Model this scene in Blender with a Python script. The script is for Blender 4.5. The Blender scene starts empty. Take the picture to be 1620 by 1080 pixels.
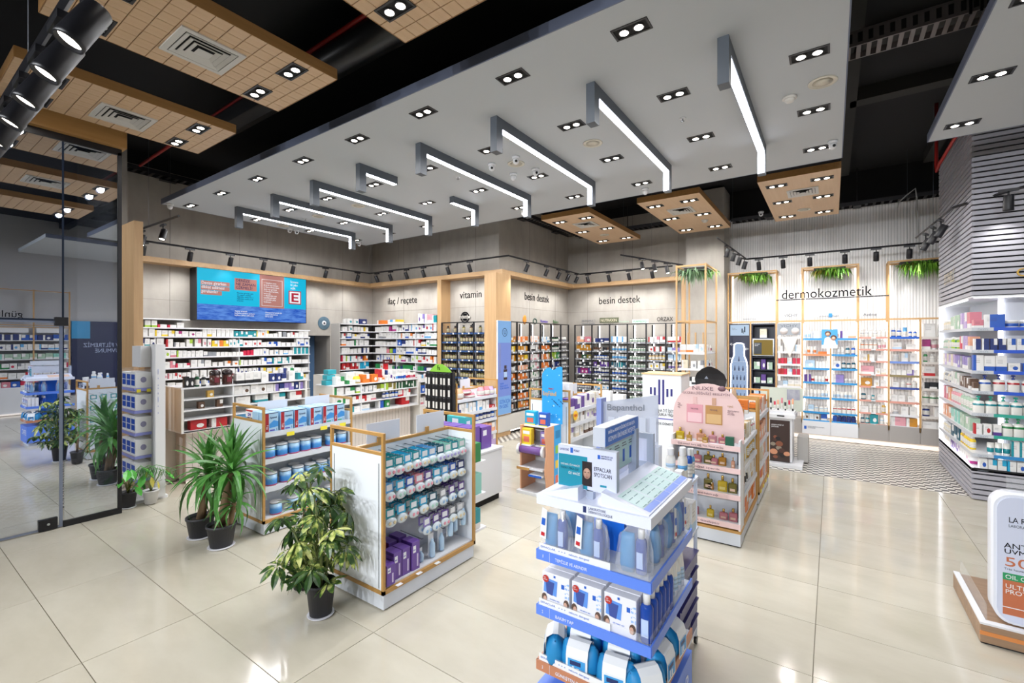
import bpy, math, random
from mathutils import Vector, Matrix
R = random.Random(11)
PI = math.pi
SC = bpy.context.scene
COL = SC.collection

# ---------------------------------------------------------------- camera, world, exposure
EYE = (0.0, 0.0, 1.95)
cam = bpy.data.cameras.new('camera'); CAM = bpy.data.objects.new('camera', cam); COL.objects.link(CAM)
CAM.location = EYE; CAM.rotation_euler = (PI/2, 0, 0.6084)
cam.sensor_width = 36; cam.lens = 726/1620*36; cam.shift_y = -2/1620; cam.clip_start = .05
SC.camera = CAM
wd = bpy.data.worlds.new('world'); SC.world = wd; wd.use_nodes = True
wd.node_tree.nodes['Background'].inputs[0].default_value = (.16, .21, .34, 1)
wd.node_tree.nodes['Background'].inputs[1].default_value = .1
vs = SC.view_settings
vs.view_transform = 'Standard'; vs.look = 'None'; vs.gamma = 1; vs.use_curve_mapping = False
vs.exposure = 0.0
SC.cycles.use_denoising = True
SC.cycles.max_bounces = 7; SC.cycles.diffuse_bounces = 4; SC.cycles.glossy_bounces = 4
SC.cycles.transparent_max_bounces = 8; SC.cycles.caustics_reflective = False; SC.cycles.caustics_refractive = False
SC.cycles.sample_clamp_indirect = 3.0
E_DOWN, E_TRACK, E_LED, E_REAR = 9.5, 15.0, 40.0, 560.0

# ---------------------------------------------------------------- helpers
def lin(c):
    return tuple((v/12.92 if v <= .04045 else ((v+.055)/1.055)**2.4) for v in c)
def h2(s):
    return lin(tuple(int(s[i:i+2], 16)/255 for i in (0, 2, 4)))
MATS = {}
def M(name, col='cccccc', rough=.5, metal=0, emit=0, spec=.5, ecol=None):
    if name in MATS: return MATS[name]
    m = bpy.data.materials.new(name); m.use_nodes = True; MATS[name] = m
    b = m.node_tree.nodes['Principled BSDF']
    c = h2(col) if isinstance(col, str) else col
    b.inputs['Base Color'].default_value = (*c, 1); b.inputs['Roughness'].default_value = rough
    b.inputs['Metallic'].default_value = metal; b.inputs['Specular IOR Level'].default_value = spec
    if emit:
        e = h2(ecol) if ecol else c
        b.inputs['Emission Color'].default_value = (*e, 1); b.inputs['Emission Strength'].default_value = emit
        if emit < 1 and name.startswith('lit'): b.inputs['Base Color'].default_value = (*[v*.06 for v in c], 1); b.inputs['Specular IOR Level'].default_value = .12
    return m
def nodes(m):
    nt = m.node_tree
    return nt, nt.nodes['Principled BSDF']
def nn(nt, t, **kw):
    n = nt.nodes.new(t)
    for k, v in kw.items(): setattr(n, k, v)
    return n
def math_(nt, op, a, b=None, c=None):
    n = nn(nt, 'ShaderNodeMath', operation=op)
    for i, v in enumerate((a, b, c)):
        if v is None: continue
        if isinstance(v, (int, float)): n.inputs[i].default_value = v
        else: nt.links.new(v, n.inputs[i])
    return n.outputs[0]
def mix(nt, f, a, b):
    n = nn(nt, 'ShaderNodeMix', data_type='RGBA')
    for i, v in ((0, f), (6, a), (7, b)):
        if isinstance(v, (int, float)): n.inputs[i].default_value = v
        elif isinstance(v, tuple): n.inputs[i].default_value = (*v[:3], 1)
        else: nt.links.new(v, n.inputs[i])
    return n.outputs[2]
def ramp(nt, f, stops):
    n = nn(nt, 'ShaderNodeValToRGB'); nt.links.new(f, n.inputs[0]); e = n.color_ramp.elements
    for i, (p, c) in enumerate(stops):
        el = e[i] if i < 2 else e.new(p)
        el.position = p; el.color = (*c[:3], 1)
    return n.outputs[0]
def coords(nt, kind='Object', scale=(1, 1, 1), rot=(0, 0, 0)):
    tc = nn(nt, 'ShaderNodeTexCoord'); mp = nn(nt, 'ShaderNodeMapping')
    mp.inputs['Scale'].default_value = scale; mp.inputs['Rotation'].default_value = rot; mp.inputs['Location'].default_value = (.013, .017, .31)
    nt.links.new(tc.outputs[kind], mp.inputs[0]); return mp.outputs[0]
def noise(nt, vec, scale, detail=4, rough=.55):
    n = nn(nt, 'ShaderNodeTexNoise'); n.inputs['Scale'].default_value = scale; n.inputs['Detail'].default_value = detail
    n.inputs['Roughness'].default_value = rough; nt.links.new(vec, n.inputs['Vector']); return n.outputs[0]

class MB:
    def __init__(s): s.v = []; s.f = []; s.m = []; s.sm = []
    def face(s, pts, m=0, sm=False):
        i = len(s.v); s.v += [tuple(p) for p in pts]; s.f.append(tuple(range(i, i+len(pts)))); s.m.append(m); s.sm.append(sm); return s
    def box(s, x0, x1, y0, y1, z0, z1, m=0):
        i = len(s.v)
        s.v += [(x0,y0,z0),(x1,y0,z0),(x1,y1,z0),(x0,y1,z0),(x0,y0,z1),(x1,y0,z1),(x1,y1,z1),(x0,y1,z1)]
        for q in ((3,2,1,0),(4,5,6,7),(0,1,5,4),(1,2,6,5),(2,3,7,6),(3,0,4,7)):
            s.f.append(tuple(i+k for k in q)); s.m.append(m); s.sm.append(False)
        return s
    def cbox(s, x0, x1, y0, y1, z0, z1, c=.004, m=0):
        # a box with chamfered vertical edges and chamfered top rim
        def ring(d, z): return [(x0+c+d,y0+d,z),(x1-c-d,y0+d,z),(x1-d,y0+c+d,z),(x1-d,y1-c-d,z),(x1-c-d,y1-d,z),(x0+c+d,y1-d,z),(x0+d,y1-c-d,z),(x0+d,y0+c+d,z)]
        s.rings([ring(0, z0), ring(0, z1-c), ring(c*.7, z1)], m, False); return s
    def rings(s, rs, m=0, sm=True, cap0=True, cap1=True, ms=None):
        i = len(s.v); n = len(rs[0])
        for r in rs: s.v += [tuple(p) for p in r]
        for k in range(len(rs)-1):
            for j in range(n):
                a = i+k*n+j; b = i+k*n+(j+1) % n
                s.f.append((a, b, b+n, a+n)); s.m.append(ms[k] if ms else m); s.sm.append(sm)
        if cap0: s.f.append(tuple(i+j for j in range(n))[::-1]); s.m.append(ms[0] if ms else m); s.sm.append(False)
        if cap1:
            o = i+(len(rs)-1)*n; s.f.append(tuple(o+j for j in range(n))); s.m.append(ms[-1] if ms else m); s.sm.append(False)
        return s
    def lathe(s, prof, c=(0, 0, 0), n=12, m=0, ms=None, sm=True, sx=1, sy=1, caps=True):
        rs = [[(c[0]+r*sx*math.cos(2*PI*j/n), c[1]+r*sy*math.sin(2*PI*j/n), c[2]+z) for j in range(n)] for r, z in prof]
        return s.rings(rs, m, sm, caps, caps, ms)
    def tube(s, pts, r, n=8, m=0, sm=True):
        pts = [Vector(p) for p in pts]; rs = []
        for k, p in enumerate(pts):
            t = (pts[min(k+1, len(pts)-1)]-pts[max(k-1, 0)]).normalized()
            u = t.cross(Vector((0, 0, 1)))
            if u.length < 1e-3: u = t.cross(Vector((1, 0, 0)))
            u.normalize(); w = u.cross(t).normalized()
            rr = r[k] if isinstance(r, (list, tuple)) else r
            rs.append([p + (u*math.cos(2*PI*j/n) - w*math.sin(2*PI*j/n))*rr for j in range(n)])
        return s.rings(rs, m, sm)
    def mesh(s, name, mats):
        me = bpy.data.meshes.new(name); me.from_pydata(s.v, [], s.f)
        for m in mats: me.materials.append(m)
        me.polygons.foreach_set('material_index', s.m); me.polygons.foreach_set('use_smooth', s.sm)
        me.update(); return me
    def build(s, name, mats, parent=None, kind=None):
        if not isinstance(mats, (list, tuple)): mats = [mats]
        if parent is not None:
            o = wloc(parent); s.v = [(p[0]-o.x, p[1]-o.y, p[2]-o.z) for p in s.v]
        ob = bpy.data.objects.new(name, s.mesh(name, mats)); COL.objects.link(ob)
        if parent is not None: ob.parent = parent
        if kind: ob['kind'] = kind
        return ob
    def at(s, name, mats, parent, pos, rot=(0, 0, 0)):
        # vertices stay local to the part; the part is put at a world position
        ob = s.build(name, mats); ob.parent = parent; ob.location = Vector(pos)-wloc(parent); ob.rotation_euler = rot; return ob
def wloc(o):
    v = Vector((0, 0, 0))
    while o is not None: v += o.location; o = o.parent
    return v
def tag(o, label=None, cat=None, group=None, kind=None):
    if label: o['label'] = label
    if cat: o['category'] = cat
    if group: o['group'] = group
    if kind: o['kind'] = kind
    return o
def thing(name, label, cat, loc=(0, 0, 0), group=None, rz=0):
    o = bpy.data.objects.new(name, None); COL.objects.link(o); o.empty_display_size = .1
    o.location = loc; o.rotation_euler = (0, 0, rz); return tag(o, label, cat, group)
def kids(o): return [c for c in ALLCH.get(o.name, [])] if False else list(o.children)
def copy_tree(o, parent=None):
    c = o.copy(); COL.objects.link(c)
    if parent is not None: c.parent = parent
    for ch in o.children: copy_tree(ch, c)
    return c
def dup(o, loc, label=None, group=None, rz=None):
    c = copy_tree(o); c.location = loc
    if rz is not None: c.rotation_euler = (0, 0, rz)
    if label: c['label'] = label
    if group: c['group'] = group
    return c
def inst(name, me, parent, loc=(0, 0, 0), rot=(0, 0, 0), sc=(1, 1, 1)):
    o = bpy.data.objects.new(name, me); COL.objects.link(o); o.parent = parent
    o.location = loc; o.rotation_euler = rot; o.scale = sc; return o
NARROW = set("iıİlIjtf.,:;'!()/ 1r"); WIDE = set("mwMWOQGÇĞ%")
def est(t):
    return sum(.3 if c in NARROW else .86 if c in WIDE else (.66 if c.isupper() else .57) for c in t)
FR = {'-Y': (PI/2, 0, 0), '+X': (PI/2, 0, PI/2), '-X': (PI/2, 0, -PI/2), '+Z': (0, 0, 0)}
def text(s, loc, height, width, face, mat, parent, name='lettering', ext=.001, align='LEFT'):
    """flat letters: height is the capital height, width the length of the longest line"""
    cu = bpy.data.curves.new(name, 'FONT'); cu.body = s; cu.size = height/.72; cu.extrude = ext
    cu.resolution_u = 3; cu.align_x = align; cu.materials.append(mat); cu.space_line = .98
    o = bpy.data.objects.new(name, cu); COL.objects.link(o); o.parent = parent
    o.location = Vector(loc)-(wloc(parent) if parent else Vector((0, 0, 0)))
    o.rotation_euler = FR[face] if isinstance(face, str) else face
    w = max(est(l) for l in s.split('\n'))*height/.72
    o.scale = (width/w if width else 1, 1, 1)
    return o
def spot(parent, loc, energy, angle=100, blend=.6, aim=None, col=(1, .985, .965), size=.03, name='lamp_light'):
    li = bpy.data.lights.new(name, 'SPOT'); li.energy = energy; li.spot_size = math.radians(angle); li.spot_blend = blend
    li.color = col; li.shadow_soft_size = size
    o = bpy.data.objects.new(name, li); COL.objects.link(o); o.parent = parent; o.location = loc
    if aim is not None: o.rotation_euler = Vector(aim).to_track_quat('-Z', 'Y').to_euler()
    return o
ORD = 'zeroth first second third fourth fifth sixth seventh eighth ninth tenth eleventh twelfth thirteenth fourteenth fifteenth sixteenth seventeenth eighteenth nineteenth twentieth'.split()
def nth(n):
    if n <= 20: return ORD[n]
    tens = {2: 'twenty', 3: 'thirty', 4: 'forty', 5: 'fifty', 6: 'sixty', 7: 'seventy'}[n//10]
    return tens+'-'+ORD[n % 10] if n % 10 else {'twenty': 'twentieth', 'thirty': 'thirtieth', 'forty': 'fortieth', 'fifty': 'fiftieth', 'sixty': 'sixtieth', 'seventy': 'seventieth'}[tens]

# ---------------------------------------------------------------- materials
def mat_wood(name, c1, c2, axis='z', rough=.45):
    m = M(name, c1, rough); nt, b = nodes(m)
    sc = {'x': (1.2, 18, 18), 'y': (18, 1.2, 18), 'z': (18, 18, 1.2)}[axis]
    n = noise(nt, coords(nt, 'Object', sc), 1.6, 6, .6)
    n2 = noise(nt, coords(nt, 'Object', tuple(v*.25 for v in sc)), 2.0, 3)
    f = math_(nt, 'ADD', math_(nt, 'MULTIPLY', n, .65), math_(nt, 'MULTIPLY', n2, .35))
    nt.links.new(ramp(nt, f, [(.32, h2(c1)), (.68, h2(c2))]), b.inputs['Base Color']); return m
def mat_concrete(name, c1, c2):
    m = M(name, c1, .85); nt, b = nodes(m); v = coords(nt, 'Object')
    n = noise(nt, v, 1.1, 8, .62); n2 = noise(nt, coords(nt, 'Object', (5, 5, .9)), 1.5, 4)
    f = math_(nt, 'ADD', math_(nt, 'MULTIPLY', n, .7), math_(nt, 'MULTIPLY', n2, .3))
    nt.links.new(ramp(nt, f, [(.33, h2(c1)), (.66, h2(c2))]), b.inputs['Base Color']); return m
WOOD = mat_wood('oak veneer', 'c9a67a', 'b9946a', 'z'); WOODX = mat_wood('oak veneer along x', 'c9a67a', 'b9946a', 'x')
WOODY = mat_wood('oak veneer along y', 'c79d66', 'b78a54', 'y'); WOODP = mat_wood('light oak ceiling veneer', 'd8b896', 'cdab85', 'y')
WOODE = mat_wood('oak ceiling edge', 'ad8250', '9c7343', 'y')
GOLD = M('honey wood frame', 'b98d4e', .45); DGOLD = M('pale wood frame', 'c9a06c', .45)
CONC = mat_concrete('grey concrete plaster', '9a958e', 'b4afa7')
WHITE = M('white lacquer', 'e4e5e8', .35); WHITE2 = M('warm white laminate', 'dedbd5', .4); GLOSSW = M('gloss white panel', 'edf2f8', .15)
GREYP = M('grey ceiling paint', 'c0c5ca', .7); GREYE = M('slate ceiling edge', '6a7288', .6)
BLACK = M('black metal', '15151a', .4); BLACKM = M('matt black', '0b0b0d', .8); DARKC = M('black ceiling paint', '101013', .85)
ANTH = M('anthracite profile', '565d66', .45); GREYM = M('grey metal', '9aa3ad', .35, .5); LGREY = M('light grey laminate', 'b9b6b2', .5)
CHROME = M('brushed steel', 'c4c8cc', .25, .9); RIBG = M('pale ribbed laminate', 'cfc8c3', .5)
LENS = M('lit lens', 'ffffff', .3, emit=14, ecol='fff4e6'); LED = M('lit white diffuser', 'ffffff', .3, emit=9, ecol='f3f4ff')
STRIP = M('warm led strip', 'ffffff', .3, emit=3.2, ecol='fff0e2'); STRIPW = M('cool led strip', 'ffffff', .3, emit=4, ecol='f4f6ff')
PAPER = M('white paper', 'eceef0', .5); INK = M('black ink', '101014', .9, spec=.08); INKG = M('grey ink', '6d7480', .5); RED = M('red ink', 'c3202c', .5)
BLUEI = M('blue ink', '1f5fc4', .5); YELLOW = M('yellow price card', 'efe23c', .5); NAVY = M('navy laminate', '141a33', .35)
RIBW = M('white ribbed cladding', 'e6e5e4', .6)
nt, b = nodes(RIBW)
w = nn(nt, 'ShaderNodeTexWave', wave_type='BANDS', bands_direction='X'); w.inputs['Scale'].default_value = 1.0/.045*.5/ (PI*.1) * .1
nt.links.new(coords(nt, 'Object'), w.inputs['Vector']); bp = nn(nt, 'ShaderNodeBump'); bp.inputs['Strength'].default_value = .35; bp.inputs['Distance'].default_value = .02
w.inputs['Scale'].default_value = 7.0
nt.links.new(w.outputs[1], bp.inputs['Height']); nt.links.new(bp.outputs[0], b.inputs['Normal'])
nt.links.new(ramp(nt, w.outputs[1], [(0, h2('cfcecd')), (.3, h2('f0efee'))]), b.inputs['Base Color'])
TILE = M('cream porcelain tile', 'd9d2c4', .1, spec=.5)
nt, b = nodes(TILE); v = coords(nt, 'Object', (1, 2.2, 1), (0, 0, .5))
oi = nn(nt, 'ShaderNodeObjectInfo'); add = nn(nt, 'ShaderNodeVectorMath', operation='ADD'); nt.links.new(v, add.inputs[0])
sc_ = math_(nt, 'MULTIPLY', oi.outputs['Random'], 40.0); nt.links.new(sc_, add.inputs[1])
f = math_(nt, 'ADD', noise(nt, add.outputs[0], 1.3, 6, .6), math_(nt, 'MULTIPLY', math_(nt, 'SUBTRACT', oi.outputs['Random'], .5), .12))
nt.links.new(ramp(nt, f, [(.3, h2('bdb6a5')), (.7, h2('ccc6b6'))]), b.inputs['Base Color'])
GROUT = M('tile grout', '8f8779', .7)
MOSAIC = M('black and white mosaic', 'ffffff', .3); nt, b = nodes(MOSAIC)
ck = nn(nt, 'ShaderNodeTexChecker'); ck.inputs['Scale'].default_value = 13.5; nt.links.new(coords(nt, 'Object', (1, 1, 1)), ck.inputs['Vector'])
ck2 = nn(nt, 'ShaderNodeTexBrick'); ck2.inputs['Scale'].default_value = 10.0; ck2.inputs['Mortar Size'].default_value = .035
ck2.inputs['Color1'].default_value = (1, 1, 1, 1); ck2.inputs['Color2'].default_value = (1, 1, 1, 1); ck2.inputs['Mortar'].default_value = (0, 0, 0, 1)
nt.links.new(coords(nt, 'Object', (1, 1, 1)), ck2.inputs['Vector'])
nt.links.new(mix(nt, math_(nt, 'MULTIPLY', ck.outputs[1], .95), h2('e2ddd4'), h2('35322f')), b.inputs['Base Color'])
GLASS = bpy.data.materials.new('shop front glass'); GLASS.use_nodes = True; nt = GLASS.node_tree; nt.nodes.clear()
tr = nn(nt, 'ShaderNodeBsdfTransparent'); tr.inputs[0].default_value = (.75, .8, .88, 1); gl = nn(nt, 'ShaderNodeBsdfGlossy'); gl.inputs[0].default_value = (.86, .9, .97, 1); gl.inputs['Roughness'].default_value = 0.0
ms = nn(nt, 'ShaderNodeMixShader'); ms.inputs[0].default_value = .74; out = nn(nt, 'ShaderNodeOutputMaterial')
nt.links.new(tr.outputs[0], ms.inputs[1]); nt.links.new(gl.outputs[0], ms.inputs[2]); nt.links.new(ms.outputs[0], out.inputs[0])
def clear(name, col, fac, rough=.1):
    m = bpy.data.materials.new(name); m.use_nodes = True; nt = m.node_tree; nt.nodes.clear()
    tr = nn(nt, 'ShaderNodeBsdfTransparent'); pb = nn(nt, 'ShaderNodeBsdfPrincipled'); pb.inputs['Base Color'].default_value = (*h2(col), 1); pb.inputs['Roughness'].default_value = rough
    ms = nn(nt, 'ShaderNodeMixShader'); ms.inputs[0].default_value = fac; out = nn(nt, 'ShaderNodeOutputMaterial')
    nt.links.new(tr.outputs[0], ms.inputs[1]); nt.links.new(pb.outputs[0], ms.inputs[2]); nt.links.new(ms.outputs[0], out.inputs[0]); return m
ACRY = clear('clear acrylic', 'f4f8fb', .1); FILM = clear('crinkled clear film', 'f6f8fa', .2, .1)

def mat_print(name, white_base, rough=.4):
    """carton print: the object's own colour on white (or white on colour), one of four layouts picked per box"""
    m = M(name, 'ffffff', rough); nt, b = nodes(m)
    tc = nn(nt, 'ShaderNodeTexCoord'); sp = nn(nt, 'ShaderNodeSeparateXYZ'); nt.links.new(tc.outputs['Generated'], sp.inputs[0])
    oi = nn(nt, 'ShaderNodeObjectInfo'); x, y, z = sp.outputs; r = oi.outputs['Random']
    x = math_(nt, 'ADD', math_(nt, 'MULTIPLY', x, .6), math_(nt, 'MULTIPLY', y, .4)) if False else x
    lt = lambda a, c: math_(nt, 'LESS_THAN', a, c)
    gt = lambda a, c: math_(nt, 'GREATER_THAN', a, c)
    mul = lambda a, c: math_(nt, 'MULTIPLY', a, c)
    s0 = lt(z, .3); s1 = lt(x, .28); s2 = mul(gt(x, .5), gt(z, .45))
    dx = math_(nt, 'SUBTRACT', x, .6); dz = math_(nt, 'SUBTRACT', z, .4)
    s3 = lt(math_(nt, 'ADD', mul(dx, dx), mul(dz, dz)), .05)
    band = lambda i: mul(gt(r, i*.25), lt(r, i*.25+.25))
    msk = math_(nt, 'ADD', math_(nt, 'ADD', mul(s0, band(0)), mul(s1, band(1))), math_(nt, 'ADD', mul(s2, band(2)), mul(s3, band(3))))
    wh = h2('e9e8e6')
    base = mix(nt, msk, wh if white_base else oi.outputs['Color'], oi.outputs['Color'] if white_base else wh)
    ln = mul(mul(gt(math_(nt, 'SINE', mul(z, 50.0)), .35), mul(gt(z, .5), lt(z, .78))), mul(gt(x, .14), lt(x, .62)))
    nt.links.new(mix(nt, mul(ln, .4), base, h2('3a3a48')), b.inputs['Base Color']); return m
PR_W = mat_print('white carton print', True); PR_C = mat_print('coloured carton print', False)
def mat_label(name, rough=.25, lab='e8e6e0', z0=.14, z1=.56, inv=False, tint=.0):
    m = M(name, 'ffffff', rough); nt, b = nodes(m)
    tc = nn(nt, 'ShaderNodeTexCoord'); sp = nn(nt, 'ShaderNodeSeparateXYZ'); nt.links.new(tc.outputs['Generated'], sp.inputs[0])
    oi = nn(nt, 'ShaderNodeObjectInfo'); z = sp.outputs[2]
    f = math_(nt, 'MULTIPLY', math_(nt, 'GREATER_THAN', z, z0), math_(nt, 'LESS_THAN', z, z1))
    a, c = oi.outputs['Color'], h2(lab)
    if inv: a, c = c, a
    ln = math_(nt, 'MULTIPLY', math_(nt, 'MULTIPLY', f, .35), math_(nt, 'GREATER_THAN', math_(nt, 'SINE', math_(nt, 'MULTIPLY', z, 55.0)), .3))
    nt.links.new(mix(nt, ln, mix(nt, f, a, c), h2('40404c')), b.inputs['Base Color']); return m
LB_C = mat_label('coloured bottle with pale label'); LB_W = mat_label('white bottle with coloured label', inv=True)
LB_P = mat_label('white bottle with small coloured flash', inv=True, z0=.44, z1=.56); LB_V = mat_label('amber vitamin bottle', lab='b7ac8a', z0=.1, z1=.62)
OBJC = M('plain colour of the object', 'ffffff', .35); nt, b = nodes(OBJC)
oi = nn(nt, 'ShaderNodeObjectInfo'); nt.links.new(oi.outputs['Color'], b.inputs['Base Color'])
OBJG = M('tinted bottle of the object', 'ffffff', .12); nt, b = nodes(OBJG); b.inputs['Coat Weight'].default_value = .4
oi = nn(nt, 'ShaderNodeObjectInfo'); nt.links.new(oi.outputs['Color'], b.inputs['Base Color'])
# ---------------------------------------------------------------- room shell
def struct(name, mb, mats, parent=None): return mb.build(name, mats, parent, 'structure')
fl = struct('floor', MB().box(-10.2, 4.7, -7.2, 11.3, -.06, -.006), GROUT)
GX0, GY0, TX, TY = -3.72, 1.388, 1.21, .598
tm = MB(); g = .0022
tm.rings([[(g, g, -.02), (TX-g, g, -.02), (TX-g, TY-g, -.02), (g, TY-g, -.02)], [(g, g, -.001), (TX-g, g, -.001), (TX-g, TY-g, -.001), (g, TY-g, -.001)],
          [(g+.001, g+.001, 0), (TX-g-.001, g+.001, 0), (TX-g-.001, TY-g-.001, 0), (g+.001, TY-g-.001, 0)]], 0, False)
tme = tm.mesh('tile', [TILE])
for i in range(-3, 5):
    for j in range(-2, 11):
        x, y = GX0+TX*i, GY0+TY*j
        if x+TX < -5.6 and y > 2.3 and False: continue
        if -6.6+.1 > x+TX: continue
        if x+.6 > .34*y+1.6 or x < -7.4: continue
        if x < -5.6 and y > 6.9: continue
        inst('tile', tme, fl, (x, y, 0))
far = MB(); far.box(-7.35, 4.7, -7.2, GY0-2*TY, -.02, -.0005); far.box(GX0+TX*5, 4.7, GY0-2*TY, 7.966, -.02, -.0005)
o = far.build('floor_tiling', TILE, fl, 'stuff')
mo = MB(); mo.box(-10.2, 4.7, 7.967, 11.3, -.02, .0); mo.box(-10.2, -7.36, -1, 7.965, -.02, 0); mo.box(-7.36, -5.15, 6.77, 7.966, -.006, .0012)
struct('floor_mosaic', mo, MOSAIC)
up = MB().box(-10.06, -9.905, 2.2, 8, 5.0, 5.26).box(-9.9, -5.77, 7.81, 7.95, 5.0, 5.26).box(-5.92, -5.78, 7.95, 10.9, 5.0, 5.26).box(-5.92, -2.66, 10.91, 11.05, 5.0, 5.26).box(-1.87, 4.7, 11.21, 11.3, 4.62, 5.26).box(-10.06, -6.6, -7.25, -7.15, 0, 5.26)
struct('wall_upper', up, DARKC)
struct('wall_pharmacy', MB().box(-10.05, -9.9, 2.2, 6.0, 0, 5.0).box(-10.05, -9.9, 6.0, 6.56, 2.06, 5.0).box(-10.05, -9.9, 6.56, 8.0, 0, 5.0), CONC)
struct('wall_back_vitamin', MB().box(-9.9, -5.77, 7.8, 7.95, 0, 5.0), CONC)
struct('wall_back_corner', MB().box(-5.92, -5.77, 7.95, 10.9, 0, 5.0), CONC)
struct('wall_back_supplement', MB().box(-5.92, -2.66, 10.9, 11.05, 0, 5.0), CONC)
struct('pillar_concrete', MB().box(-2.65, -1.87, 10.55, 11.25, 0, 5.2), CONC)
struct('wall_back_ribbed', MB().box(-1.87, 4.7, 11.2, 11.3, 0, 4.62), RIBW)
struct('wall_right', MB().box(4.62, 4.7, -7.2, 11.3, 0, 5.3), M('plain white wall', 'c9c9cb', .8))
struct('wall_behind', MB().box(-6.6, 4.7, -7.25, -7.15, 0, 5.3), M('plain grey wall', '6f7176', .8))
struct('wall_front_left', MB().box(-9.9, -8.12, 2.05, 2.2, 0, 5.0), CONC)
struct('ceiling', MB().box(-10.2, 4.8, -7.3, 11.4, 5.25, 5.35), DARKC)
# panel joints on the plaster
jb = MB()
for y in (3.3, 4.5, 5.7, 6.9): jb.box(-9.9005, -9.897, y-.002, y+.002, 2.4, 5)
jb.box(-9.9005, -9.897, 2.2, 7.8, 2.68, 2.684)
for x in (-8.7, -7.5, -6.4): jb.box(x-.002, x+.002, 7.797, 7.8005, 2.4, 5)
jb.box(-9.9, -5.77, 7.797, 7.8005, 2.68, 2.684)
for y in (9.0, 10.2): jb.box(-5.7705, -5.767, y-.002, y+.002, 2.4, 5)
jb.box(-5.7705, -5.767, 7.8, 10.9, 2.68, 2.684)
for x in (-5.2, -4.0, -2.9): jb.box(x-.002, x+.002, 10.897, 10.9005, 2.4, 5)
jb.box(-5.77, -2.66, 10.897, 10.9005, 2.68, 2.684)
struct('trim_1', jb, M('plaster joint', '75716b', .9))
# dark door recess in the pharmacy wall
d = MB().box(-10.6, -10.05, 5.9, 6.0, 0, 2.06).box(-10.6, -10.05, 6.56, 6.66, 0, 2.06).box(-10.66, -10.6, 5.9, 6.66, 0, 2.06)
struct('door_1', d, M('grey door recess', '8d8a86', .8))
o = MB().box(-10.59, -10.53, 6.3, 6.54, 0, 2.05).build('door_leaf', M('blue grey door', '5d7fa6', .5), bpy.data.objects['door_1'])

# oak header running round the room, posts and pilasters
hd = MB()
hd.box(-9.9, -9.6, 2.25, 7.8, 3.3, 3.39); hd.box(-9.6, -5.47, 7.5, 7.8, 3.3, 3.39); hd.box(-5.77, -5.47, 7.8, 10.9, 3.3, 3.39); hd.box(-5.47, -2.66, 10.6, 10.9, 3.3, 3.39)
struct('trim_2', hd, WOODX)
struct('trim_3', MB().box(-7.27, -7.15, 7.5, 7.8, 0, 3.3), WOOD)
struct('trim_4', MB().box(-5.765, -5.47, 7.3, 7.8, 0, 3.3), WOOD)
struct('trim_5', MB().box(-2.76, -2.66, 10.6, 10.9, 0, 3.3), WOOD)
struct('trim_6', MB().box(-8.1, -7.5, 2.1, 2.2, 0, 3.52), WOOD)
# cable trays along the top of the walls
def cable_tray(label, pts, z, w=.22):
    t = thing('cable_tray', label, 'cable tray', (*pts[0], z), 'cable trays at the wall tops')
    m = MB()
    for (xa, ya), (xb, yb) in zip(pts, pts[1:]):
        dx, dy = xb-xa, yb-ya; L = math.hypot(dx, dy); ux, uy = dx/L, dy/L
        if abs(ux) > .5: m.box(min(xa, xb), max(xa, xb), ya-.01, ya, z, z+.07).box(min(xa, xb), max(xa, xb), ya+w, ya+w+.01, z, z+.07)
        else: m.box(xa-.01, xa, min(ya, yb), max(ya, yb), z, z+.07).box(xa+w, xa+w+.01, min(ya, yb), max(ya, yb), z, z+.07)
        for k in range(int(L/.12)):
            px, py = xa+ux*(k+.5)*.12, ya+uy*(k+.5)*.12
            if abs(ux) > .5: m.box(px-.02, px+.02, ya, ya+w, z, z+.012)
            else: m.box(xa, xa+w, py-.02, py+.02, z, z+.012)
    m.build('tray', M('dark galvanised tray', '2c2b2e', .5, .3), t)
    hm = MB()
    for (xa, ya), (xb, yb) in zip(pts, pts[1:]):
        L = math.hypot(xb-xa, yb-ya)
        for k in range(max(1, int(L/1.4))):
            f = (k+.5)/max(1, int(L/1.4)); px, py = xa+(xb-xa)*f, ya+(yb-ya)*f
            hm.box(px-.006, px+.006, py+.1, py+.112, z, 5.26); hm.box(px-.06, px+.06, py-.03, py+w, z-.02, z)
    hm.build('hanger', BLACK, t)
cable_tray('dark cable tray along the pharmacy wall top', [(-9.8, 2.3), (-9.8, 7.4)], 4.82)
cable_tray('dark cable tray above the wall lettered vitamin', [(-9.6, 7.5), (-5.5, 7.5)], 4.62)
cable_tray('dark cable tray turning back beside the second besin destek wall', [(-5.6, 7.6), (-5.6, 10.6)], 4.62)
cable_tray('dark cable tray at the back above the second besin destek wall', [(-5.4, 10.6), (-2.7, 10.6)], 4.6)
cable_tray('dark cable tray along the top of the ribbed back wall', [(-1.8, 10.9), (2.6, 10.9)], 4.52)
t = thing('cable_tray', 'perforated grey cable tray hanging right of the big ceiling slab', 'cable tray', (.1, 5.6, 4.85))
m = MB().box(.1, 2.2, 5.55, 5.565, 4.8, 4.95).box(.1, 2.2, 5.8, 5.815, 4.8, 4.86)
for k in range(26): m.box(.12+k*.08, .155+k*.08, 5.565, 5.8, 4.8, 4.81)
m.build('tray', M('galvanised tray', '7b7474', .5, .3), t)
m = MB()
for k in range(24): m.box(.13+k*.08, .165+k*.08, 5.546, 5.552, 4.83, 4.92)
m.build('perforation', BLACKM, t, 'stuff')
MB().box(.98, 1.0, 5.54, 5.56, 4.78, 5.26).box(1.05, 1.07, 5.54, 5.56, 4.78, 5.26).build('hanger', BLACK, t)
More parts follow.
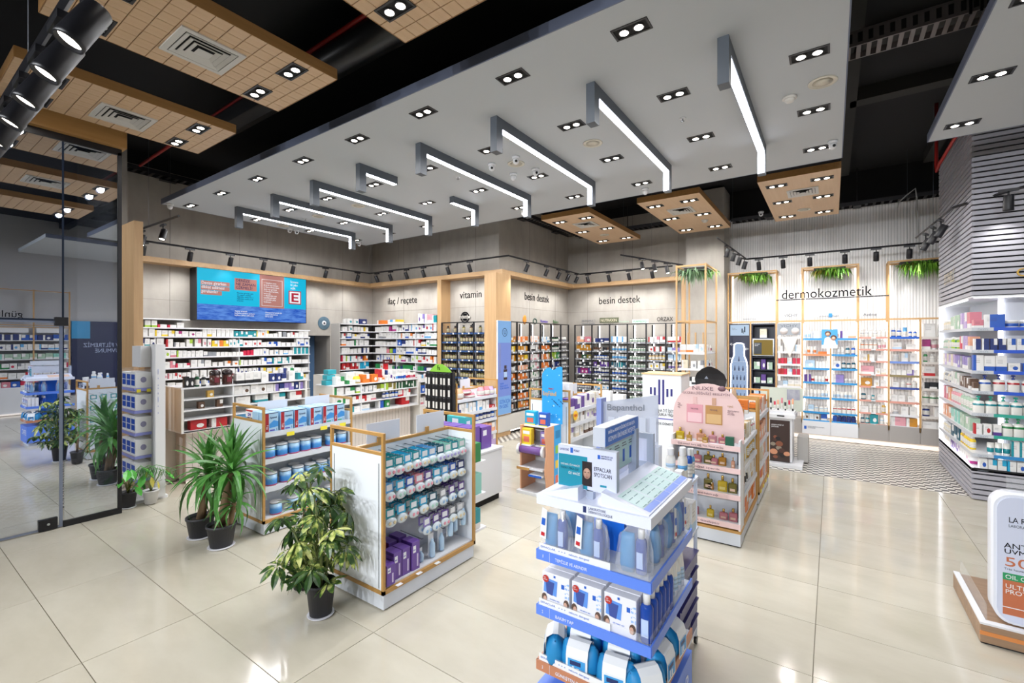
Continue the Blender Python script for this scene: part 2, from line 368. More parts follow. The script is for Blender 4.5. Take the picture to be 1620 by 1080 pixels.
# coffered dark soffit
m = MB()
for x in (.2, 1.4, 2.6): m.box(x-.07, x+.07, 3.2, 10.8, 5.08, 5.26)
for y in (3.4, 4.5, 6.2, 7.6): m.box(.2, 4.6, y-.1, y+.1, 5.08, 5.26)
struct('ceiling_beam', m, M('dark grey soffit', '2a2927', .8))
# red sprinkler pipes
def pipe(name, label, pts, r, mat, cat='pipe', group=None):
    m = MB().tube(pts, r, 8); o = m.build(name, mat); tag(o, label, cat, group); return o
REDP = M('red pipe paint', 'a3241f', .4)
pipe('sprinkler_pipe', 'red sprinkler pipe crossing the dark ceiling above the near oak panels', [(-9.0, 2.6, 4.72), (-1.5, 2.62, 4.9)], .022, REDP)
pipe('sprinkler_pipe', 'red sprinkler pipe behind the big ceiling slab', [(-3.2, 7.15, 4.55), (-.9, 7.15, 4.55)], .02, REDP)
pipe('sprinkler_pipe', 'short red pipe with elbow beside the slatted tower', [(1.35, 7.3, 4.6), (1.3, 8.2, 4.55), (1.22, 8.6, 4.38), (1.2, 8.62, 4.3), (1.2, 8.64, 4.4), (1.2, 8.64, 5.25)], .022, REDP)
pipe('duct', 'dark round duct above the oak panels', [(-6.6, 2.75, 4.75), (-1.2, 2.75, 4.75)], .16, M('black duct', '17171a', .35), 'duct')
m = MB().tube([(1.25, 10.6, 3.42), (1.22, 10.6, 4.42), (1.2, 10.6, 4.6), (1.08, 10.6, 4.5), (.98, 10.6, 4.4), (.96, 10.6, 4.3)], .012, 6)
tag(m.build('loose_cable', M('grey cable', 'a7a7a7', .5)), 'grey bent cable hanging against the ribbed back wall', 'cable')
m = MB().tube([(-9.42, 7.32, 5.25), (-9.41, 7.32, 4.6), (-9.36, 7.32, 4.2), (-9.42, 7.3, 3.9), (-9.38, 7.3, 3.6)], .006, 5)
tag(m.build('loose_cable', M('pale cable', 'b5b2ae', .5)), 'thin pale cable hanging in the corner left of the vitamin wall', 'cable')
m = MB().tube([(-5.75, .62, 5.25), (-5.72, .62, 4.4), (-5.9, .64, 4.1), (-6.4, .7, 3.7)], .008, 6)
tag(m.build('loose_cable', M('grey cable', 'a7a7a7', .5)), 'grey cable dangling by the shop front glass', 'cable')

# ---------------------------------------------------------------- shop front
sf = bpy.data.objects.new('window_1', None); COL.objects.link(sf); sf['kind'] = 'structure'; sf.location = (-6.6, 1, 0)
MB().box(-6.607, -6.593, -7.1, 1.245, 2.17, 4.03).build('pane', GLASS, sf)
MB().box(-6.607, -6.593, 1.262, 1.7, .06, 4.03).build('pane', GLASS, sf)
MB().box(-6.62, -6.58, 1.7, 1.735, 0, 4.06).box(-6.625, -6.575, 1.255, 1.735, 0, .06).box(-6.62, -6.58, -7.1, 1.735, 4.03, 4.1).build('frame', BLACK, sf)
dr = bpy.data.objects.new('door_2', None); COL.objects.link(dr); dr['kind'] = 'structure'; dr.location = (-6.6, .3, 0)
MB().box(-6.606, -6.594, -.2, 1.225, .03, 2.13).build('pane', GLASS, dr); MB().box(-6.607, -6.593, -7.1, -.22, .03, 2.16).build('pane', GLASS, sf)
MB().box(-6.615, -6.585, 1.225, 1.25, .01, 2.15).box(-6.615, -6.585, -.2, 1.25, 2.13, 2.15).box(-6.612, -6.588, -.2, 1.225, .01, .03).build('frame', M('blue grey aluminium', '8a94ab', .3, .6), dr)
MB().box(-6.63, -6.57, 1.19, 1.29, 2.1, 2.19).build('patch_fitting', BLACK, dr)
lk = MB().box(-6.63, -6.57, 1.07, 1.21, .01, .12).build('lock', BLACK, dr)
MB().lathe([(.012, 0), (.012, .012)], (0, 0, 0), 10).at('cylinder', CHROME, lk, (-6.57, 1.14, .07), (0, PI/2, 0))
struct('trim_7', MB().box(-6.75, -6.5, -7.1, 1.76, 4.1, 4.28), mat_wood('oak lintel', 'b58a53', 'a67a45', 'y'))

# ---------------------------------------------------------------- suspended ceiling slabs
m = MB(); m.box(-9.09, .1, 2.92, 6.97, 4.2, 4.28); o = m.build('ceiling_panel', [GREYP]); tag(o, 'big grey suspended ceiling slab with white light bars', 'ceiling panel')
e = MB().box(-9.1, .11, 2.91, 2.92, 4.198, 4.285).box(-9.1, -9.09, 2.92, 6.98, 4.198, 4.285).box(.1, .11, 2.92, 6.98, 4.198, 4.285).box(-9.1, .11, 6.97, 6.98, 4.198, 4.285).build('edge_band', GREYE, o)
m = MB(); m.box(.9, 3.8, 2.4, 6.98, 4.2, 4.28); o = m.build('ceiling_panel', [GREYP]); tag(o, 'grey suspended ceiling slab beside the slatted tower', 'ceiling panel')
MB().box(.89, .9, 2.4, 6.99, 4.198, 4.285).box(.89, 3.8, 6.98, 6.99, 4.198, 4.285).build('edge_band', GREYE, o)
# oak ceiling panels; the near ones are faced with square oak tiles
tq = MB(); s = .119; tq.rings([[(.002, .002, .012), (s-.002, .002, .012), (s-.002, s-.002, .012), (.002, s-.002, .012)], [(.002, .002, .002), (s-.002, .002, .002), (s-.002, s-.002, .002), (.002, s-.002, .002)], [(.004, .004, 0), (s-.004, .004, 0), (s-.004, s-.004, 0), (.004, s-.004, 0)]], 0, False)
tqm = tq.mesh('oak_tile', [WOODP]); DGROOVE = M('dark oak groove', 'a8875f', .6)
def oak_panel(x0, x1, y0, y1, label, tiled):
    t = thing('wood_ceiling_panel', label, 'ceiling panel', (x0, y0, 4.2), 'oak ceiling panels')
    z0 = 4.212 if tiled else 4.2
    MB().box(x0, x1, y0, y1, z0, 4.285).build('board', DGROOVE if tiled else WOODP, t)
    MB().box(x0-.004, x0, y0, y1, 4.2, 4.29).box(x1, x1+.004, y0, y1, 4.2, 4.29).box(x0, x1, y0-.004, y0, 4.2, 4.29).box(x0, x1, y1, y1+.004, 4.2, 4.29).build('edge_band', WOODE, t)
    if tiled:
        nx, ny = round((x1-x0)/s), round((y1-y0)/s)
        for i in range(nx):
            for j in range(ny):
                inst('oak_tile', tqm, t, ((x1-x0)/nx*i, (y1-y0)/ny*j, 0), (0, 0, 0), ((x1-x0)/nx/s, (y1-y0)/ny/s, 1))
    return t
oak_panel(-6.28, -5.32, .73, 2.38, 'tiled oak ceiling panel nearest the shop front glass', True)
oak_panel(-4.47, -3.51, .73, 2.39, 'tiled oak ceiling panel with a square vent, second from the glass', True)
oak_panel(-2.65, -1.69, .73, 2.39, 'tiled oak ceiling panel cut by the top of the picture', True)
for x0, lb in ((-4.47, 'oak ceiling panel hanging over the first besin destek wall corner'), (-2.63, 'oak ceiling panel hanging over the wooden plant frame'), (-.87, 'oak ceiling panel hanging nearest the ribbed back wall centre')):
    oak_panel(x0, x0+.97, 7.38, 10.02, lb, False)
# downlights
def make_downlight():
    t = thing('downlight', 'x', 'downlight')
    MB().box(-.135, .135, -.07, -.055, -.006, .004).box(-.135, .135, .055, .07, -.006, .004).box(-.135, -.12, -.055, .055, -.006, .004).box(.12, .135, -.055, .055, -.006, .004).build('frame', BLACK, t)
    MB().box(-.12, .12, -.055, .055, -.0015, .004).build('housing', BLACKM, t)
    for sx in (-.055, .055):
        a = MB().lathe([(.04, -.001), (.041, -.008), (.034, -.009)], (sx, 0, 0), 16).build('lamp', M('dark lamp ring', '2a2a2c', .3), t)
        MB().lathe([(.033, -.0085), (.03, -.0105), (.0, -.012)], (sx, 0, 0), 14).build('lens', LENS, a)
    spot(t, (0, 0, -.02), E_DOWN, 166, .35, size=.04)
    return t
GXS = [-8.78, -7.66, -6.56, -5.43, -4.35, -3.31, -2.235, -1.19, -.145]; GYS = [3.22, 4.3, 5.37, 6.46]
proto = None; LDATA = {}
def downlight(x, y, label, group, rz=0):
    global proto
    if proto is None: proto = make_downlight(); o = proto; o.location = (x, y, 4.2); o.rotation_euler = (0, 0, rz); o['label'] = label; o['group'] = group
    else: o = dup(proto, (x, y, 4.2), label, group, rz)
    k = 3.0 if 'back oak' in group else .6 if 'tiled' in group else 1
    if k != 1:
        for ch in o.children:
            if ch.type == 'LIGHT':
                if group not in LDATA: LDATA[group] = ch.data.copy(); LDATA[group].energy = E_DOWN*k
                ch.data = LDATA[group]
    return o
for j, y in enumerate(GYS):
    for i, x in enumerate(GXS):
        if i == 8 and j == 0: continue
        downlight(x, y, f'twin recessed downlight in the big slab, {nth(j+1)} row from its front, {nth(i+1)} from left', 'twin downlights in the big grey slab')
for x, nm in ((-6.1, 'nearest the glass'), (-4.28, 'second from the glass'), (-2.43, 'cut off at the top')):
    for dx, k in ((0, 'left'), (.57, 'right')):
        downlight(x+dx, 2.1, f'twin downlight, {k} of the end pair, tiled oak panel {nm}', 'twin downlights in the tiled oak panels')
        downlight(x+dx, 1.0, f'twin downlight, {k} of the near pair, tiled oak panel {nm}', 'twin downlights in the tiled oak panels')
for x, nm in ((-4.25, 'first of the three back oak panels'), (-2.435, 'middle back oak panel'), (-.66, 'last back oak panel')):
    for y, ro in ((7.7, 'near'), (8.66, 'middle'), (9.7, 'far')):
        for dx, k in ((0, 'left'), (.55, 'right')):
            downlight(x+dx, y, f'twin downlight, {k} of the {ro} row in the {nm}', 'twin downlights in the back oak panels')
for x, y, lb in ((1.115, 6.6, 'far corner'), (1.115, 5.52, 'second from its far corner'), (1.115, 4.4, 'third from its far corner'), (2.15, 6.6, 'beside the tower top')):
    downlight(x, y, f'twin downlight in the small grey slab, {lb}', 'twin downlights in the small grey slab')
# unseen lamps added behind the camera to light the faces turned to it
m = MB(); m.box(-6.3, 3.8, -7.0, -3.2, 4.2, 4.28); o = m.build('ceiling_panel', [GREYP]); tag(o, 'grey suspended ceiling slab over the shop floor behind the camera', 'ceiling panel')
for i, x in enumerate((-5.4, -4.1, -2.8, -1.5, -.2, 1.1, 2.4)):
    o = downlight(x, -5.0, f'added unseen twin downlight in the slab behind the camera, {nth(i+1)} of its row', 'added downlights behind the camera')
    spot(o, (0, -.3, -.04), E_REAR, 75, 1, (0, 1, -.36), (.93, .96, 1), .06)  # strong forward-aimed fill added to each unseen downlight
for i, (x, y) in enumerate(((-8.2, -1.6), (-10.2, -2.6))):  # fill lamps added outside the glass to brighten the device stand
    t = thing('added_fill_lamp', f'added round fill lamp out of view beyond the shop front glass, {["near", "far"][i]} one', 'lamp', (x, y, 4.4), 'added fill lamps outside the glass')
    MB().lathe([(.12, .12), (.12, 0), (.1, 0), (.1, .1)], (x, y, 4.4), 20).build('shade', BLACK, t); MB().lathe([(.1, .05), (0, .05)], (x, y, 4.4), 20).build('lens', LENS, t); MB().tube([(x, y, 4.5), (x, y, 5.3)], .01, 6).build('rod', BLACK, t)
    spot(t, (0, 0, -.02), 330, 90, .8, (.12, 1, -.75) if i == 0 else (.5, 1, -.6), (.97, .98, 1), .06)
# vents
def vent(x, y, label, w=.44):
    t = thing('ceiling_vent', label, 'vent', (x, y, 4.2), 'square ceiling vents')
    WV = M('white vent metal', 'cfcdc9', .4); h = w/2
    MB().box(x-h, x+h, y-h, y-h+.04, 4.188, 4.2).box(x-h, x+h, y+h-.04, y+h, 4.188, 4.2).box(x-h, x-h+.04, y-h+.04, y+h-.04, 4.188, 4.2).box(x+h-.04, x+h, y-h+.04, y+h-.04, 4.188, 4.2).build('frame', WV, t)
    MB().box(x-h+.04, x+h-.04, y-h+.04, y+h-.04, 4.197, 4.2).build('duct', BLACKM, t)
    for k in range(4):
        a = h-.048-k*.04; b = a-.03; m = MB()
        sq = lambda q, z: [(x-q, y-q, z), (x+q, y-q, z), (x+q, y+q, z), (x-q, y+q, z)]
        if k == 3: m.rings([sq(a, 4.18), sq(b, 4.194)], 0, False)
        else: m.rings([sq(a, 4.186), sq(b, 4.196), sq(b+.004, 4.197), sq(a+.003, 4.188)], 0, False, False, False)
        m.build('louvre', WV, t)
vent(-4.02, 1.56, 'square white air vent in the second tiled oak panel from the glass'); vent(-5.87, 1.56, 'square white air vent in the tiled oak panel nearest the glass')
vent(-3.92, 8.15, 'square vent in the back oak panel over the besin destek corner', .4); vent(-2.14, 8.22, 'square vent in the back oak panel over the plant frame', .4); vent(-.36, 8.24, 'square vent in the last back oak panel', .4)
# speakers, detectors, cameras
def speaker(x, y, label, r=.11):
    t = thing('ceiling_speaker', label, 'speaker', (x, y, 4.2), 'round ceiling speakers')
    MB().lathe([(r, 0), (r, -.006), (r-.012, -.009), (r-.014, -.004)], (x, y, 4.2), 28).build('rim', M('cream speaker rim', 'd8d3c6', .5), t)
    MB().lathe([(r-.014, -.0035), (.0, -.006)], (x, y, 4.2), 24).build('grille', M('cream speaker cloth', 'cdc7b8', .7), t)
for x, lb in ((-.065, 'nearest the slab end by the tower'), (-2.24, 'third light bar from the right'), (-3.3, 'amid the dome cameras'), (-6.5, 'right of the third bar from left'), (-7.65, 'between the two leftmost light bars'), (-8.85, 'behind the leftmost light bar')):
    speaker(x, 4.83, f'round cream ceiling speaker in the big slab, {lb}')
speaker(-3.98, 9.17, 'round speaker in the back oak panel by the besin destek corner', .1); speaker(-.39, 9.36, 'round speaker in the last back oak panel', .1); speaker(-5.6, .95, 'round speaker in the oak panel nearest the glass', .09)
def dome(x, y, label, a):
    t = thing('dome_camera', label, 'camera', (x, y, 4.2), 'white dome cameras')
    MB().lathe([(.05, 0), (.05, -.02), (.042, -.03)], (x, y, 4.2), 16).build('base', WHITE, t)
    b = MB().lathe([(.036, -.03), (.04, -.05), (.034, -.075), (.018, -.09), (0, -.094)], (x, y, 4.2), 16).build('ball', WHITE, t)
    q = MB().lathe([(.016, 0), (.016, .006), (.0, .008)], (0, 0, 0), 12).at('lens', BLACK, b, (x+math.cos(a)*.033, y+math.sin(a)*.033, 4.2-.062)); q.rotation_euler = Vector((math.cos(a), math.sin(a), -.5)).to_track_quat('Z', 'Y').to_euler()
for x, y, lb, a in ((-3.56, 4.66, 'left of the speaker', -.9), (-3.18, 4.65, 'just above the speaker', -.9), (-3.19, 5.12, 'right of the speaker', -.6), (-3.53, 5.1, 'below the speaker facing away', 2), (.01, 6.33, 'at the slab corner by the tower', -1.2),
                    (-4.39, 6.65, 'behind the short light bar', 1), (-2.27, 6.72, 'at the slab edge before the back oak panels', 1), (-8.95, 5.02, 'first of two beside the leftmost bar', -.3), (-8.94, 5.16, 'second of two beside the leftmost bar', -.3), (-8.9, 6.64, 'at the far left slab corner', -.8), (-8.96, 2.99, 'at the near left slab corner', 1.5)):
    dome(x, y, f'white dome camera under the big slab, {lb}', a)
dome(-1.15, 10.3, 'white dome camera at the top of the ribbed back wall', -1.5); dome(-6.1, .85, 'white dome camera under the oak panel nearest the glass', -.4)
bpy.data.objects['dome_camera.011'].location.z = 4.5
def sprink(x, y, label, big=False):
    t = thing('smoke_detector' if big else 'ceiling_sprinkler', label, 'detector' if big else 'sprinkler', (x, y, 4.2))
    if big:
        MB().lathe([(.06, 0), (.06, -.015), (.05, -.02)], (x, y, 4.2), 20).build('base', WHITE2, t); MB().lathe([(.045, -.02), (.045, -.03), (.03, -.045), (0, -.047)], (x, y, 4.2), 20).build('cap', WHITE2, t)
    else:
        MB().lathe([(.032, 0), (.03, -.005), (0, -.006)], (x, y, 4.2), 16).build('rosette', WHITE, t); MB().lathe([(.007, -.006), (.007, -.03), (.018, -.032), (0, -.034)], (x, y, 4.2), 10).build('nozzle', CHROME, t)
sprink(-.32, 4.96, 'white smoke detector on the big grey slab near its right end', True); sprink(-1.95, 9.12, 'white smoke detector on the oak panel over the plant frame', True)
sprink(-1.24, 4.81, 'small sprinkler head between the two nearest light bars'); sprink(-4.23, 4.77, 'small sprinkler head left of the dome cameras'); sprink(-8.0, 4.79, 'small sprinkler head by the second light bar from left'); sprink(-4.3, 1.02, 'round sprinkler plate on the second tiled oak panel', False)
# light bars
def light_bar(x, y0, y1, a0, a1, label):
    t = thing('light_bar', label, 'light bar', (x, y0, 4.2), 'white light bars under the big slab')
    w = .04; h = .1; L = .25
    p = MB().box(x-w, x+w, y0, y1, 4.2-h, 4.2)
    if a0: p.box(x-w, x+w, y0, y0+h, 4.2-h-L, 4.2-h)
    if a1: p.box(x-w, x+w, y1-h, y1, 4.2-h-L, 4.2-h)
    p.build('profile', ANTH, t)
    d = MB().box(x-w+.008, x+w-.008, y0+(h if a0 else .01), y1-(h if a1 else .01), 4.2-h-.006, 4.2-h)
    if a1: d.box(x-w+.008, x+w-.008, y1-h-.006, y1-h, 4.2-h-L+.01, 4.2-h-.006)
    d.build('diffuser', LED, t)
    li = bpy.data.lights.new('bar_light', 'AREA'); li.shape = 'RECTANGLE'; li.size = .06; li.size_y = y1-y0-.3; li.energy = E_LED*(y1-y0)/2.3; li.color = (.96, .97, 1)
    o = bpy.data.objects.new('bar_light', li); COL.objects.link(o); o.parent = t; o.location = (0, (y1-y0)/2, -h-.02)
for x, lb in ((-.66, 'nearest the tower'), (-1.73, 'second from the tower'), (-2.79, 'third from the tower'), (-3.87, 'fourth from the tower'), (-6.0, 'third from the far end'), (-7.07, 'second from the far end'), (-8.23, 'farthest from the tower')):
    light_bar(x, 3.68, 6.02, True, True, f'long white light bar in a dark bracket under the slab, {lb}')
light_bar(-4.95, 3.67, 4.29, True, False, 'short white light bar with one bracket leg at its near end'); light_bar(-4.88, 5.35, 5.98, False, True, 'short white light bar with one lit leg at its far end')
# track lighting
def make_head():
    t = thing('track_spotlight', 'x', 'spotlight')
    MB().box(-.075, .075, -.016, .016, -.028, 0).build('adapter', BLACK, t)
    MB().tube([(0, 0, -.028), (0, 0, -.075)], .008, 6).build('stem', BLACK, t)
    c = MB().lathe([(.036, .085), (.04, .08), (.042, -.06), (.042, -.075), (.036, -.075), (.034, -.06)], (0, 0, 0), 18).build('can', BLACK, t)
    MB().lathe([(.034, -.062), (0, -.064)], (0, 0, 0), 14).build('lens', LENS, c)
    c.location = (0, 0, -.15)
    return t
HEAD = make_head()
hn = [0]
def head(x, y, z, rz, aim, label, lamp=True, big=1.0):
    o = HEAD if hn[0] == 0 else copy_tree(HEAD); hn[0] += 1
    o.location = (x, y, z); o.rotation_euler = (0, 0, rz); o['label'] = label; o['group'] = 'black track spotlights'; o.scale = (big,)*3
    d = Vector(aim); d = Matrix.Rotation(-rz, 3, 'Z') @ d
    for ch in o.children:
        if ch.name.startswith('can'): ch.rotation_euler = (-d).to_track_quat('Z', 'Y').to_euler()
    if lamp: spot(o, tuple(Vector((0, 0, -.15))+d.normalized()*.1), E_TRACK, 105, 1, d, size=.03, name='lamp_light')
    return o
def track(name_label, pts):
    o = thing('lighting_track', name_label, 'lighting track', pts[0]); w = MB()
    for a, b in zip(pts, pts[1:]):
        MB().tube([a, b], .017, 4, 0, False).build('rail', BLACK, o); L = (Vector(b)-Vector(a)).length; n = max(1, int(L/1.6))
        for k in range(n):
            p = Vector(a).lerp(Vector(b), (k+.5)/n); w.tube([p, (p.x, p.y, 5.25)], .0016, 4, 0, False)
    w.build('suspension_wire', ANTH, o, 'stuff'); return o
ZT = 3.6
track('black lighting track before the pharmacy wall and round to the vitamin wall', [(-9.38, 2.3, ZT), (-9.38, 7.3, ZT), (-5.17, 7.3, ZT), (-5.17, 10.4, ZT), (-2.9, 10.4, ZT)])
for i, y in enumerate((2.75, 3.43, 4.1, 4.72, 5.33, 6.1, 6.95)):
    head(-9.38, y, ZT-.015, PI/2, (-.45, .0, -1), f'black track spotlight before the pharmacy wall, {nth(i+1)} from left')
for i, x in enumerate((-9.1, -8.6, -8.05, -7.5, -6.75, -6.15)):
    head(x, 7.3, ZT-.015, 0, (.05, .45, -1), f'black track spotlight before the vitamin wall, {nth(i+1)} from left')
for i, y in enumerate((7.95, 8.75, 9.3, 9.75, 10.2)):
    head(-5.17, y, ZT-.015, PI/2, (-.45, -.1, -1), f'black track spotlight on the run turning back, {nth(i+1)} from its corner')
for i, x in enumerate((-4.95, -4.4, -3.9, -3.35)):
    head(x, 10.4, ZT-.015, 0, (.1, .45, -1), f'black track spotlight before the second besin destek wall, {nth(i+1)} from left')
track('slanting black lighting track in front of the pharmacy wall end', [(-8.9, 2.35, 3.55), (-7.2, 2.5, 3.62)])
for i, (x, y) in enumerate(((-8.75, 2.36), (-8.25, 2.41), (-7.62, 2.46))):
    head(x, y, 3.54+.01*i, 0, (.25, -.3, -1), f'black track spotlight on the slanting track by the oak post, {nth(i+1)} from left', False)
track('short slanting track hanging by the plant frame', [(-3.6, 9.1, 3.72), (-2.55, 9.9, 3.52)])
for i in range(4):
    f = .35+.2*i; head(-3.6+1.05*f, 9.1+.8*f, 3.71-.2*f, .65, (.3, -.2, -1), f'black track spotlight on the short slanting track, {nth(i+1)} from its upper end', False)
track('black lighting track before the ribbed back wall', [(-1.75, 9.2, 3.86), (-1.42, 10.4, 3.6), (1.9, 10.4, 3.6)])
for i in range(4):
    f = .32+.2*i; head(-1.75+.33*f, 9.2+1.2*f, 3.85-.26*f, 1.3, (-.3, .1, -1), f'black spotlight on the bent track end by the pillar, {nth(i+1)} from its top', i in (1, 3))
for i, x in enumerate((-1.2, -.78, -.34, .2, .65, 1.1)):
    head(x, 10.4, 3.585, 0, (.02, .5, -1), f'black track spotlight before the ribbed back wall, {nth(i+1)} from left')
for i in range(3):
    head(1.12+.06*i, 8.9-.15*i, 3.5+.06*i, 1.2, (-.5, .2, -1), f'black spotlight clustered beside the slatted tower, {nth(i+1)} from the bottom', False, 1.1)
track('black lighting track beside the slatted tower', [(1.05, 9.2, 3.5), (1.3, 8.2, 3.68), (1.9, 7.5, 3.7)])
head(1.66, 7.55, 3.68, 0, (0, .1, -1), 'black spotlight in front of the slatted tower slats', False, 1.1)
# big near track crossing the upper left corner
track('thick black lighting track crossing the near oak panels', [(-1.6, .47, 3.257), (-4.6, .47, 3.257)])
for i, x in enumerate((-2.2, -2.55, -2.92, -3.27, -3.66, -4.02)):
    head(x, .47, 3.24, 0, (-.05, -.62, -1.2), f'large black track spotlight at the upper left, {nth(i+1)} from the top', False, 1.12).children[2].scale = (1, 1, .72)

# ---------------------------------------------------------------- product stock
CN = dict(white='e6e5e2', cream='d9cfb8', red='b8252b', crimson='c61f45', pink='e0a0aa', rose='d27f8c', magenta='a52a78', purple='5b3a8c', violet='8f7fc0', navy='1d2f6f', blue='2458b5', sky='5fa8de', cyan='22a5cf',
          teal='17909b', green='2d8a4c', dark='24272c', lime='9fc23c', yellow='e5c531', amber='c78a28', orange='e07a2c', peach='e6a987', brown='5f4534', grey='8d9096', silver='b9bcc2', gold='c8a04a', olive='7d7431', sage='a9c4ae', mint='8fd0c2', lilac='b9a3cf', black='1a1a1c', ice='b7d3ea', petrol='14566b', forest='1d4f33')
CNAME = dict(ice='pale blue', sky='light blue', sage='sage green', forest='dark green', petrol='dark teal', dark='charcoal')
COLR = {k: (*h2(v), 1) for k, v in CN.items()}
BLK = M('black cap', '1b1b1d', .35); WHC = M('white cap', 'e8e8e8', .35); GLD = M('gold cap', 'd0aa5c', .25, .8); BLC = M('blue cap', '2a6fd0', .35); GRC = M('green cap', '2fa06a', .35); DBC = M('dark blue cap', '22429c', .35); TLC = M('turquoise cap', '27b09a', .35)
KIND = {}
def kind(key, name, cat, mb, mats, extra=None): KIND[key] = (name, cat, mb.mesh(name, mats), extra or [])
def carton():
    m = MB(); c = .03
    def ring(d, z): return [(-.5+c+d, -.5+d, z), (.5-c-d, -.5+d, z), (.5-d, -.5+c+d, z), (.5-d, .5-c-d, z), (.5-c-d, .5-d, z), (-.5+c+d, .5-d, z), (-.5+d, .5-c-d, z), (-.5+d, -.5+c+d, z)]
    m.rings([ring(.012, 0), ring(0, .012), ring(0, .985), ring(.012, 1)], 0, False)
    m.face([(-.3, -.4, 1.001), (.3, -.4, 1.001), (.3, -.395, 1.001), (-.3, -.395, 1.001)], 0)
    return m
kind('box_w', 'medicine_box', 'box', carton(), [PR_W]); kind('box_c', 'medicine_box', 'box', carton(), [PR_C])
kind('sbox_w', 'supplement_box', 'box', carton(), [PR_W]); kind('sbox_c', 'supplement_box', 'box', carton(), [PR_C])
kind('cbox_w', 'skincare_box', 'box', carton(), [PR_W]); kind('cbox_c', 'skincare_box', 'box', carton(), [PR_C])
kind('gbox_w', 'retail_box', 'box', carton(), [PR_W]); kind('gbox_c', 'retail_box', 'box', carton(), [PR_C])
def bottle_mb(neck=.2, cap=.32, n=12, sh=.74):
    m = MB(); m.lathe([(.46, 0), (.5, .02), (.5, sh-.06), (.44, sh), (neck, sh+.05), (neck, .82)], n=n)
    m.lathe([(cap, .8), (cap, .97), (cap*.9, 1.0)], n=n, m=1); return m
def pump_mb():
    m = MB(); 
    def rr(w, d, z): return [(w*math.copysign(abs(math.cos(a))**.45, math.cos(a)), d*math.copysign(abs(math.sin(a))**.45, math.sin(a)), z) for a in [2*PI*(k+.5)/14 for k in range(14)]]
    m.rings([rr(.47, .46, 0), rr(.5, .5, .03), rr(.5, .5, .62), rr(.42, .42, .7), rr(.16, .2, .73)], 0)
    m.lathe([(.16, .72), (.16, .8), (.06, .81), (.06, .9), (.2, .91), (.2, .98), (.1, 1)], n=10, m=1, sy=1.3); m.box(-.05, .05, -.62, 0, .925, .975, 1); return m
def tube_mb():
    m = MB(); m.lathe([(.38, 0), (.4, .01), (.4, .2)], n=12, m=1)
    def el(w, d, z): return [(w*math.cos(2*PI*j/12), d*math.sin(2*PI*j/12), z) for j in range(12)]
    m.rings([el(.46, .46, .19), el(.5, .42, .4), el(.5, .22, .8), el(.5, .05, .98), el(.5, .04, 1)], 0); return m
def jar_mb():
    m = MB(); m.lathe([(.46, 0), (.5, .04), (.5, .56), (.46, .6)], n=14); m.lathe([(.49, .6), (.49, .95), (.44, 1)], n=14, m=1); return m
def spray_mb():
    m = MB(); m.lathe([(.47, 0), (.5, .02), (.5, .68), (.34, .74)], n=12); m.lathe([(.35, .73), (.35, .97), (.28, 1)], n=12, m=1); return m
def perfume_mb():
    m = MB(); m.cbox(-.5, .5, -.5, .5, 0, .66, .12); m.lathe([(.17, .65), (.17, .7)], n=10, m=1); m.lathe([(.15, .7), (.15, .98), (.12, 1)], n=10, m=1, sy=1.4); return m
def can_mb():
    m = MB(); m.lathe([(.47, 0), (.5, .02), (.5, .88), (.49, .89)], n=18); m.lathe([(.515, .88), (.515, .9), (.5, .91)], n=18, m=2); m.lathe([(.5, .905), (.5, .985), (.46, 1.0)], n=18, m=1); return m
def pouch_mb():
    m = MB()
    def el(w, d, z): return [(w*math.copysign(abs(math.cos(a))**.6, math.cos(a)), d*math.sin(a), z) for a in [2*PI*j/12 for j in range(12)]]
    m.rings([el(.46, .3, 0), el(.5, .5, .12), el(.48, .5, .5), el(.49, .25, .85), el(.5, .05, .96), el(.5, .04, 1)], 0); return m
kind('vit', 'supplement_bottle', 'bottle', bottle_mb(), [LB_V, BLK]); kind('sb_wg', 'supplement_bottle', 'bottle', bottle_mb(.3, .4), [LB_W, M('dark green cap', '1f4a33', .4)]); kind('sb_w', 'supplement_bottle', 'bottle', bottle_mb(.3, .42), [LB_W, WHC]); kind('sb_k', 'supplement_bottle', 'bottle', bottle_mb(.3, .4), [LB_C, BLK])
kind('lot_w', 'lotion_bottle', 'bottle', bottle_mb(.25, .34), [LB_P, WHC]); kind('lot_c', 'lotion_bottle', 'bottle', bottle_mb(.25, .34), [LB_C, WHC]); kind('lot_g', 'lotion_bottle', 'bottle', bottle_mb(.2, .22), [LB_C, GLD])
for k, cm in (('w', WHC), ('b', DBC), ('t', TLC), ('g', GRC)): kind('pump_'+k, 'pump_bottle', 'bottle', pump_mb(), [LB_P, cm])
kind('pump_blue', 'pump_bottle', 'bottle', pump_mb(), [OBJG, WHC])
kind('tube_w', 'cream_tube', 'tube', tube_mb(), [LB_W, WHC]); kind('tube_c', 'cream_tube', 'tube', tube_mb(), [LB_C, WHC]); kind('tube_k', 'cream_tube', 'tube', tube_mb(), [LB_C, BLK])
kind('jar', 'cream_jar', 'jar', jar_mb(), [LB_W, WHC]); kind('jar_c', 'cream_jar', 'jar', jar_mb(), [OBJC, WHC])
kind('spray', 'spray_can', 'spray can', spray_mb(), [LB_W, WHC]); kind('spray_c', 'spray_can', 'spray can', spray_mb(), [LB_C, WHC])
kind('perf', 'perfume_bottle', 'bottle', perfume_mb(), [OBJG, GLD]); kind('can', 'formula_tin', 'tin', can_mb(), [LB_C, M('tin lid', 'd8dbe0', .3), M('dark tin rim', '2a2f38', .3)])
kind('can_d', 'drink_can', 'tin', can_mb(), [LB_C, M('tin lid', 'd8dbe0', .3), M('dark tin rim', '2a2f38', .3)])
kind('pouch', 'soft_pouch', 'pouch', pouch_mb(), [LB_C])
CAP = {'wcap': WHC}
ITEMS = []
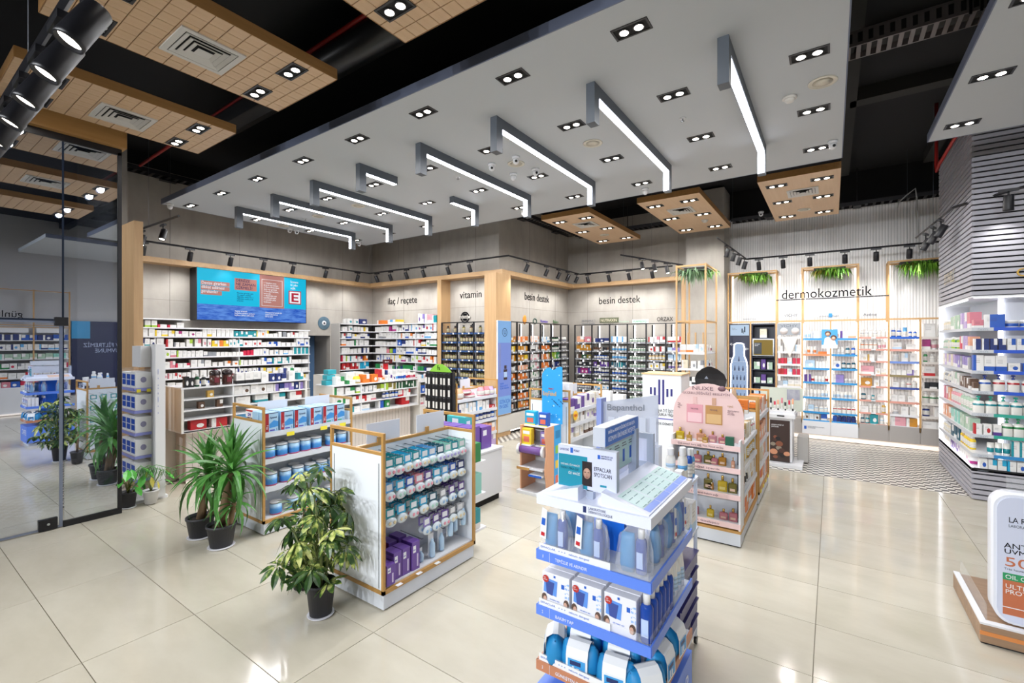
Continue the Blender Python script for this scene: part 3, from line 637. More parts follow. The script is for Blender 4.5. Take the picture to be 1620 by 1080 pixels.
def item(k, x, y, z, w, d, h, face, col, label, group, tilt=0):
    rz = {'-Y': 0, '+X': PI/2, '-X': -PI/2}[face] if isinstance(face, str) else face
    ITEMS.append((k, (x, y, z), (w, d, h), rz, col, label, group, tilt))
NOUN = dict(box='box', sbox='box', cbox='box', gbox='box', vit='amber bottle', sb='bottle', lot='bottle', pump='pump bottle', tube='tube', jar='jar', spray='spray', perf='glass bottle', can='tin', pouch='pouch')
def cnm(k, col):
    c = CNAME.get(col, col)
    if k in ('vit',): return 'cream labelled'
    if k.endswith('_w') or k in ('sb_wg', 'jar', 'spray', 'pump_b', 'pump_t', 'pump_g'):
        return 'white' if col in ('white', 'cream') else f'{c}-and-white'.replace(' ', '-')
    return c
def shelf_row(face, a0, a1, b, z, segs, where, group, ranks=1, jit=.12, start=1):
    """fill one shelf: face -Y runs along x in front plane y=b, +X runs along y with front plane x=b.
    segs: (share, kind, colours, width, height[, depth, gap])"""
    tot = sum(s[0] for s in segs); L = a1-a0; p = a0; n = start
    for s in segs:
        share, k, cols, w, h = s[:5]; d = s[5] if len(s) > 5 else w; gap = s[6] if len(s) > 6 else .004
        end = p+L*share/tot
        if k is None: p = end; continue
        cnt = max(1, int((end-p)/(w+gap)+.35)); stepw = (end-p)/cnt
        for i in range(cnt):
            ww = min(w, stepw-.002)*R.uniform(1-jit*.5, 1); hh = h*R.uniform(1-jit, 1+jit*.3); q = p+stepw*(i+.5)
            col = R.choice(cols)
            lb = f'{cnm(k, col)} {NOUN[k.split("_")[0]]}, {nth(n)} from left, {where}'; n += 1
            off = R.uniform(0, .02)*jit/.12
            for rk in range(ranks):
                o = off+d*.5+rk*(d+.006)
                if rk > 0: lb2 = lb.replace(' from left', f' from left in the {nth(rk+1)} rank')
                else: lb2 = lb
                if face == '-Y': item(k, q, b+o, z, ww, d, hh, face, col, lb2, group)
                else: item(k, b-o, q, z, ww, d, hh, face, col, lb2, group)
        p = end
    return n
def flush_items():
    per = {}
    for it in ITEMS: per.setdefault(KIND[it[0]][0], []).append(it)
    for name, its in per.items():
        def px(it):
            x, y, z = it[1]; f = max(.3, -.5715*x+.8206*y); return it[2][0]*it[2][2]/f/f
        its.sort(key=px, reverse=True)
        for k, loc, (w, d, h), rz, col, label, group, tilt in its[:297]:
            nm, cat, me, ex = KIND[k]
            o = bpy.data.objects.new(nm, me); COL.objects.link(o); o.location = loc; o.scale = (w, d, h); o.rotation_euler = (tilt, 0, rz+R.uniform(-.03, .03))
            o.color = COLR[col]; tag(o, label, cat, group)
        rest = its[297:]
        if rest:
            byk = {}
            for it in rest: byk.setdefault((it[0], it[4]), []).append(it)
            root = None
            for (k, col), lst in byk.items():
                me0 = KIND[k][2]; V = []; F = []; MI = []
                vs0 = [v.co.copy() for v in me0.vertices]; fs0 = [tuple(p.vertices) for p in me0.polygons]; mi0 = [p.material_index for p in me0.polygons]
                for it in lst:
                    T = Matrix.Translation(it[1]) @ Matrix.Rotation(it[3], 4, 'Z') @ Matrix.Diagonal((*it[2], 1)); i0 = len(V)
                    V += [tuple(T @ v) for v in vs0]; F += [tuple(i0+q for q in f) for f in fs0]; MI += mi0
                me = bpy.data.meshes.new(name+'_stock'); me.from_pydata(V, [], F)
                for m in me0.materials: me.materials.append(OBJC if m in (PR_W, PR_C, LB_W, LB_C, LB_V) else m)
                me.polygons.foreach_set('material_index', MI)
                o = bpy.data.objects.new(name+'_stock', me); COL.objects.link(o); o.color = COLR['white' if k.endswith('_w') and R.random() < .75 else col]; o['kind'] = 'stuff'
                if root is None:
                    root = bpy.data.objects.new(name+'_stock', None); COL.objects.link(root); root['kind'] = 'stuff'; root['label'] = f'many small {name.replace("_", " ")}es on the farther shelves'.replace('bottlees', 'bottles'); root['category'] = 'stock'
                o.parent = root
# ---------------------------------------------------------------- wall shelving
SHELF = M('white shelf board', 'e9e9ec', .35); SBACK = M('plain grey shelf back', '8b8781', .8)  # shelf backs are a plain grey, darker than the boards
DBLUE = M('dark blue price rail', '2b4a78', .4); GRAIL = M('grey price rail', '8f9297', .4); BRAIL = M('bright blue price rail', '2f93d0', .4)
def tags_on(parent, face, a0, a1, b, z, n, mat, w=.05, h=.03):
    m = MB()
    for i in range(n):
        q = a0+(a1-a0)*(i+R.uniform(.25, .75))/n
        if face == '-Y': m.box(q-w/2, q+w/2, b-.006, b-.003, z-h, z)
        else: m.box(b+.003, b+.006, q-w/2, q+w/2, z-h, z)
    o = m.build('price_tag', mat, parent, 'stuff')
def shelving(name, label, face, a0, a1, wall, front, zs, cat='shelving', th=.022, rail=None, uprights=(), umat=SHELF, z0=0, ztop=None, split=True):
    """shelf boards between a wall plane and a front plane"""
    loc = (a0, wall, z0) if face == '-Y' else (wall, a0, z0)
    t = thing(name, label, cat, loc)
    for z in zs:
        m = MB()
        if face == '-Y': m.box(a0, a1, front, wall, z-th, z)
        else: m.box(wall, front, a0, a1, z-th, z)
        o = m.build('shelf', SHELF, t)
        if rail:
            m = MB()
            if face == '-Y': m.box(a0, a1, front-.006, front-.001, z-.04, z+.004)
            else: m.box(front+.001, front+.006, a0, a1, z-.04, z+.004)
            m.build('price_rail', rail, o)
    for u in uprights:
        m = MB(); top = ztop or max(zs)
        if face == '-Y': m.box(u-.011, u+.011, front, front+.03, z0, top)
        else: m.box(front-.03, front, u-.011, u+.011, z0, top)
        m.build('upright', umat, t)
    return t
# pharmacy wall
PZ = [2.175, 2.02, 1.832, 1.65, 1.46, 1.27, 1.07, .88]
t = shelving('wall_shelving', 'long white medicine shelving under the lit wall screen', '+X', 2.5, 5.83, -9.9, -9.55, PZ)
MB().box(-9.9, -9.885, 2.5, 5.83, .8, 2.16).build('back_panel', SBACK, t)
for y in (2.98, 4.35, 5.82): MB().box(-9.885, -9.58, y-.008, y+.008, .8, 2.02).build('divider', SHELF, t)
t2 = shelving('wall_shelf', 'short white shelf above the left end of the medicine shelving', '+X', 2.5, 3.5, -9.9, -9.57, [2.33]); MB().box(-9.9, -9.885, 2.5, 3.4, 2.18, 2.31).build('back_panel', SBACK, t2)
MED = ['white']*4+['red', 'sky', 'navy', 'green', 'orange', 'yellow', 'rose', 'blue', 'teal', 'purple', 'crimson', 'grey', 'lime', 'magenta']
def med(n, w0=.06, w1=.12, h0=.07, h1=.15):
    s = []
    for _ in range(n):
        r = R.random(); c = R.choice(MED)
        s.append((R.uniform(.5, 1.5), 'box_c' if r < .1 and c != 'white' else 'box_w', [c, R.choice(MED)] if r < .5 else [c], R.uniform(w0, w1), R.uniform(h0, h1), .1))
    return s
GP = 'medicine boxes on the pharmacy wall'
rn = ['top', 'second', 'third', 'fourth', 'fifth', 'sixth', 'seventh', 'eighth', 'ninth']
shelf_row('+X', 2.62, 3.42, -9.6, 2.176, [(1, 'box_w', ['red'], .16, .13, .12), (.8, 'box_w', ['white', 'lime'], .08, .13), (1.3, 'box_w', ['crimson', 'rose'], .14, .05, .1), (.5, 'box_w', ['white'], .12, .1)], 'upper left ledge by the oak post', GP)
for i, z in enumerate(PZ[1:]):
    if i < 6: shelf_row('+X', 2.6, 5.8, -9.56, z+.001, med(11 if i < 4 else 9), f'{rn[i]} long shelf under the wall screen', GP)
    else: shelf_row('+X', 2.6, 3.9, -9.56, z+.001, med(5), 'lowest long shelf under the wall screen', GP)
# white wavy drawers below
t = thing('drawer_cabinet', 'white drawer cabinet with wavy fronts under the medicine shelving', 'cabinet', (-9.9, 2.5, 0))
MB().box(-9.9, -9.55, 2.5, 5.83, .02, .84).build('carcass', WHITE2, t)
for y0 in (2.52, 3.19, 3.86):
    for k in range(7):
        z0 = .06+k*.11; m = MB(); rs = []
        for q in range(9):
            f = q/8; yy = y0+.02+.62*f; b = .02*math.sin(f*PI*2)*.8
            rs.append([(-9.55, yy, z0), (-9.53, yy, z0), (-9.515, yy, z0+.05+b), (-9.535, yy, z0+.1), (-9.55, yy, z0+.1)])
        m.rings(rs, 0, False); m.build('drawer', WHITE2, t)
# return shelf and vitamin side
IZ = [2.35, 2.17, 2.0, 1.82, 1.635, 1.44, 1.245, 1.05]
t = thing('corner_shelving', 'white medicine shelving wrapping the corner below the lettering ilaç / reçete', 'shelving', (-9.9, 6.58, 0))
for z in IZ:
    MB().face([(-9.9, 6.6, z), (-9.55, 6.6, z), (-9.55, 7.5, z), (-7.3, 7.5, z), (-7.3, 7.8, z), (-9.9, 7.8, z)]).box(-9.56, -9.55, 6.6, 7.5, z-.022, z).box(-9.55, -7.3, 7.5, 7.51, z-.022, z).face([(-9.9, 6.6, z-.02), (-9.9, 7.8, z-.02), (-7.3, 7.8, z-.02), (-7.3, 7.5, z-.02), (-9.55, 7.5, z-.02), (-9.55, 6.6, z-.02)]).build('shelf', SHELF, t)
MB().box(-9.9, -9.56, 6.58, 6.6, .1, 2.35).build('side_panel', LGREY, t)
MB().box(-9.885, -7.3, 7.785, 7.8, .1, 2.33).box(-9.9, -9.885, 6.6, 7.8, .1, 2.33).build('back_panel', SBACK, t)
for x in (-8.65, -8.0): MB().box(x-.008, x+.008, 7.52, 7.785, .3, 2.33).build('divider', SHELF, t)
GI = 'medicine boxes under the lettering ilaç / reçete'
for i, z in enumerate(IZ):
    if i == 0:
        shelf_row('+X', 6.7, 7.4, -9.57, z+.001, [(.3, 'box_w', ['rose'], .06, .12), (1, 'box_w', ['teal'], .13, .13), (.7, 'box_c', ['navy'], .22, .14, .12)], 'top board of the corner', GI)
        shelf_row('-Y', -9.4, -7.32, 7.52, z+.001, [(.35, 'box_c', ['orange'], .2, .11), (.3, None, 0, 0, 0), (.6, 'box_w', ['yellow', 'sky'], .2, .1), (1.1, None, 0, 0, 0), (.5, 'box_w', ['purple', 'violet'], .09, .22), (.25, 'gbox_c', ['pink'], .2, .2), (.22, 'gbox_c', ['teal'], .2, .16)], 'top board under ilaç / reçete', GI)
        continue
    nm = rn[i]
    if i == 6:
        shelf_row('+X', 6.65, 7.45, -9.57, z+.001, [(1.2, 'box_c', ['red'], .1, .16), (.8, 'box_c', ['cyan'], .1, .16)], f'{nm} shelf of the corner return', GI)
        shelf_row('-Y', -9.45, -7.32, 7.52, z+.001, med(7), f'{nm} shelf under ilaç / reçete', GI); continue
    shelf_row('+X', 6.65, 7.45, -9.57, z+.001, med(4, .08, .14, .1, .15), f'{nm} shelf of the corner return', GI)
    shelf_row('-Y', -9.45, -7.32, 7.52, z+.001, med(8, .07, .14, .09, .16), f'{nm} shelf under ilaç / reçete', GI)
# vitamin bay
def black_bay(label, face, posts, wall, front, zs, z0, rail, strips, ztop=2.345):
    t = thing('display_shelving', label, 'shelving', ((posts[0], wall, z0) if face == '-Y' else (wall, posts[0], z0)))
    for i, u in enumerate(posts):
        m = MB()
        if face == '-Y': m.box(u-.014, u+.014, front, front+.03, z0, ztop)
        else: m.box(front-.03, front, u-.014, u+.014, z0, ztop)
        m.build('post', BLACK, t)
    m = MB()
    if face == '-Y': m.box(posts[0], posts[-1], front-.001, front+.029, ztop-.02, ztop)
    else: m.box(front-.029, front+.001, posts[0], posts[-1], ztop-.02, ztop)
    m.build('top_rail', BLACK, t)
    for z in zs:
        for a, b in zip(posts, posts[1:]):
            m = MB()
            if face == '-Y': m.box(a+.015, b-.015, front+.01, wall, z-.018, z)
            else: m.box(wall, front-.01, a+.015, b-.015, z-.018, z)
            s = m.build('shelf', M('dark grey shelf', '55585c', .4), t)
            m = MB()
            if face == '-Y': m.box(a+.015, b-.015, front+.003, front+.009, z-.034, z+.004)
            else: m.box(front-.009, front-.003, a+.015, b-.015, z-.034, z+.004)
            m.build('price_rail', rail, s)
            tags_on(s, face, a+.03, b-.03, front+.004 if face == '-Y' else front-.004, z-.003, max(1, int((b-a)/.16)), PAPER, .04, .028)
    for a, b in strips:
        m = MB()
        if face == '-Y': m.box(a-.009, a+.009, wall-.02, wall-.004, z0+.05, ztop-.03)
        else: m.box(wall+.004, wall+.02, a-.009, a+.009, z0+.05, ztop-.03)
        m.build('led_strip', STRIPW, t)
        m = MB()
        if face == '-Y': m.box(a-.05, a-.02, wall-.02, wall, z0+.05, ztop-.03)
        else: m.box(wall, wall+.02, a-.05, a-.02, z0+.05, ztop-.03)
        m.build('back_rail', BLACK, t)
    return t
VZ = [2.112, 1.916, 1.727, 1.538, 1.343, 1.154, .96, .77]; VP = [-7.14, -6.68, -6.22, -5.775]
black_bay('black framed vitamin shelving between two oak pilasters', '-Y', VP, 7.8, 7.5, VZ, .45, DBLUE, [(-6.91, 0), (-6.45, 0), (-6.0, 0)])
rn8 = ['top', 'second', 'third', 'fourth', 'fifth', 'sixth', 'seventh', 'eighth', 'ninth']
bn3 = ['left', 'middle', 'right']
for i, z in enumerate(VZ[:7]):
    for c in range(3):
        shelf_row('-Y', VP[c]+.03, VP[c+1]-.02, 7.53, z+.001, [(1, 'vit', ['olive', 'brown'], .075 if i == 0 else R.choice((.062, .068, .07)), .16 if i == 0 else .125, .07, .09 if i == 0 else .003)], f'{rn8[i]} shelf, {bn3[c]} bay under vitamin', 'amber vitamin bottles', jit=.08)
# besin destek first wall
BP = [7.82, 8.06, 8.56, 9.02, 9.5, 9.98, 10.38]; BZ = [1.907, 1.707, 1.506, 1.306, 1.105, .9, .69, .5]
black_bay('black framed supplement shelving on the first besin destek wall', '+X', BP, -5.77, -5.47, BZ, .44, GRAIL, [(8.14, 0), (8.62, 0), (9.1, 0), (9.6, 0), (10.05, 0)])
MB().box(-5.77, -5.48, 10.4, 10.42, .44, 2.345).build('side_panel', CONC, bpy.data.objects['display_shelving.001'])
G1 = 'supplements on the first besin destek wall'; rows = [
 [('sbox_c', ['amber'], .09, .1), ('sbox_c', ['peach', 'orange'], .1, .13), ('sbox_w', ['peach'], .08, .14), ('sbox_w', ['ice', 'sky'], .1, .13), ('sb_k', ['forest'], .08, .13), ('sb_w', ['grey'], .08, .12)],
 [('sbox_c', ['yellow'], .09, .12), ('sbox_c', ['amber'], .12, .12), ('sbox_w', ['black'], .08, .15), ('sbox_c', ['orange'], .11, .12), ('sb_k', ['forest'], .08, .13), ('sb_w', ['grey'], .08, .1)],
 [('sbox_c', ['amber'], .09, .13), ('sbox_c', ['amber', 'yellow'], .12, .13), ('sbox_w', ['pink'], .1, .13), ('sbox_c', ['orange', 'peach'], .1, .13), ('sbox_c', ['lime', 'green'], .12, .16), ('sb_w', ['grey'], .08, .1)],
 [('sbox_w', ['white'], .08, .08), ('sbox_c', ['peach'], .1, .1), ('sbox_w', ['rose', 'green'], .1, .15), ('sbox_c', ['orange'], .1, .13), ('sbox_c', ['navy'], .12, .12), ('sb_w', ['grey'], .07, .1)],
 [('sbox_c', ['orange'], .09, .15), ('sbox_c', ['red', 'orange'], .12, .13), ('sbox_w', ['sage', 'green'], .09, .13), ('sbox_w', ['orange'], .1, .13), ('sbox_w', ['grey'], .1, .12), ('sb_w', ['grey'], .07, .1)],
 [('sbox_w', ['white'], .08, .08), ('sbox_c', ['orange', 'gold'], .1, .1), ('sbox_w', ['sage'], .09, .13), ('sbox_c', ['peach'], .1, .12), ('sbox_w', ['sage'], .1, .12), ('sb_w', ['grey'], .08, .12)],
 [('sbox_w', ['navy'], .09, .07), ('sbox_c', ['orange'], .11, .12), ('sbox_w', ['sage'], .09, .13), ('sbox_c', ['peach'], .1, .12), ('sbox_w', ['grey'], .1, .12), ('sb_w', ['grey'], .08, .12)],
 [('sbox_c', ['peach', 'brown'], .09, .1), ('sbox_c', ['amber', 'orange'], .11, .13), ('sbox_w', ['navy'], .09, .1), ('sbox_c', ['navy'], .1, .12), None, None]]
for i, r in enumerate(rows):
    for c, q in enumerate(r):
        if q: shelf_row('+X', BP[c]+.03, BP[c+1]-.02, -5.51, BZ[i]+.001, [(1, q[0], q[1], q[2], q[3], .09)], f'{rn8[i]} shelf, {nth(c+1)} bay on besin destek turning wall', G1, jit=.06)
# besin destek second wall
SP = [-5.42, -4.945, -4.474, -4.02, -3.563, -3.11, -2.665]; SZ = [1.903, 1.686, 1.49, 1.297, 1.11, .923, .73, .54, .36]
black_bay('black framed supplement shelving on the second besin destek wall', '-Y', SP, 10.9, 10.6, SZ, .3, GRAIL, [(-5.32, 0), (-4.86, 0), (-4.39, 0), (-3.93, 0), (-3.47, 0), (-3.02, 0)])
G2 = 'supplements on the second besin destek wall'
cols = [[('sbox_c', ['rose', 'peach'], .19, .15), ('sbox_c', ['amber'], .08, .15), ('sbox_c', ['forest', 'brown', 'olive'], .14, .1), ('sbox_c', ['dark', 'yellow'], .13, .1), ('sbox_c', ['magenta', 'purple'], .1, .14), ('sb_k', ['dark'], .07, .1), ('sb_k', ['navy'], .07, .1)],
 [('sbox_c', ['purple', 'navy'], .12, .1), ('sbox_c', ['dark', 'brown'], .06, .09), ('sb_k', ['navy', 'blue'], .07, .11), ('sbox_c', ['purple', 'black'], .08, .12), ('sb_w', ['navy'], .07, .12), ('sb_w', ['green', 'navy'], .07, .1), ('sbox_w', ['sky'], .1, .12)],
 [('sbox_w', ['sky'], .14, .14), ('sb_w', ['sky'], .07, .12), ('sb_w', ['sky'], .08, .13), ('sbox_c', ['red', 'petrol', 'grey', 'teal'], .05, .12), ('sb_w', ['blue'], .07, .12), ('sb_w', ['cyan'], .07, .12), ('sb_w', ['blue'], .075, .12), ('sb_w', ['sky'], .075, .11), ('sbox_c', ['sky', 'teal', 'peach'], .12, .1)],
 [('sb_wg', ['sage'], .065, .1)]*8+[('sbox_c', ['magenta', 'purple'], .1, .09)],
 [('sbox_w', ['red', 'rose'], .12, .13), ('sbox_w', ['red'], .11, .12), ('spray_c', ['yellow', 'gold'], .08, .15), ('sbox_w', ['yellow'], .11, .13), ('sbox_w', ['yellow', 'amber'], .1, .12), ('sbox_c', ['purple', 'orange'], .13, .12), ('sbox_w', ['ice'], .12, .14), ('sbox_w', ['yellow'], .1, .12)],
 [('sbox_w', ['red'], .13, .13), ('sbox_c', ['violet', 'ice'], .1, .1), ('sbox_c', ['ice'], .12, .15), ('sb_w', ['violet'], .07, .12), ('sbox_w', ['ice'], .1, .12), ('sbox_w', ['grey'], .1, .12)]]
for c, lst in enumerate(cols):
    for i, q in enumerate(lst):
        shelf_row('-Y', SP[c]+.03, SP[c+1]-.02, 10.64, SZ[i]+.001, [(1, q[0], q[1], q[2], q[3], min(q[2], .09))], f'{rn8[i]} shelf, {nth(c+1)} bay on the far besin destek wall', G2, jit=.08)
# plinths
PL = M('pale plinth laminate', 'd9d6cf', .4)
m = MB().box(-9.9, -9.6, 6.6, 7.5, 0, .1); 
t = thing('plinth_cabinet', 'pale plinth cabinet below the first besin destek shelving', 'cabinet', (-5.77, 7.3, 0))
MB().box(-5.77, -5.46, 7.3, 10.6, .09, .42).build('carcass', PL, t); MB().box(-5.77, -5.52, 7.32, 10.6, .01, .09).build('plinth', BLACKM, t)
for y0 in (7.32, 8.14, 8.96, 9.78): MB().box(-5.46, -5.455, y0, y0+.8, .1, .41).build('door', PL, t)
MB().box(-5.5, -5.49, 7.32, 10.6, .06, .085).build('led_strip', STRIP, t)
t = thing('plinth_cabinet', 'pale plinth cabinet below the second besin destek shelving', 'cabinet', (-5.46, 10.9, 0))
MB().box(-5.46, -2.66, 10.59, 10.9, .09, .3).build('carcass', PL, t); MB().box(-5.46, -2.66, 10.64, 10.9, .01, .09).build('plinth', BLACKM, t)
for x0 in (-5.44, -4.5, -3.56): MB().box(x0, x0+.92, 10.585, 10.59, .1, .29).build('door', PL, t)
t = thing('plinth_cabinet', 'oak plinth below the vitamin shelving', 'cabinet', (-7.15, 7.8, 0)); MB().box(-7.15, -5.77, 7.5, 7.8, .02, .44).build('carcass', WOODX, t)
for x0 in (-7.14, -6.68, -6.22): MB().box(x0, x0+.44, 7.495, 7.5, .04, .42).build('door', WOODX, t)
# lit blue advertising column on the oak pilaster
AD = M('lit blue advert', '8fc0f2', .3, emit=.75, ecol='8fbff5'); AD2 = M('lit violet advert', '8fa5ef', .3, emit=.7, ecol='8ea4f0')
t = thing('light_box', 'tall blue lit advertising panel on the oak pilaster between vitamin and besin destek', 'sign', (-5.46, 7.3, .45))
MB().box(-5.469, -5.435, 7.31, 7.765, .45, 2.345).build('casing', WHITE, t)
MB().box(-5.435, -5.43, 7.315, 7.76, 1.9, 2.34).box(-5.435, -5.43, 7.315, 7.76, .46, .82).build('screen', AD, t); MB().box(-5.435, -5.43, 7.315, 7.76, .82, 1.9).build('screen', AD2, t)
BR = M('printed brown bottle', '3c2c33', .4)
MB().box(-5.4295, -5.427, 7.5, 7.62, 1.15, 1.36).box(-5.4295, -5.427, 7.52, 7.6, 1.37, 1.44).build('printed_bottle', BR, t); MB().box(-5.427, -5.426, 7.505, 7.615, 1.2, 1.31).build('printed_label', M('printed pale label', 'a9c3e8', .4), t)
MB().box(-5.4295, -5.427, 7.33, 7.4, 1.3, 1.88).build('printed_dropper', M('printed grey dropper', '7a86b8', .4), t)
mm = MB().lathe([(.085, 0), (.085, .002), (.075, .002), (.075, 0)], n=24, caps=False).at('emblem', INK, t, (-5.43, 7.54, 2.11), (0, PI/2, 0))
text('U', (-5.429, 7.51, 2.07), .09, .07, '+X', INK, t)
text('DAHA\nFAZLA BİLGİ\nİÇİN TARAYIN', (-5.429, 7.38, 1.06), .035, .3, '+X', BLUEI, t); text('SİZİN İÇİN\nEN ÖZELİ', (-5.429, 7.36, .68), .07, .34, '+X', BLUEI, t)
# wall lettering
def sign(label, s, loc, h, w, face, mat=INK, ext=.003, cat='lettering', name='wall_lettering'):
    t = thing(name, label, cat, loc); text(s, loc, h, w, face, mat, t, 'letters', ext); return t
sign('black wall lettering reading ilaç / reçete', 'ilaç / reçete', (-9.3, 7.796, 2.86), .17, 1.25, '-Y')
sign('black wall lettering reading vitamin', 'vitamin', (-6.86, 7.796, 2.885), .165, .76, '-Y')
sign('black lettering besin destek on the wall turning back', 'besin destek', (-5.766, 8.78, 2.88), .18, 1.33, '+X')
sign('black lettering besin destek on the far wall', 'besin destek', (-4.89, 10.896, 2.87), .18, 1.3, '-Y')
LG = thing('wall_logo', 'round black supplement emblem over the vitamin shelving', 'logo', (-6.7, 7.79, 2.46))
q = MB().lathe([(.125, 0), (.125, .008), (.1, .008), (.1, 0)], n=28, caps=False).at('ring', INK, LG, (-6.7, 7.79, 2.46), (PI/2, 0, 0))
MB().box(-6.86, -6.54, 7.776, 7.79, 2.435, 2.485).build('band', M('pale concrete band', 'c0bbb3', .8), LG); text('SOLGAR', (-6.84, 7.774, 2.442), .036, .28, '-Y', INK, LG); MB().box(-6.75, -6.65, 7.78, 7.79, 2.385, 2.43).box(-6.75, -6.65, 7.78, 7.79, 2.5, 2.54).build('figure', INK, LG)
text('Since 1947     kalite', (-6.94, 7.785, 2.335), .025, .5, '-Y', INK, LG)
LG = thing('wall_logo', 'small orange oval logo over the first besin destek shelving', 'logo', (-5.76, 8.78, 2.42)); q = MB().lathe([(.07, 0), (.07, .01), (.05, .014), (0, .015)], n=20, sx=1.5).at('badge', M('orange badge', 'e2933c', .4), LG, (-5.768, 8.78, 2.42), (0, PI/2, 0))
LG = thing('wall_logo', 'small dark green rounded logo over the first besin destek shelving', 'logo', (-5.76, 9.22, 2.4)); q = MB().lathe([(.07, 0), (.07, .01), (.05, .01), (.05, .004)], n=20, sy=1.3, caps=False).at('badge', M('dark green badge', '2f5148', .4), LG, (-5.768, 9.22, 2.4), (0, PI/2, 0))
LG = thing('wall_logo', 'violet pharmaton lettering over the first besin destek shelving', 'logo', (-5.76, 9.47, 2.37)); text('Pharmaton', (-5.76, 9.47, 2.38), .07, .4, '+X', M('violet ink', '4a2fae', .4), LG); MB().box(-5.765, -5.758, 9.62, 9.85, 2.345, 2.355).build('underline', M('orange badge', 'e2933c', .4), LG)
LG = thing('wall_logo', 'green and red logo at the far end of the first besin destek shelving', 'logo', (-5.76, 10.08, 2.37)); text('Balen', (-5.76, 10.08, 2.38), .08, .34, '+X', M('green ink', '2f7a3c', .4), LG); MB().box(-5.765, -5.758, 10.1, 10.36, 2.345, 2.365).build('underline', RED, LG)
for s, x, z, h, w, mt, lb in (('NUTRAMULTI\nVitamin Health', -5.36, 2.43, .05, .42, INKG, 'grey two line logo over the first bay of the far besin destek wall'), ('NUTRAXIN', -4.83, 2.42, .07, .42, M('pale sand ink', 'd8d2b8', .4), 'boxed olive logo over the second bay of the far besin destek wall'), ('Venatura', -4.35, 2.39, .05, .3, M('pale green ink', 'a9c9b4', .4), 'faint green logo over the third bay of the far besin destek wall'), ('PURMEDIQ', -3.98, 2.385, .05, .36, M('green ink two', '3f9a74', .4), 'green boxed logo over the fourth bay of the far besin destek wall'), ('ORZAX', -3.4, 2.4, .1, .38, INK, 'thin black lettering orzax on the far besin destek wall')):
    LG = thing('wall_logo', lb, 'logo', (x, 10.88, z)); text(s, (x, 10.885, z), h, w, '-Y', mt, LG)
    if 'RAXIN' in s: MB().box(x-.03, x+w+.06, 10.89, 10.9, z-.03, z+.1).build('plate', M('olive plate', '5f634d', .5), LG); text('Vitamin & Mineral', (x+.08, 10.885, z-.075), .03, .3, '-Y', INK, LG)
    if 'PURM' in s: MB().box(x-.02, x+w+.02, 10.89, 10.9, z-.02, z+.07).build('plate', M('pale green plate', 'cfe5d8', .5), LG)
# round wall clock-like disc
t = thing('wall_disc', 'round blue grey disc with white hub on the wall above the doorway', 'wall disc', (-9.89, 6.39, 2.355))
q = MB().lathe([(.155, 0), (.155, .012), (.15, .016), (.055, .016)], n=36, caps=False).at('disc', mat_concrete('blue grey disc', '2f4a5c', '6d8796'), t, (-9.899, 6.39, 2.355), (0, PI/2, 0))
q = MB().lathe([(.055, .014), (.055, .02), (.025, .02)], n=24, caps=False).at('hub', WHITE, t, (-9.899, 6.39, 2.355), (0, PI/2, 0))
q = MB().lathe([(.025, .016), (.02, .024), (0, .026)], n=16).at('centre', BLACK, t, (-9.899, 6.39, 2.355), (0, PI/2, 0))
# screen
t = thing('wall_screen', 'wide lit advertising screen above the medicine shelving', 'screen', (-9.6, 3.62, 2.33))
MB().box(-9.88, -9.6, 3.61, 5.77, 2.325, 3.305).build('casing', BLACK, t)
CY = M('lit cyan screen', '13c3ea', .4, emit=.8, ecol='12c2ea'); SEA = M('lit sea screen', '2f6fd8', .4, emit=.75); SAL = M('lit salmon screen', 'c88a80', .4, emit=.7, ecol='c88a80')
nt, b = nodes(SEA); n = noise(nt, coords(nt, 'Object', (1, 1.6, 9)), 2.4, 6, .65); rp = ramp(nt, n, [(.35, h2('1d55c8')), (.6, h2('6a9ff2'))]); nt.links.new(rp, b.inputs['Emission Color'])
SW = M('lit white print', 'f2f4fa', .4, emit=.85); SN = M('lit navy print', '2b2a86', .4, emit=.3); SR = M('lit red print', 'c8213c', .4, emit=.6)
x = -9.6
MB().box(x, x+.004, 3.625, 5.755, 2.63, 3.295).build('picture', CY, t); MB().box(x, x+.004, 3.625, 5.755, 2.335, 2.63).build('picture', SEA, t)
MB().box(x+.004, x+.006, 4.75, 5.26, 2.62, 3.295).build('picture_panel', SAL, t)
MB().box(x+.004, x+.006, 4.27, 4.69, 2.94, 3.17).build('picture_panel', SAL, t)
for k, (z, wd_) in enumerate(((3.0, .5), (2.91, .5), (2.82, .36))): MB().box(x+.004, x+.006, 3.68, 3.68+wd_, z-.015, z+.065).build('picture_panel', SAL, t)
text('Denize girerken\ndikkat edilmesi\ngerekenler', (x+.008, 3.69, 3.0), .058, .48, '+X', SW, t); text('DENİZE\nNE ZAMAN\nGİRMELİ?', (x+.008, 4.29, 3.105), .052, .38, '+X', SN, t)
text('Denize girmek için\nen uygun saatler\nöğleden önce 9-11\nöğleden sonra 3-5\narasıdır.', (x+.008, 4.31, 2.87), .028, .36, '+X', SN, t)
text('1. Yemekten sonra\nen az iki saat bekleyin.\n2. Yüzme bilmiyorsanız\nderin suya girmeyin.\n3. Güneşten korunun,\nbol su için.\n4. Alkollü iken suya\nkesinlikle girmeyin.\n5. Çocukları yalnız\nbırakmayın.', (x+.008, 4.83, 3.12), .032, .38, '+X', SW, t)
MB().box(x+.006, x+.008, 4.79, 5.22, 2.66, 2.666).box(x+.006, x+.008, 4.79, 5.22, 3.2, 3.206).box(x+.006, x+.008, 4.79, 4.796, 2.66, 3.2).box(x+.006, x+.008, 5.214, 5.22, 2.66, 3.2).build('outline', SW, t)
text('Eczanene\nbir yakın\nsağlık', (x+.008, 5.4, 3.19), .05, .22, '+X', SW, t)
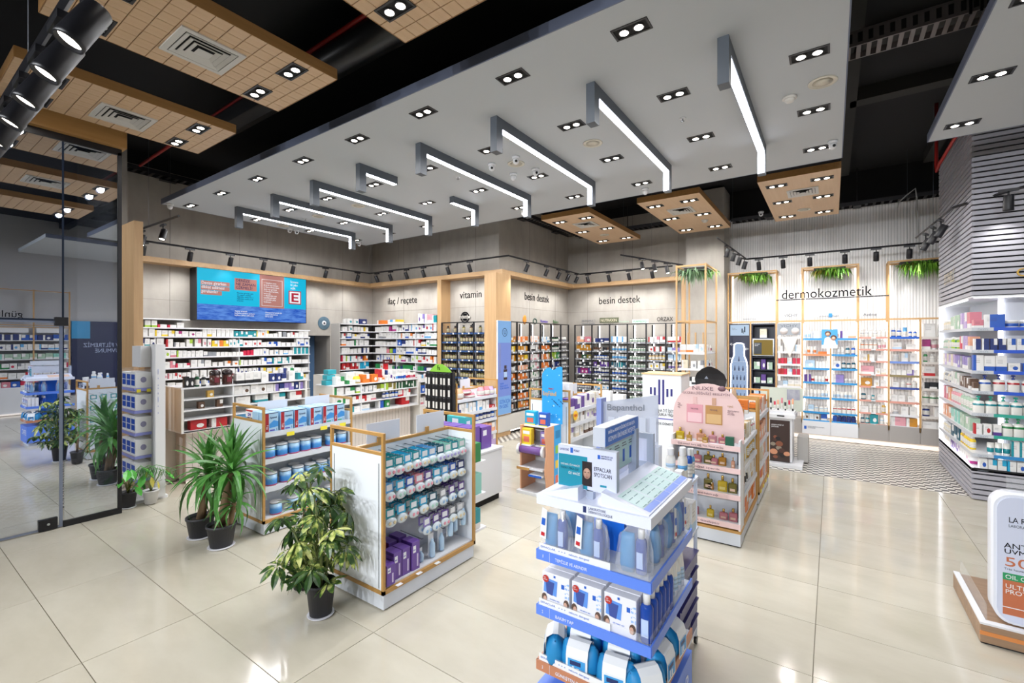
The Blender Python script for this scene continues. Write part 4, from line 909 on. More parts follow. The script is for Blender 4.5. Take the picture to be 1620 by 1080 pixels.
MB().box(x+.004, x+.008, 5.36, 5.64, 2.73, 3.02).build('emblem_border', SR, t); MB().box(x+.008, x+.01, 5.38, 5.62, 2.75, 3.0).build('emblem_field', SW, t)
MB().box(x+.01, x+.013, 5.42, 5.47, 2.78, 2.97).box(x+.01, x+.013, 5.47, 5.58, 2.78, 2.815).box(x+.01, x+.013, 5.47, 5.57, 2.86, 2.89).box(x+.01, x+.013, 5.47, 5.58, 2.935, 2.97).build('emblem', SR, t)
text('Yüzme sırasında\nboğulma tehlikesi yaşayan\nkişilere dikkat edilmelidir', (x+.008, 4.27, 2.51), .03, .46, '+X', SW, t); text('Güneşten korunmak için\nşapka kullanınız ve\nbol su içiniz', (x+.008, 4.86, 2.51), .03, .4, '+X', SW, t)
# ---------------------------------------------------------------- dermocosmetics wall
DP = [-1.842, -1.41, -.937, -.484, -.017, .414, .86, 1.295, 1.75, 2.2]
YF, YW = 10.85, 11.2
t = thing('frame_shelving', 'pale wood framed skincare shelving along the ribbed back wall', 'shelving', (-1.84, 11.2, 0))
for i, u in enumerate(DP):
    top = 3.4 if i in (0, 2, 3, 5, 6, 8) else 2.345
    m = MB().box(u-.014, u+.014, YF, YF+.03, .3, top)
    if top > 3: m.box(u-.014, u+.014, YW-.03, YW, 2.3, top).box(u-.014, u+.014, YF+.03, YW-.03, top-.03, top)
    m.build('post', DGOLD, t)
MB().box(DP[0], DP[-1], YF-.002, YF+.028, 2.32, 2.35).build('rail', DGOLD, t)
for a, b in ((0, 2), (3, 5), (6, 8)):
    MB().box(DP[a], DP[b], YF-.001, YF+.03, 3.37, 3.4).box(DP[a], DP[b], YW-.03, YW, 3.37, 3.4).build('top_frame', DGOLD, t)
for i, u in enumerate(DP[:-1]):
    v = DP[i+1]
    if i >= 2:
        MB().box(u+.02, u+.034, YW-.025, YW-.01, .4, 2.3).box(v-.034, v-.02, YW-.025, YW-.01, .4, 2.3).build('led_strip', STRIP, t)
for a, b in ((0, 2), (3, 5), (6, 8)):
    MB().box(DP[a]+.03, DP[a]+.045, YW-.02, YW-.006, 2.37, 3.36).box(DP[b]-.045, DP[b]-.03, YW-.02, YW-.006, 2.37, 3.36).build('led_strip', STRIP, t)
MB().box(DP[2]+.03, DP[2]+.042, YW-.02, YW-.006, 2.37, 3.3).box(DP[3]-.042, DP[3]-.03, YW-.02, YW-.006, 2.37, 3.3).build('led_strip', STRIP, t)
# base cabinets
bt = thing('base_cabinet', 'grey and white base cabinet under the skincare shelving with a lit foot', 'cabinet', (-1.84, 11.2, 0))
for i, u in enumerate(DP[:-1]):
    w = i in (3, 4)
    MB().box(u+.002, DP[i+1]-.002, YF-(.015 if w else 0), YW, .1, .355 if w else .385).build('door', WHITE if w else M('grey cabinet laminate', 'a5a09c', .5), bt)
MB().box(DP[0], DP[-1], YF+.06, YW, .03, .1).build('plinth', M('pale plinth', 'd8d2cb', .5), bt)
MB().box(DP[2], DP[-1], YF-.02, YF+.05, .012, .075).build('foot_light', M('soft lit foot', 'f3e9e0', .4, emit=.55, ecol='ffeede'), bt)
MB().box(-.45, -.41, 10.832, 10.836, .19, .25).build('emblem', BLUEI, bt)
text('LABORATOIRE DERMATOLOGIQUE\nTAVSİYE EDİLEN', (-.39, 10.833, .235), .018, .3, '-Y', INKG, bt)
RAILS = {2: WHITE, 3: BRAIL, 4: BRAIL, 5: M('salmon price rail', 'd99a8b', .4), 6: M('salmon price rail', 'd99a8b', .4), 7: M('pale price rail', 'dcd6d0', .4), 8: WHITE}
LZ = [1.987, 1.676, 1.401, 1.127, .828, .541, .375]; KZ = [2.009, 1.785, 1.562, 1.315, 1.092, .833, .598, .39]
VZ2 = [2.02, 1.72, 1.47, 1.25, 1.02, .8]
DZ = {2: VZ2, 3: LZ, 4: LZ, 5: KZ, 6: KZ, 7: KZ, 8: KZ}
for i in range(2, 9):
    for k, z in enumerate(DZ[i]):
        s = MB().box(DP[i]+.016, DP[i+1]-.016, YF+.02, YW-.03, z-.02, z).build('shelf', SHELF, t)
        rl = RAILS[i]
        if i == 6: rl = [BLUEI, RAILS[5], M('blue violet rail', '6f8fd8', .4), M('olive rail', '8f8154', .4), M('dark blue rail', '3a4f9c', .4), RAILS[5], WHITE, WHITE][k]
        if i == 3 and k == 1: rl = M('orange rail', 'ee9468', .4)
        if i in (5,) : MB().box(DP[i]+.016, DP[i]+.19, YF+.012, YF+.018, z-.03, z+.004).box(DP[i]+.26, DP[i+1]-.016, YF+.012, YF+.018, z-.03, z+.004).build('price_rail', rl, s)
        else: MB().box(DP[i]+.016, DP[i+1]-.016, YF+.01, YF+.018, z-.036, z+.004).build('price_rail', rl, s)
GD = 'skincare on the ribbed back wall'; bay = {2: 'first white bay', 3: 'first blue railed bay', 4: 'second blue railed bay', 5: 'salmon railed bay', 6: 'mixed bay', 7: 'last bay'}
def dshelf(i, k, segs):
    shelf_row('-Y', DP[i]+.03, DP[i+1]-.03, YF+.04, DZ[i][k]+.001, segs, f'{rn8[k]} shelf, {bay[i]} of the ribbed wall', GD, jit=.07)
dshelf(2, 1, [(1, 'box_w' if False else 'cbox_w', ['cream', 'white'], .08, .12), (1, 'cbox_w', ['ice'], .09, .15)])
for k in (2, 3): dshelf(2, k, [(1.1, 'cbox_c', ['crimson', 'red'], .05, .12), (.6, 'cbox_w', ['ice'], .12, .13), (1, 'cbox_c', ['crimson'], .06, .12)])
dshelf(2, 4, [(.8, 'cbox_c', ['silver', 'ice'], .1, .1), (1, 'cbox_w', ['cream', 'gold'], .12, .13)]); dshelf(2, 5, [(1, 'cbox_w', ['white'], .1, .1)])
dshelf(3, 0, [(.4, 'spray', ['ice'], .05, .16), (1, 'cbox_w', ['cream', 'silver'], .13, .15)]); dshelf(3, 1, [(1, 'tube_w', ['orange', 'white'], .05, .15), (1, 'cbox_c', ['orange'], .14, .05)])
dshelf(3, 2, [(.9, 'cbox_c', ['ice'], .17, .16), (1, 'cbox_w', ['ice', 'silver'], .05, .14)]); dshelf(3, 3, [(.4, 'cbox_c', ['purple', 'navy'], .06, .15), (1, 'tube_w', ['white', 'red'], .055, .12)])
dshelf(3, 4, [(.3, 'spray', ['white'], .05, .18), (1, 'tube_w', ['ice', 'white'], .06, .15)]); dshelf(3, 5, [(.3, 'spray', ['white'], .05, .18), (.4, 'cbox_c', ['ice'], .1, .13), (1, 'pump_w', ['ice'], .065, .15)]); dshelf(3, 6, [(1, 'cbox_w', ['brown', 'white'], .08, .12), (.6, 'cbox_c', ['blue'], .1, .13)])
dshelf(4, 0, [(1, 'cbox_w', ['peach', 'purple', 'cream'], .13, .15)]); dshelf(4, 1, [(1, 'tube_w', ['white'], .06, .14), (.9, 'lot_c', ['petrol', 'blue'], .07, .16)]); dshelf(4, 2, [(.6, 'cbox_w', ['blue'], .16, .15), (1, 'lot_c', ['blue', 'petrol'], .07, .15)])
dshelf(4, 3, [(1, 'cbox_c', ['violet'], .22, .16), (1, 'jar', ['silver'], .06, .08)]); dshelf(4, 4, [(1, 'tube_w', ['white', 'ice'], .06, .13)]); dshelf(4, 5, [(1, 'pump_w', ['red'], .065, .17)]); dshelf(4, 6, [(1, 'pump_blue', ['blue', 'navy'], .075, .16)])
for k, sg in enumerate([[(1, 'lot_w', ['white', 'silver'], .06, .15)], [(1.4, 'lot_w', ['orange', 'peach'], .06, .16), (.7, 'tube_w', ['pink'], .055, .14)], [(1.3, 'cbox_w', ['cream', 'gold'], .12, .13), (1, 'cbox_w', ['white'], .1, .11)], [(1.3, 'cbox_c', ['pink', 'rose'], .2, .15), (1, 'cbox_w', ['cream'], .08, .11)],
                        [(1, 'cbox_c', ['amber'], .17, .15), (1, 'cbox_w', ['white', 'cream'], .08, .12)], [(.6, 'lot_c', ['petrol'], .08, .15), (.4, 'jar', ['white'], .07, .08), (.3, 'lot_c', ['teal'], .06, .12), (1, 'cbox_w', ['white'], .1, .12)], [(.7, 'cbox_w', ['white'], .12, .12), (1, 'lot_w', ['white'], .06, .16), (.4, 'lot_c', ['gold', 'amber'], .06, .19)], [(.6, 'lot_c', ['petrol', 'teal'], .06, .13), (.5, 'cbox_c', ['teal'], .14, .17), (.5, 'lot_w', ['ice'], .07, .15)]]): dshelf(5, k, sg)
for k, sg in enumerate([[(1, 'spray_c', ['blue', 'sky'], .07, .17), (.5, 'tube_c', ['sky'], .06, .17), (.8, 'lot_c', ['blue'], .05, .12)], [(1, 'cbox_w', ['ice', 'white'], .13, .13), (1, 'cbox_w', ['white', 'ice'], .14, .1)], [(.6, 'jar', ['white'], .1, .13), (1, 'cbox_w', ['white', 'ice'], .09, .15)], [(1, 'cbox_w', ['white', 'violet'], .07, .1)],
                        [(.6, 'cbox_w', ['white'], .09, .1), (1, 'lot_w', ['red', 'white'], .08, .13)], [(1, 'cbox_w', ['white'], .1, .12), (.8, 'cbox_w', ['white'], .11, .11)], [(.6, 'jar', ['silver'], .09, .08), (1, 'cbox_w', ['teal', 'white'], .1, .15)], [(1.1, 'cbox_c', ['pink'], .3, .16), (.8, 'cbox_c', ['amber'], .21, .15)]]): dshelf(6, k, sg)
for k, sg in enumerate([[(1, 'cbox_w', ['white'], .16, .24), (1, 'cbox_w', ['teal', 'white'], .15, .22)], [(.4, 'cbox_c', ['magenta'], .12, .19), (1, 'tube_w', ['green', 'pink'], .09, .17)], [(.3, 'lot_c', ['green'], .06, .18), (1, 'lot_w', ['white'], .08, .14)], [(1, 'cbox_w', ['red'], .15, .18)], [(1, 'cbox_c', ['dark'], .1, .11)], [(1, 'lot_w', ['green'], .1, .2)], [(.4, 'spray_c', ['navy'], .1, .18), (1, 'cbox_w', ['magenta'], .18, .18)], [(1, 'cbox_w', ['rose', 'white'], .22, .12)]]): dshelf(7, k, sg)
# dark bays with screens
tb = thing('display_bay', 'dark navy display bay with a glowing bottle shaped niche', 'display', (-1.83, 11.2, .4))
MB().box(-1.826, -1.426, YF+.02, YW, .386, 2.3).build('casing', NAVY, tb)
MB().box(-1.8, -1.44, YF+.012, YF+.02, 2.05, 2.28).build('screen', M('lit pale screen', 'c6dcf4', .4, emit=.8, ecol='c6dcf4'), tb)
NB = M('lit niche back', 'b4cdf2', .4, emit=.65, ecol='b4cdf2')
prof = [(-.09, 1.86), (-.1, 1.8), (-.1, 1.62), (-.14, 1.52), (-.16, 1.4), (-.16, .62), (.16, .62), (.16, 1.4), (.14, 1.52), (.1, 1.62), (.1, 1.8), (.09, 1.86), (.05, 1.885), (-.05, 1.885)]
m = MB(); cx = -1.63; m.face([(cx+a, YF+.014, z) for a, z in prof[::-1]]); m.build('niche', NB, tb)
m = MB(); pts = [(cx+a, YF+.01, z) for a, z in prof]; pts.append(pts[0]); m.tube(pts, .011, 6); m.build('glowing_outline', LED, tb)
for k, z in enumerate((1.5, 1.3, 1.1, .9, .72)):
    s = MB().box(cx-.145, cx+.145, YF-.035, YF+.012, z-.012, z).build('shelf', ACRY, tb)
    for q in range(1 if k == 0 else 3 if k == 1 else 4):
        xx = cx+(0 if k == 0 else (q-1)*.08 if k == 1 else (q-1.5)*.07)
        o = MB().lathe([(.013, 0), (.013, .06), (.005, .07), (.007, .075), (.007, .1), (0, .105)], (xx, YF-.012, z), 10).build('serum_bottle', M('dark serum glass', '2c3350', .2)); tag(o, f'tiny dark serum bottle, {nth(q+1)} from left on {nth(k+1)} ledge of the glowing bottle niche', 'bottle', 'serum bottles in the glowing niche')
text('45+', (-1.81, YF+.015, 1.84), .05, .09, '-Y', WHITE, tb); text('55+', (-1.52, YF+.015, 1.74), .05, .08, '-Y', WHITE, tb); text('35+', (-1.82, YF+.015, 1.54), .04, .05, '-Y', WHITE, tb)
MB().box(-1.58, -1.56, YF+.008, YF+.012, 2.11, 2.2).box(-1.53, -1.51, YF+.008, YF+.012, 2.12, 2.24).box(-1.55, -1.54, YF+.008, YF+.012, 2.09, 2.16).build('printed_bottles', INK, tb); text('Serum\nUygulama', (-1.77, YF+.01, 2.2), .02, .12, '-Y', INKG, tb)
tb = thing('display_bay', 'dark navy display bay with green boxes and a gold picture screen', 'display', (-1.4, 11.2, .4))
MB().box(-1.395, -1.375, YF+.02, YW, .386, 2.3).box(-.97, -.952, YF+.02, YW, .386, 2.3).box(-1.375, -.97, YW-.03, YW, .386, 2.3).box(-1.375, -.97, YF+.02, YW-.03, 2.27, 2.3).build('casing', NAVY, tb)
for z in (2.0, 1.6, 1.34, 1.05, .8, .55): MB().box(-1.375, -.97, YF+.03, YW-.03, z-.02, z).build('shelf', NAVY, tb)
MB().box(-1.37, -.975, YF+.0, YF+.03, 1.62, 1.98).build('screen_frame', CHROME, tb); MB().box(-1.35, -.995, YF-.004, YF, 1.64, 1.96).build('screen', M('lit gold picture', 'a08a4a', .4, emit=.5, ecol='b89a4a'), tb)
MB().box(-1.34, -1.2, YF-.008, YF-.004, 1.66, 1.9).build('picture_panel', M('dark picture panel', '2b3138', .4), tb); text('Yenileyici\nSerum', (-1.33, YF-.01, 1.86), .022, .12, '-Y', WHITE, tb)
for z, a in ((1.34, .16), (1.05, .13)):
    shelf_row('-Y', -1.37, -.98, YF+.05, z+.001, [(1, 'cbox_c', ['sage'], .12, a), (.6, 'cbox_c', ['purple'], .1, a+.05), (1, 'cbox_c', ['sage'], .1, a-.01)], f'{"upper" if z > 1.2 else "lower"} shelf of the dark bay with green boxes', GD)
shelf_row('-Y', -1.37, -.98, YF+.05, .801, [(1, 'cbox_c', ['sage', 'ice'], .1, .13), (.6, None, 0, 0, 0)], 'low shelf of the dark bay with green boxes', GD)
shelf_row('-Y', -1.25, -1.1, YF+.06, 2.001, [(1, 'cbox_c', ['cream'], .13, .2)], 'top shelf of the dark bay', GD)
# white brand bay header
tb = thing('lit_advert', 'backlit white portrait panel at the top of the first white bay', 'sign', (-.9, 10.86, 2.06))
MB().box(-.915, -.506, YF+.0, YF+.03, 2.05, 2.3).build('casing', WHITE, tb); MB().box(-.91, -.51, YF-.004, YF, 2.055, 2.295).build('picture', M('lit pale portrait', 'dfe5ec', .4, emit=.6, ecol='e4eaf2'), tb)
text('VICHY', (-.86, YF-.006, 2.22), .05, .3, '-Y', INKG, tb); 
for a in (-.8, -.6): MB().lathe([(.07, 0), (.07, .002), (0, .003)], (0, 0, 0), 18, sy=1.0).at('printed_face', M('printed pale skin', 'd9cfcc', .5), tb, (a, YF-.004, 2.13), (PI/2, 0, 0))
MB().face([(-.84, YF+.0, 2.0), (-.56, YF+.0, 2.0), (-.7, YF+.0, 1.6)]).face([(-.76, YF-.004, 1.98), (-.64, YF-.004, 1.98), (-.7, YF-.004, 1.84)]).build('printed_triangle', M('pale champagne print', 'e3dcd3', .4), tb)
# counter card with two people
tb = thing('advert_card', 'blue card with two portraits hanging at the blue railed bays', 'sign', (-.16, 10.85, 1.8))
MB().box(-.16, .095, 10.845, 10.857, 1.79, 2.16).build('card', M('sky blue print', '3f9ede', .4), tb); MB().box(-.16, .095, 10.842, 10.845, 1.79, 1.86).build('footer', PAPER, tb)
for a, z, c in ((-.06, 2.06, '5a4034'), (.03, 1.98, '4a382f')):
    q = MB().lathe([(.05, 0), (.05, .002), (0, .003)], n=16).at('printed_hair', M('printed hair '+c, c, .6), tb, (a, 10.844, z+.02), (PI/2, 0, 0))
    q = MB().lathe([(.036, 0), (.036, .002), (0, .003)], n=16).at('printed_face', M('printed skin', 'd3a68e', .6), tb, (a, 10.841, z), (PI/2, 0, 0))
MB().face([(-.13, 10.843, 1.86), (.08, 10.843, 1.86), (.05, 10.843, 1.95), (-.06, 10.843, 2.02), (-.11, 10.843, 1.99)]).build('printed_coat', PAPER, tb)
# the word dermokozmetik on its rod
tb = thing('hanging_sign', 'black letters dermokozmetik standing on a thin rod across the frames', 'lettering', (-.93, 10.8, 2.77))
MB().box(-.93, .86, 10.79, 10.805, 2.755, 2.775).build('rod', BLACK, tb); text('dermokozmetik', (-.84, 10.8, 2.785), .19, 1.62, '-Y', INK, tb, 'letters', .004)
for s, x, z, h, w, lb in (('VICHY', -.82, 2.44, .06, .24, 'small grey lettering vichy on the ribbed wall'), ('LA ROCHE    POSAY', -.21, 2.42, .035, .36, 'small grey lettering with blue square on the ribbed wall'), ('Avène', .5, 2.42, .06, .24, 'small grey script lettering on the ribbed wall right of the blue square'), ('SKINCEUTICALS', -1.6, 2.4, .025, .3, 'tiny grey lettering on the ribbed wall beside the pillar')):
    tb = thing('wall_logo', lb, 'logo', (x, 11.18, z)); text(s, (x, 11.19, z), h, w, '-Y', INKG, tb)
    if 'ROCHE' in s: MB().box(x+.16, x+.22, 11.185, 11.195, z-.01, z+.07).build('square', BRAIL, tb)
# hanging planters
LEAFM = {}
def leafmat(name, c1, c2, rough=.45):
    m = M(name, c1, rough); nt, b = nodes(m); oi = nn(nt, 'ShaderNodeObjectInfo'); gm = nn(nt, 'ShaderNodeNewGeometry')
    nt.links.new(mix(nt, gm.outputs['Random Per Island'], h2(c1), h2(c2)), b.inputs['Base Color']); return m
FOL = leafmat('hanging fern leaves', '3f7a22', '7fae3a'); FOL2 = leafmat('ochre hanging leaves', '6f6a22', '94913a'); FOLV = leafmat('variegated hanging leaves', '2f6b35', 'b9d3b0')
def foliage(cx, cy, z, w, d, drop, n, mat, parent, seed):
    r = random.Random(seed); m = MB()
    for _ in range(n):
        x = cx+r.gauss(0, w*.2); y = cy+r.uniform(-d/2, d/2); L = r.uniform(.35, 1)*drop; a = r.uniform(0, 2*PI); s = r.uniform(.35, 1.0)*L
        dx, dy = math.cos(a)*s, math.sin(a)*s*.7-.25*s; fall = L*r.uniform(.35, .95)
        p0 = Vector((x, y, z+r.uniform(0, .03))); p2 = p0+Vector((dx, dy, -fall)); p1 = p0.lerp(p2, .5)+Vector((dx*.25, dy*.25, fall*.35)); wv = (Vector((-dy, dx, 0))+Vector((.0001, 0, .3*s))).normalized()*r.uniform(.008, .02)
        m.face([p0, p0.lerp(p1, .6)-wv*.8, p1-wv, p2, p1+wv, p0.lerp(p1, .6)+wv*.8])
    return m.build('foliage', mat, parent, 'stuff')
for k, (x0, x1, lb, nA) in enumerate(((-1.63, -1.1, 'hanging fern planter in the first tall frame by the pillar', 260), (-.29, .22, 'hanging fern planter in the middle tall frame above dermokozmetik', 240), (1.02, 1.55, 'hanging fern planter in the tall frame beside the tower', 300))):
    tb = thing('hanging_planter', lb, 'planter', ((x0+x1)/2, 10.95, 3.37), 'hanging planters in the tall frames')
    MB().box(x0, x1, 10.86, 11.06, 3.29, 3.37).build('box', M('black planter box', '17181a', .6), tb)
    foliage((x0+x1)/2+.08, 10.92, 3.31, (x1-x0)*.8, .2, .3 if k < 2 else .42, nA, FOL, tb, k); foliage(x0+.13, 10.9, 3.31, .22, .16, .26, 70, FOL2, tb, k+9); foliage((x0+x1)/2, 10.9, 3.34, (x1-x0), .24, .12, 120, FOL, tb, k+20)
# free-standing wooden plant frame with shelves
FX0, FX1, FY0, FY1 = -2.42, -1.9, 8.95, 9.9
t = thing('plant_frame', 'tall open wooden frame with hanging plants and product shelves before the pillar', 'display frame', (FX0, FY0, 0))
for x in (FX0, FX1):
    for y in (FY0, FY1): MB().box(x-.014, x+.014, y-.014, y+.014, 0, 3.37).build('post', DGOLD, t)
for z in (3.36, 2.32): MB().box(FX0, FX1, FY0-.013, FY0+.013, z-.028, z).box(FX0, FX1, FY1-.013, FY1+.013, z-.028, z).box(FX0-.013, FX0+.013, FY0, FY1, z-.028, z).box(FX1-.013, FX1+.013, FY0, FY1, z-.028, z).build('rail', DGOLD, t)
for z in (1.72, 1.42, 1.12, .8, .5, .2):
    s = MB().box(FX0+.01, FX1-.01, FY0+.03, FY1-.03, z-.02, z).build('shelf', SHELF, t); MB().box(FX0+.02, FX1-.02, FY0+.02, FY0+.03, z-.036, z+.004).build('price_rail', WHITE, s); MB().box(FX1-.03, FX1-.02, FY0+.03, FY1-.03, z-.036, z+.004).build('price_rail', WHITE, s)
for x in (-2.3, -2.16, -2.02): MB().box(x-.012, x+.012, 9.3, 9.33, 1.72, 2.1).build('tester_stand', DGOLD, t)
tb = thing('hanging_planter', 'hanging variegated planter at the top of the open wooden plant frame', 'planter', (-2.16, 9.4, 3.3)); MB().box(-2.32, -1.94, 9.1, 9.7, 3.26, 3.33).build('box', M('black planter box', '17181a', .6), tb)
foliage(-2.2, 9.3, 3.28, .35, .5, .42, 200, FOLV, tb, 51); foliage(-2.05, 9.5, 3.28, .3, .5, .24, 160, FOL, tb, 52)
GF = 'products in the open wooden plant frame'
for z, sg in ((1.72, [(.9, 'gbox_w', ['peach', 'orange'], .14, .16), (.7, 'gbox_w', ['white', 'ice'], .1, .17)]), (1.42, [(.6, 'gbox_c', ['rose', 'cream'], .12, .17), (.8, 'gbox_w', ['grey'], .1, .14)]), (1.12, [(1, 'gbox_w', ['dark', 'crimson', 'white'], .11, .15)]), (.8, [(1, 'gbox_w', ['dark', 'gold'], .1, .13)])):
    shelf_row('-Y', FX0+.04, FX1-.04, FY0+.05, z+.001, sg, f'front of the {dict([(1.72,"top"),(1.42,"second"),(1.12,"third"),(.8,"fourth")])[z]} plant frame shelf', GF)
    shelf_row('+X', FY0+.2, FY1-.1, FX1-.04, z+.001, [(1, 'gbox_w', ['white', 'crimson', 'dark', 'ice'], .1, .15), (1, 'tube_w', ['white', 'rose', 'dark'], .05, .15)], f'side of the {dict([(1.72,"top"),(1.42,"second"),(1.12,"third"),(.8,"fourth")])[z]} plant frame shelf', GF)

# ---------------------------------------------------------------- slatted tower on the right
QX, QY = 1.41, 7.84
t = thing('slatted_tower', 'grey slatted product tower at the right with lit shelves', 'display tower', (QX, QY, 0))
SLAT = M('grey slat paint', 'a9a8b1', .45); XR, YB = 2.6, 9.95
def slat(z):
    m = MB(); d = .045; h = .046
    m.box(QX, XR, QY, QY+d, z, z+h); m.box(QX, QX+d, QY+d, YB, z, z+h); m.build('slat', SLAT, t)
for k in range(6): slat(.012+k*.0635)
k = 0
while 2.5+k*.0655 < 4.75: slat(2.5+k*.0655); k += 1
[MB().box(QX+.03, XR, QY+.04, YB, a, b).build('core', BLACKM, t) for a, b in ((0, .37), (2.49, 4.8))]
MB().box(QX-.004, XR, QY-.004, QY+.02, .372, .39).build('edge_trim', BLACK, t)
MB().box(QX, XR, QY+.01, YB, .37, .385).build('shelf', WHITE, t); MB().box(QX, XR, QY, YB, 2.47, 2.49).build('soffit', WHITE, t)
MB().box(QX+.36, XR, QY+.36, QY+.38, .385, 2.47).box(QX+.36, QX+.38, QY+.38, YB, .385, 2.47).build('back_panel', M('pale back panel', 'cfd2d8', .4), t)
MB().box(QX+.002, QX+.02, YB-.06, YB-.01, .385, 2.47).box(QX+.004, QX+.02, QY+.3, YB, 2.455, 2.47).box(QX+.004, QX+.02, QY+.03, YB, .386, .396).box(QX+.3, QX+.34, QY+.33, QY+.355, .4, 2.46).box(QX+.02, XR, QY+.004, QY+.02, 2.462, 2.469).build('led_strip', STRIPW, t)
MB().box(QX, QX+.35, YB-.008, YB, .385, 2.47).build('end_panel', WHITE, t)
TZ = [2.1, 1.83, 1.577, 1.33, 1.06, .8, .565, .386]
TR = [M('royal rail', '2a57c8', .4), M('royal rail', '2a57c8', .4), M('royal rail', '2a57c8', .4), M('royal rail', '2a57c8', .4), M('jade rail', '34a593', .4), M('jade rail', '34a593', .4), M('azure rail', '2e86c4', .4), M('deep rail', '2b48c0', .4)]
for k, z in enumerate(TZ):
    if k < 7: s = MB().box(QX+.01, XR, QY+.01, QY+.36, z-.02, z).box(QX+.01, QX+.36, QY+.36, YB-.02, z-.02, z).build('shelf', SHELF, t)
    else: s = t
    MB().box(QX+.19, XR, QY+.0, QY+.008, z-.035, z+.004).build('price_rail', TR[k], s); MB().box(QX, QX+.19, QY+.0, QY+.008, z-.035, z+.004).box(QX, QX+.008, QY+.01, YB-.02, z-.035, z+.004).build('price_rail', M('silver rail', 'c9cdd3', .35), s)
    text('CeraVe', (QX+.05, QY-.001, z-.026), .022, .1, '-Y', M('silver ink', '9aa2ae', .4), t)
GT = 'products on the slatted tower'
fr = [[(.5, 'cbox_c', ['rose', 'white'], .1, .1), (1, 'cbox_c', ['blue'], .2, .16, .05), (1.4, 'jar', ['blue', 'white'], .14, .09)], [(1.4, 'cbox_c', ['navy'], .062, .14), (1.2, 'cbox_w', ['blue'], .07, .14)], [(1.2, 'cbox_w', ['blue'], .095, .19), (1, 'cbox_w', ['blue'], .1, .1)], [(.2, 'cbox_c', ['brown'], .1, .1), (2, 'pump_b', ['blue', 'red'], .1, .2)], [(2, 'pump_t', ['teal'], .1, .21)], [(.9, 'cbox_w', ['purple', 'red'], .07, .13), (1, 'pump_g', ['green'], .1, .21)], [(.6, None, 0, 0, 0), (1, 'tube_w', ['teal'], .07, .15), (1, 'cbox_w', ['teal'], .07, .18)], [(.2, None, 0, 0, 0), (2, 'cbox_w', ['cyan', 'blue'], .075, .12)]]
for k, sg in enumerate(fr): shelf_row('-Y', QX+.02, 1.96, QY+.03, TZ[k]+.001, sg, f'{rn8[k]} front shelf of the slatted tower', GT, jit=.05)
sd = [[('lot_c', ['cream'], .09, .16), ('cbox_c', ['sage'], .16, .2), ('cbox_c', ['lilac', 'rose'], .14, .22)], [('lot_c', ['cream', 'sage'], .09, .16), ('lot_c', ['green', 'lime'], .1, .17), ('cbox_c', ['lilac', 'peach', 'crimson'], .12, .18)], [('cbox_c', ['lilac', 'cream'], .13, .17), ('cbox_c', ['violet', 'grey'], .12, .16)], [('lot_c', ['cream', 'grey'], .09, .15), ('cbox_w', ['sage'], .14, .17), ('cbox_c', ['brown'], .1, .14)], [('cbox_c', ['peach', 'rose'], .15, .2), ('lot_c', ['pink'], .1, .2), ('lot_c', ['sage'], .12, .2)],
      [('cbox_c', ['peach'], .14, .17), ('cbox_c', ['mint'], .15, .17), ('cbox_c', ['sage'], .12, .17)], [('lot_c', ['cream'], .09, .13), ('cbox_c', ['petrol'], .15, .17), ('lot_c', ['yellow', 'gold'], .08, .17)], [('cbox_w', ['cream'], .12, .12), ('cbox_c', ['lilac', 'purple'], .1, .13), ('cbox_w', ['magenta', 'white'], .1, .12)]]
for k, lst in enumerate(sd):
    shelf_row('+X', 0, 0, 0, 0, [], '', '') if False else None
    y1 = YB-.1; n = 1; seg = (y1-QY-.25)/len(lst)
    for kk, (kd, cl, w, h) in enumerate(lst):
        a = y1-seg*(kk+1); cnt = max(1, int(seg/(w+.01)))
        for q in range(cnt):
            col = R.choice(cl); item(kd, QX+.03+w*.4, a+seg*(1-(q+.5)/cnt), TZ[k]+.001, w, w*.8, h*R.uniform(.92, 1), '-X', col, f'{cnm(kd, col)} {NOUN[kd.split("_")[0]]}, {nth(n)} from left, {rn8[k]} side shelf of the slatted tower', GT); n += 1
tb = thing('wall_lettering', 'silver lettering on the side slats of the tower', 'lettering', (QX-.01, 9.3, 2.75)); text('ESTHELİ', (QX-.012, 9.45, 2.78), .16, .8, '-X', M('champagne letters', 'c9bfa8', .3, .4), tb)
tb = thing('wall_lettering', 'gold letter on the front slats of the tower cut by the picture edge', 'lettering', (1.83, 7.83, 2.72)); text('C', (1.78, 7.835, 2.7), .1, .1, '-Y', M('gold letters', 'c9a14a', .3, .5), tb, 'letters', .01)
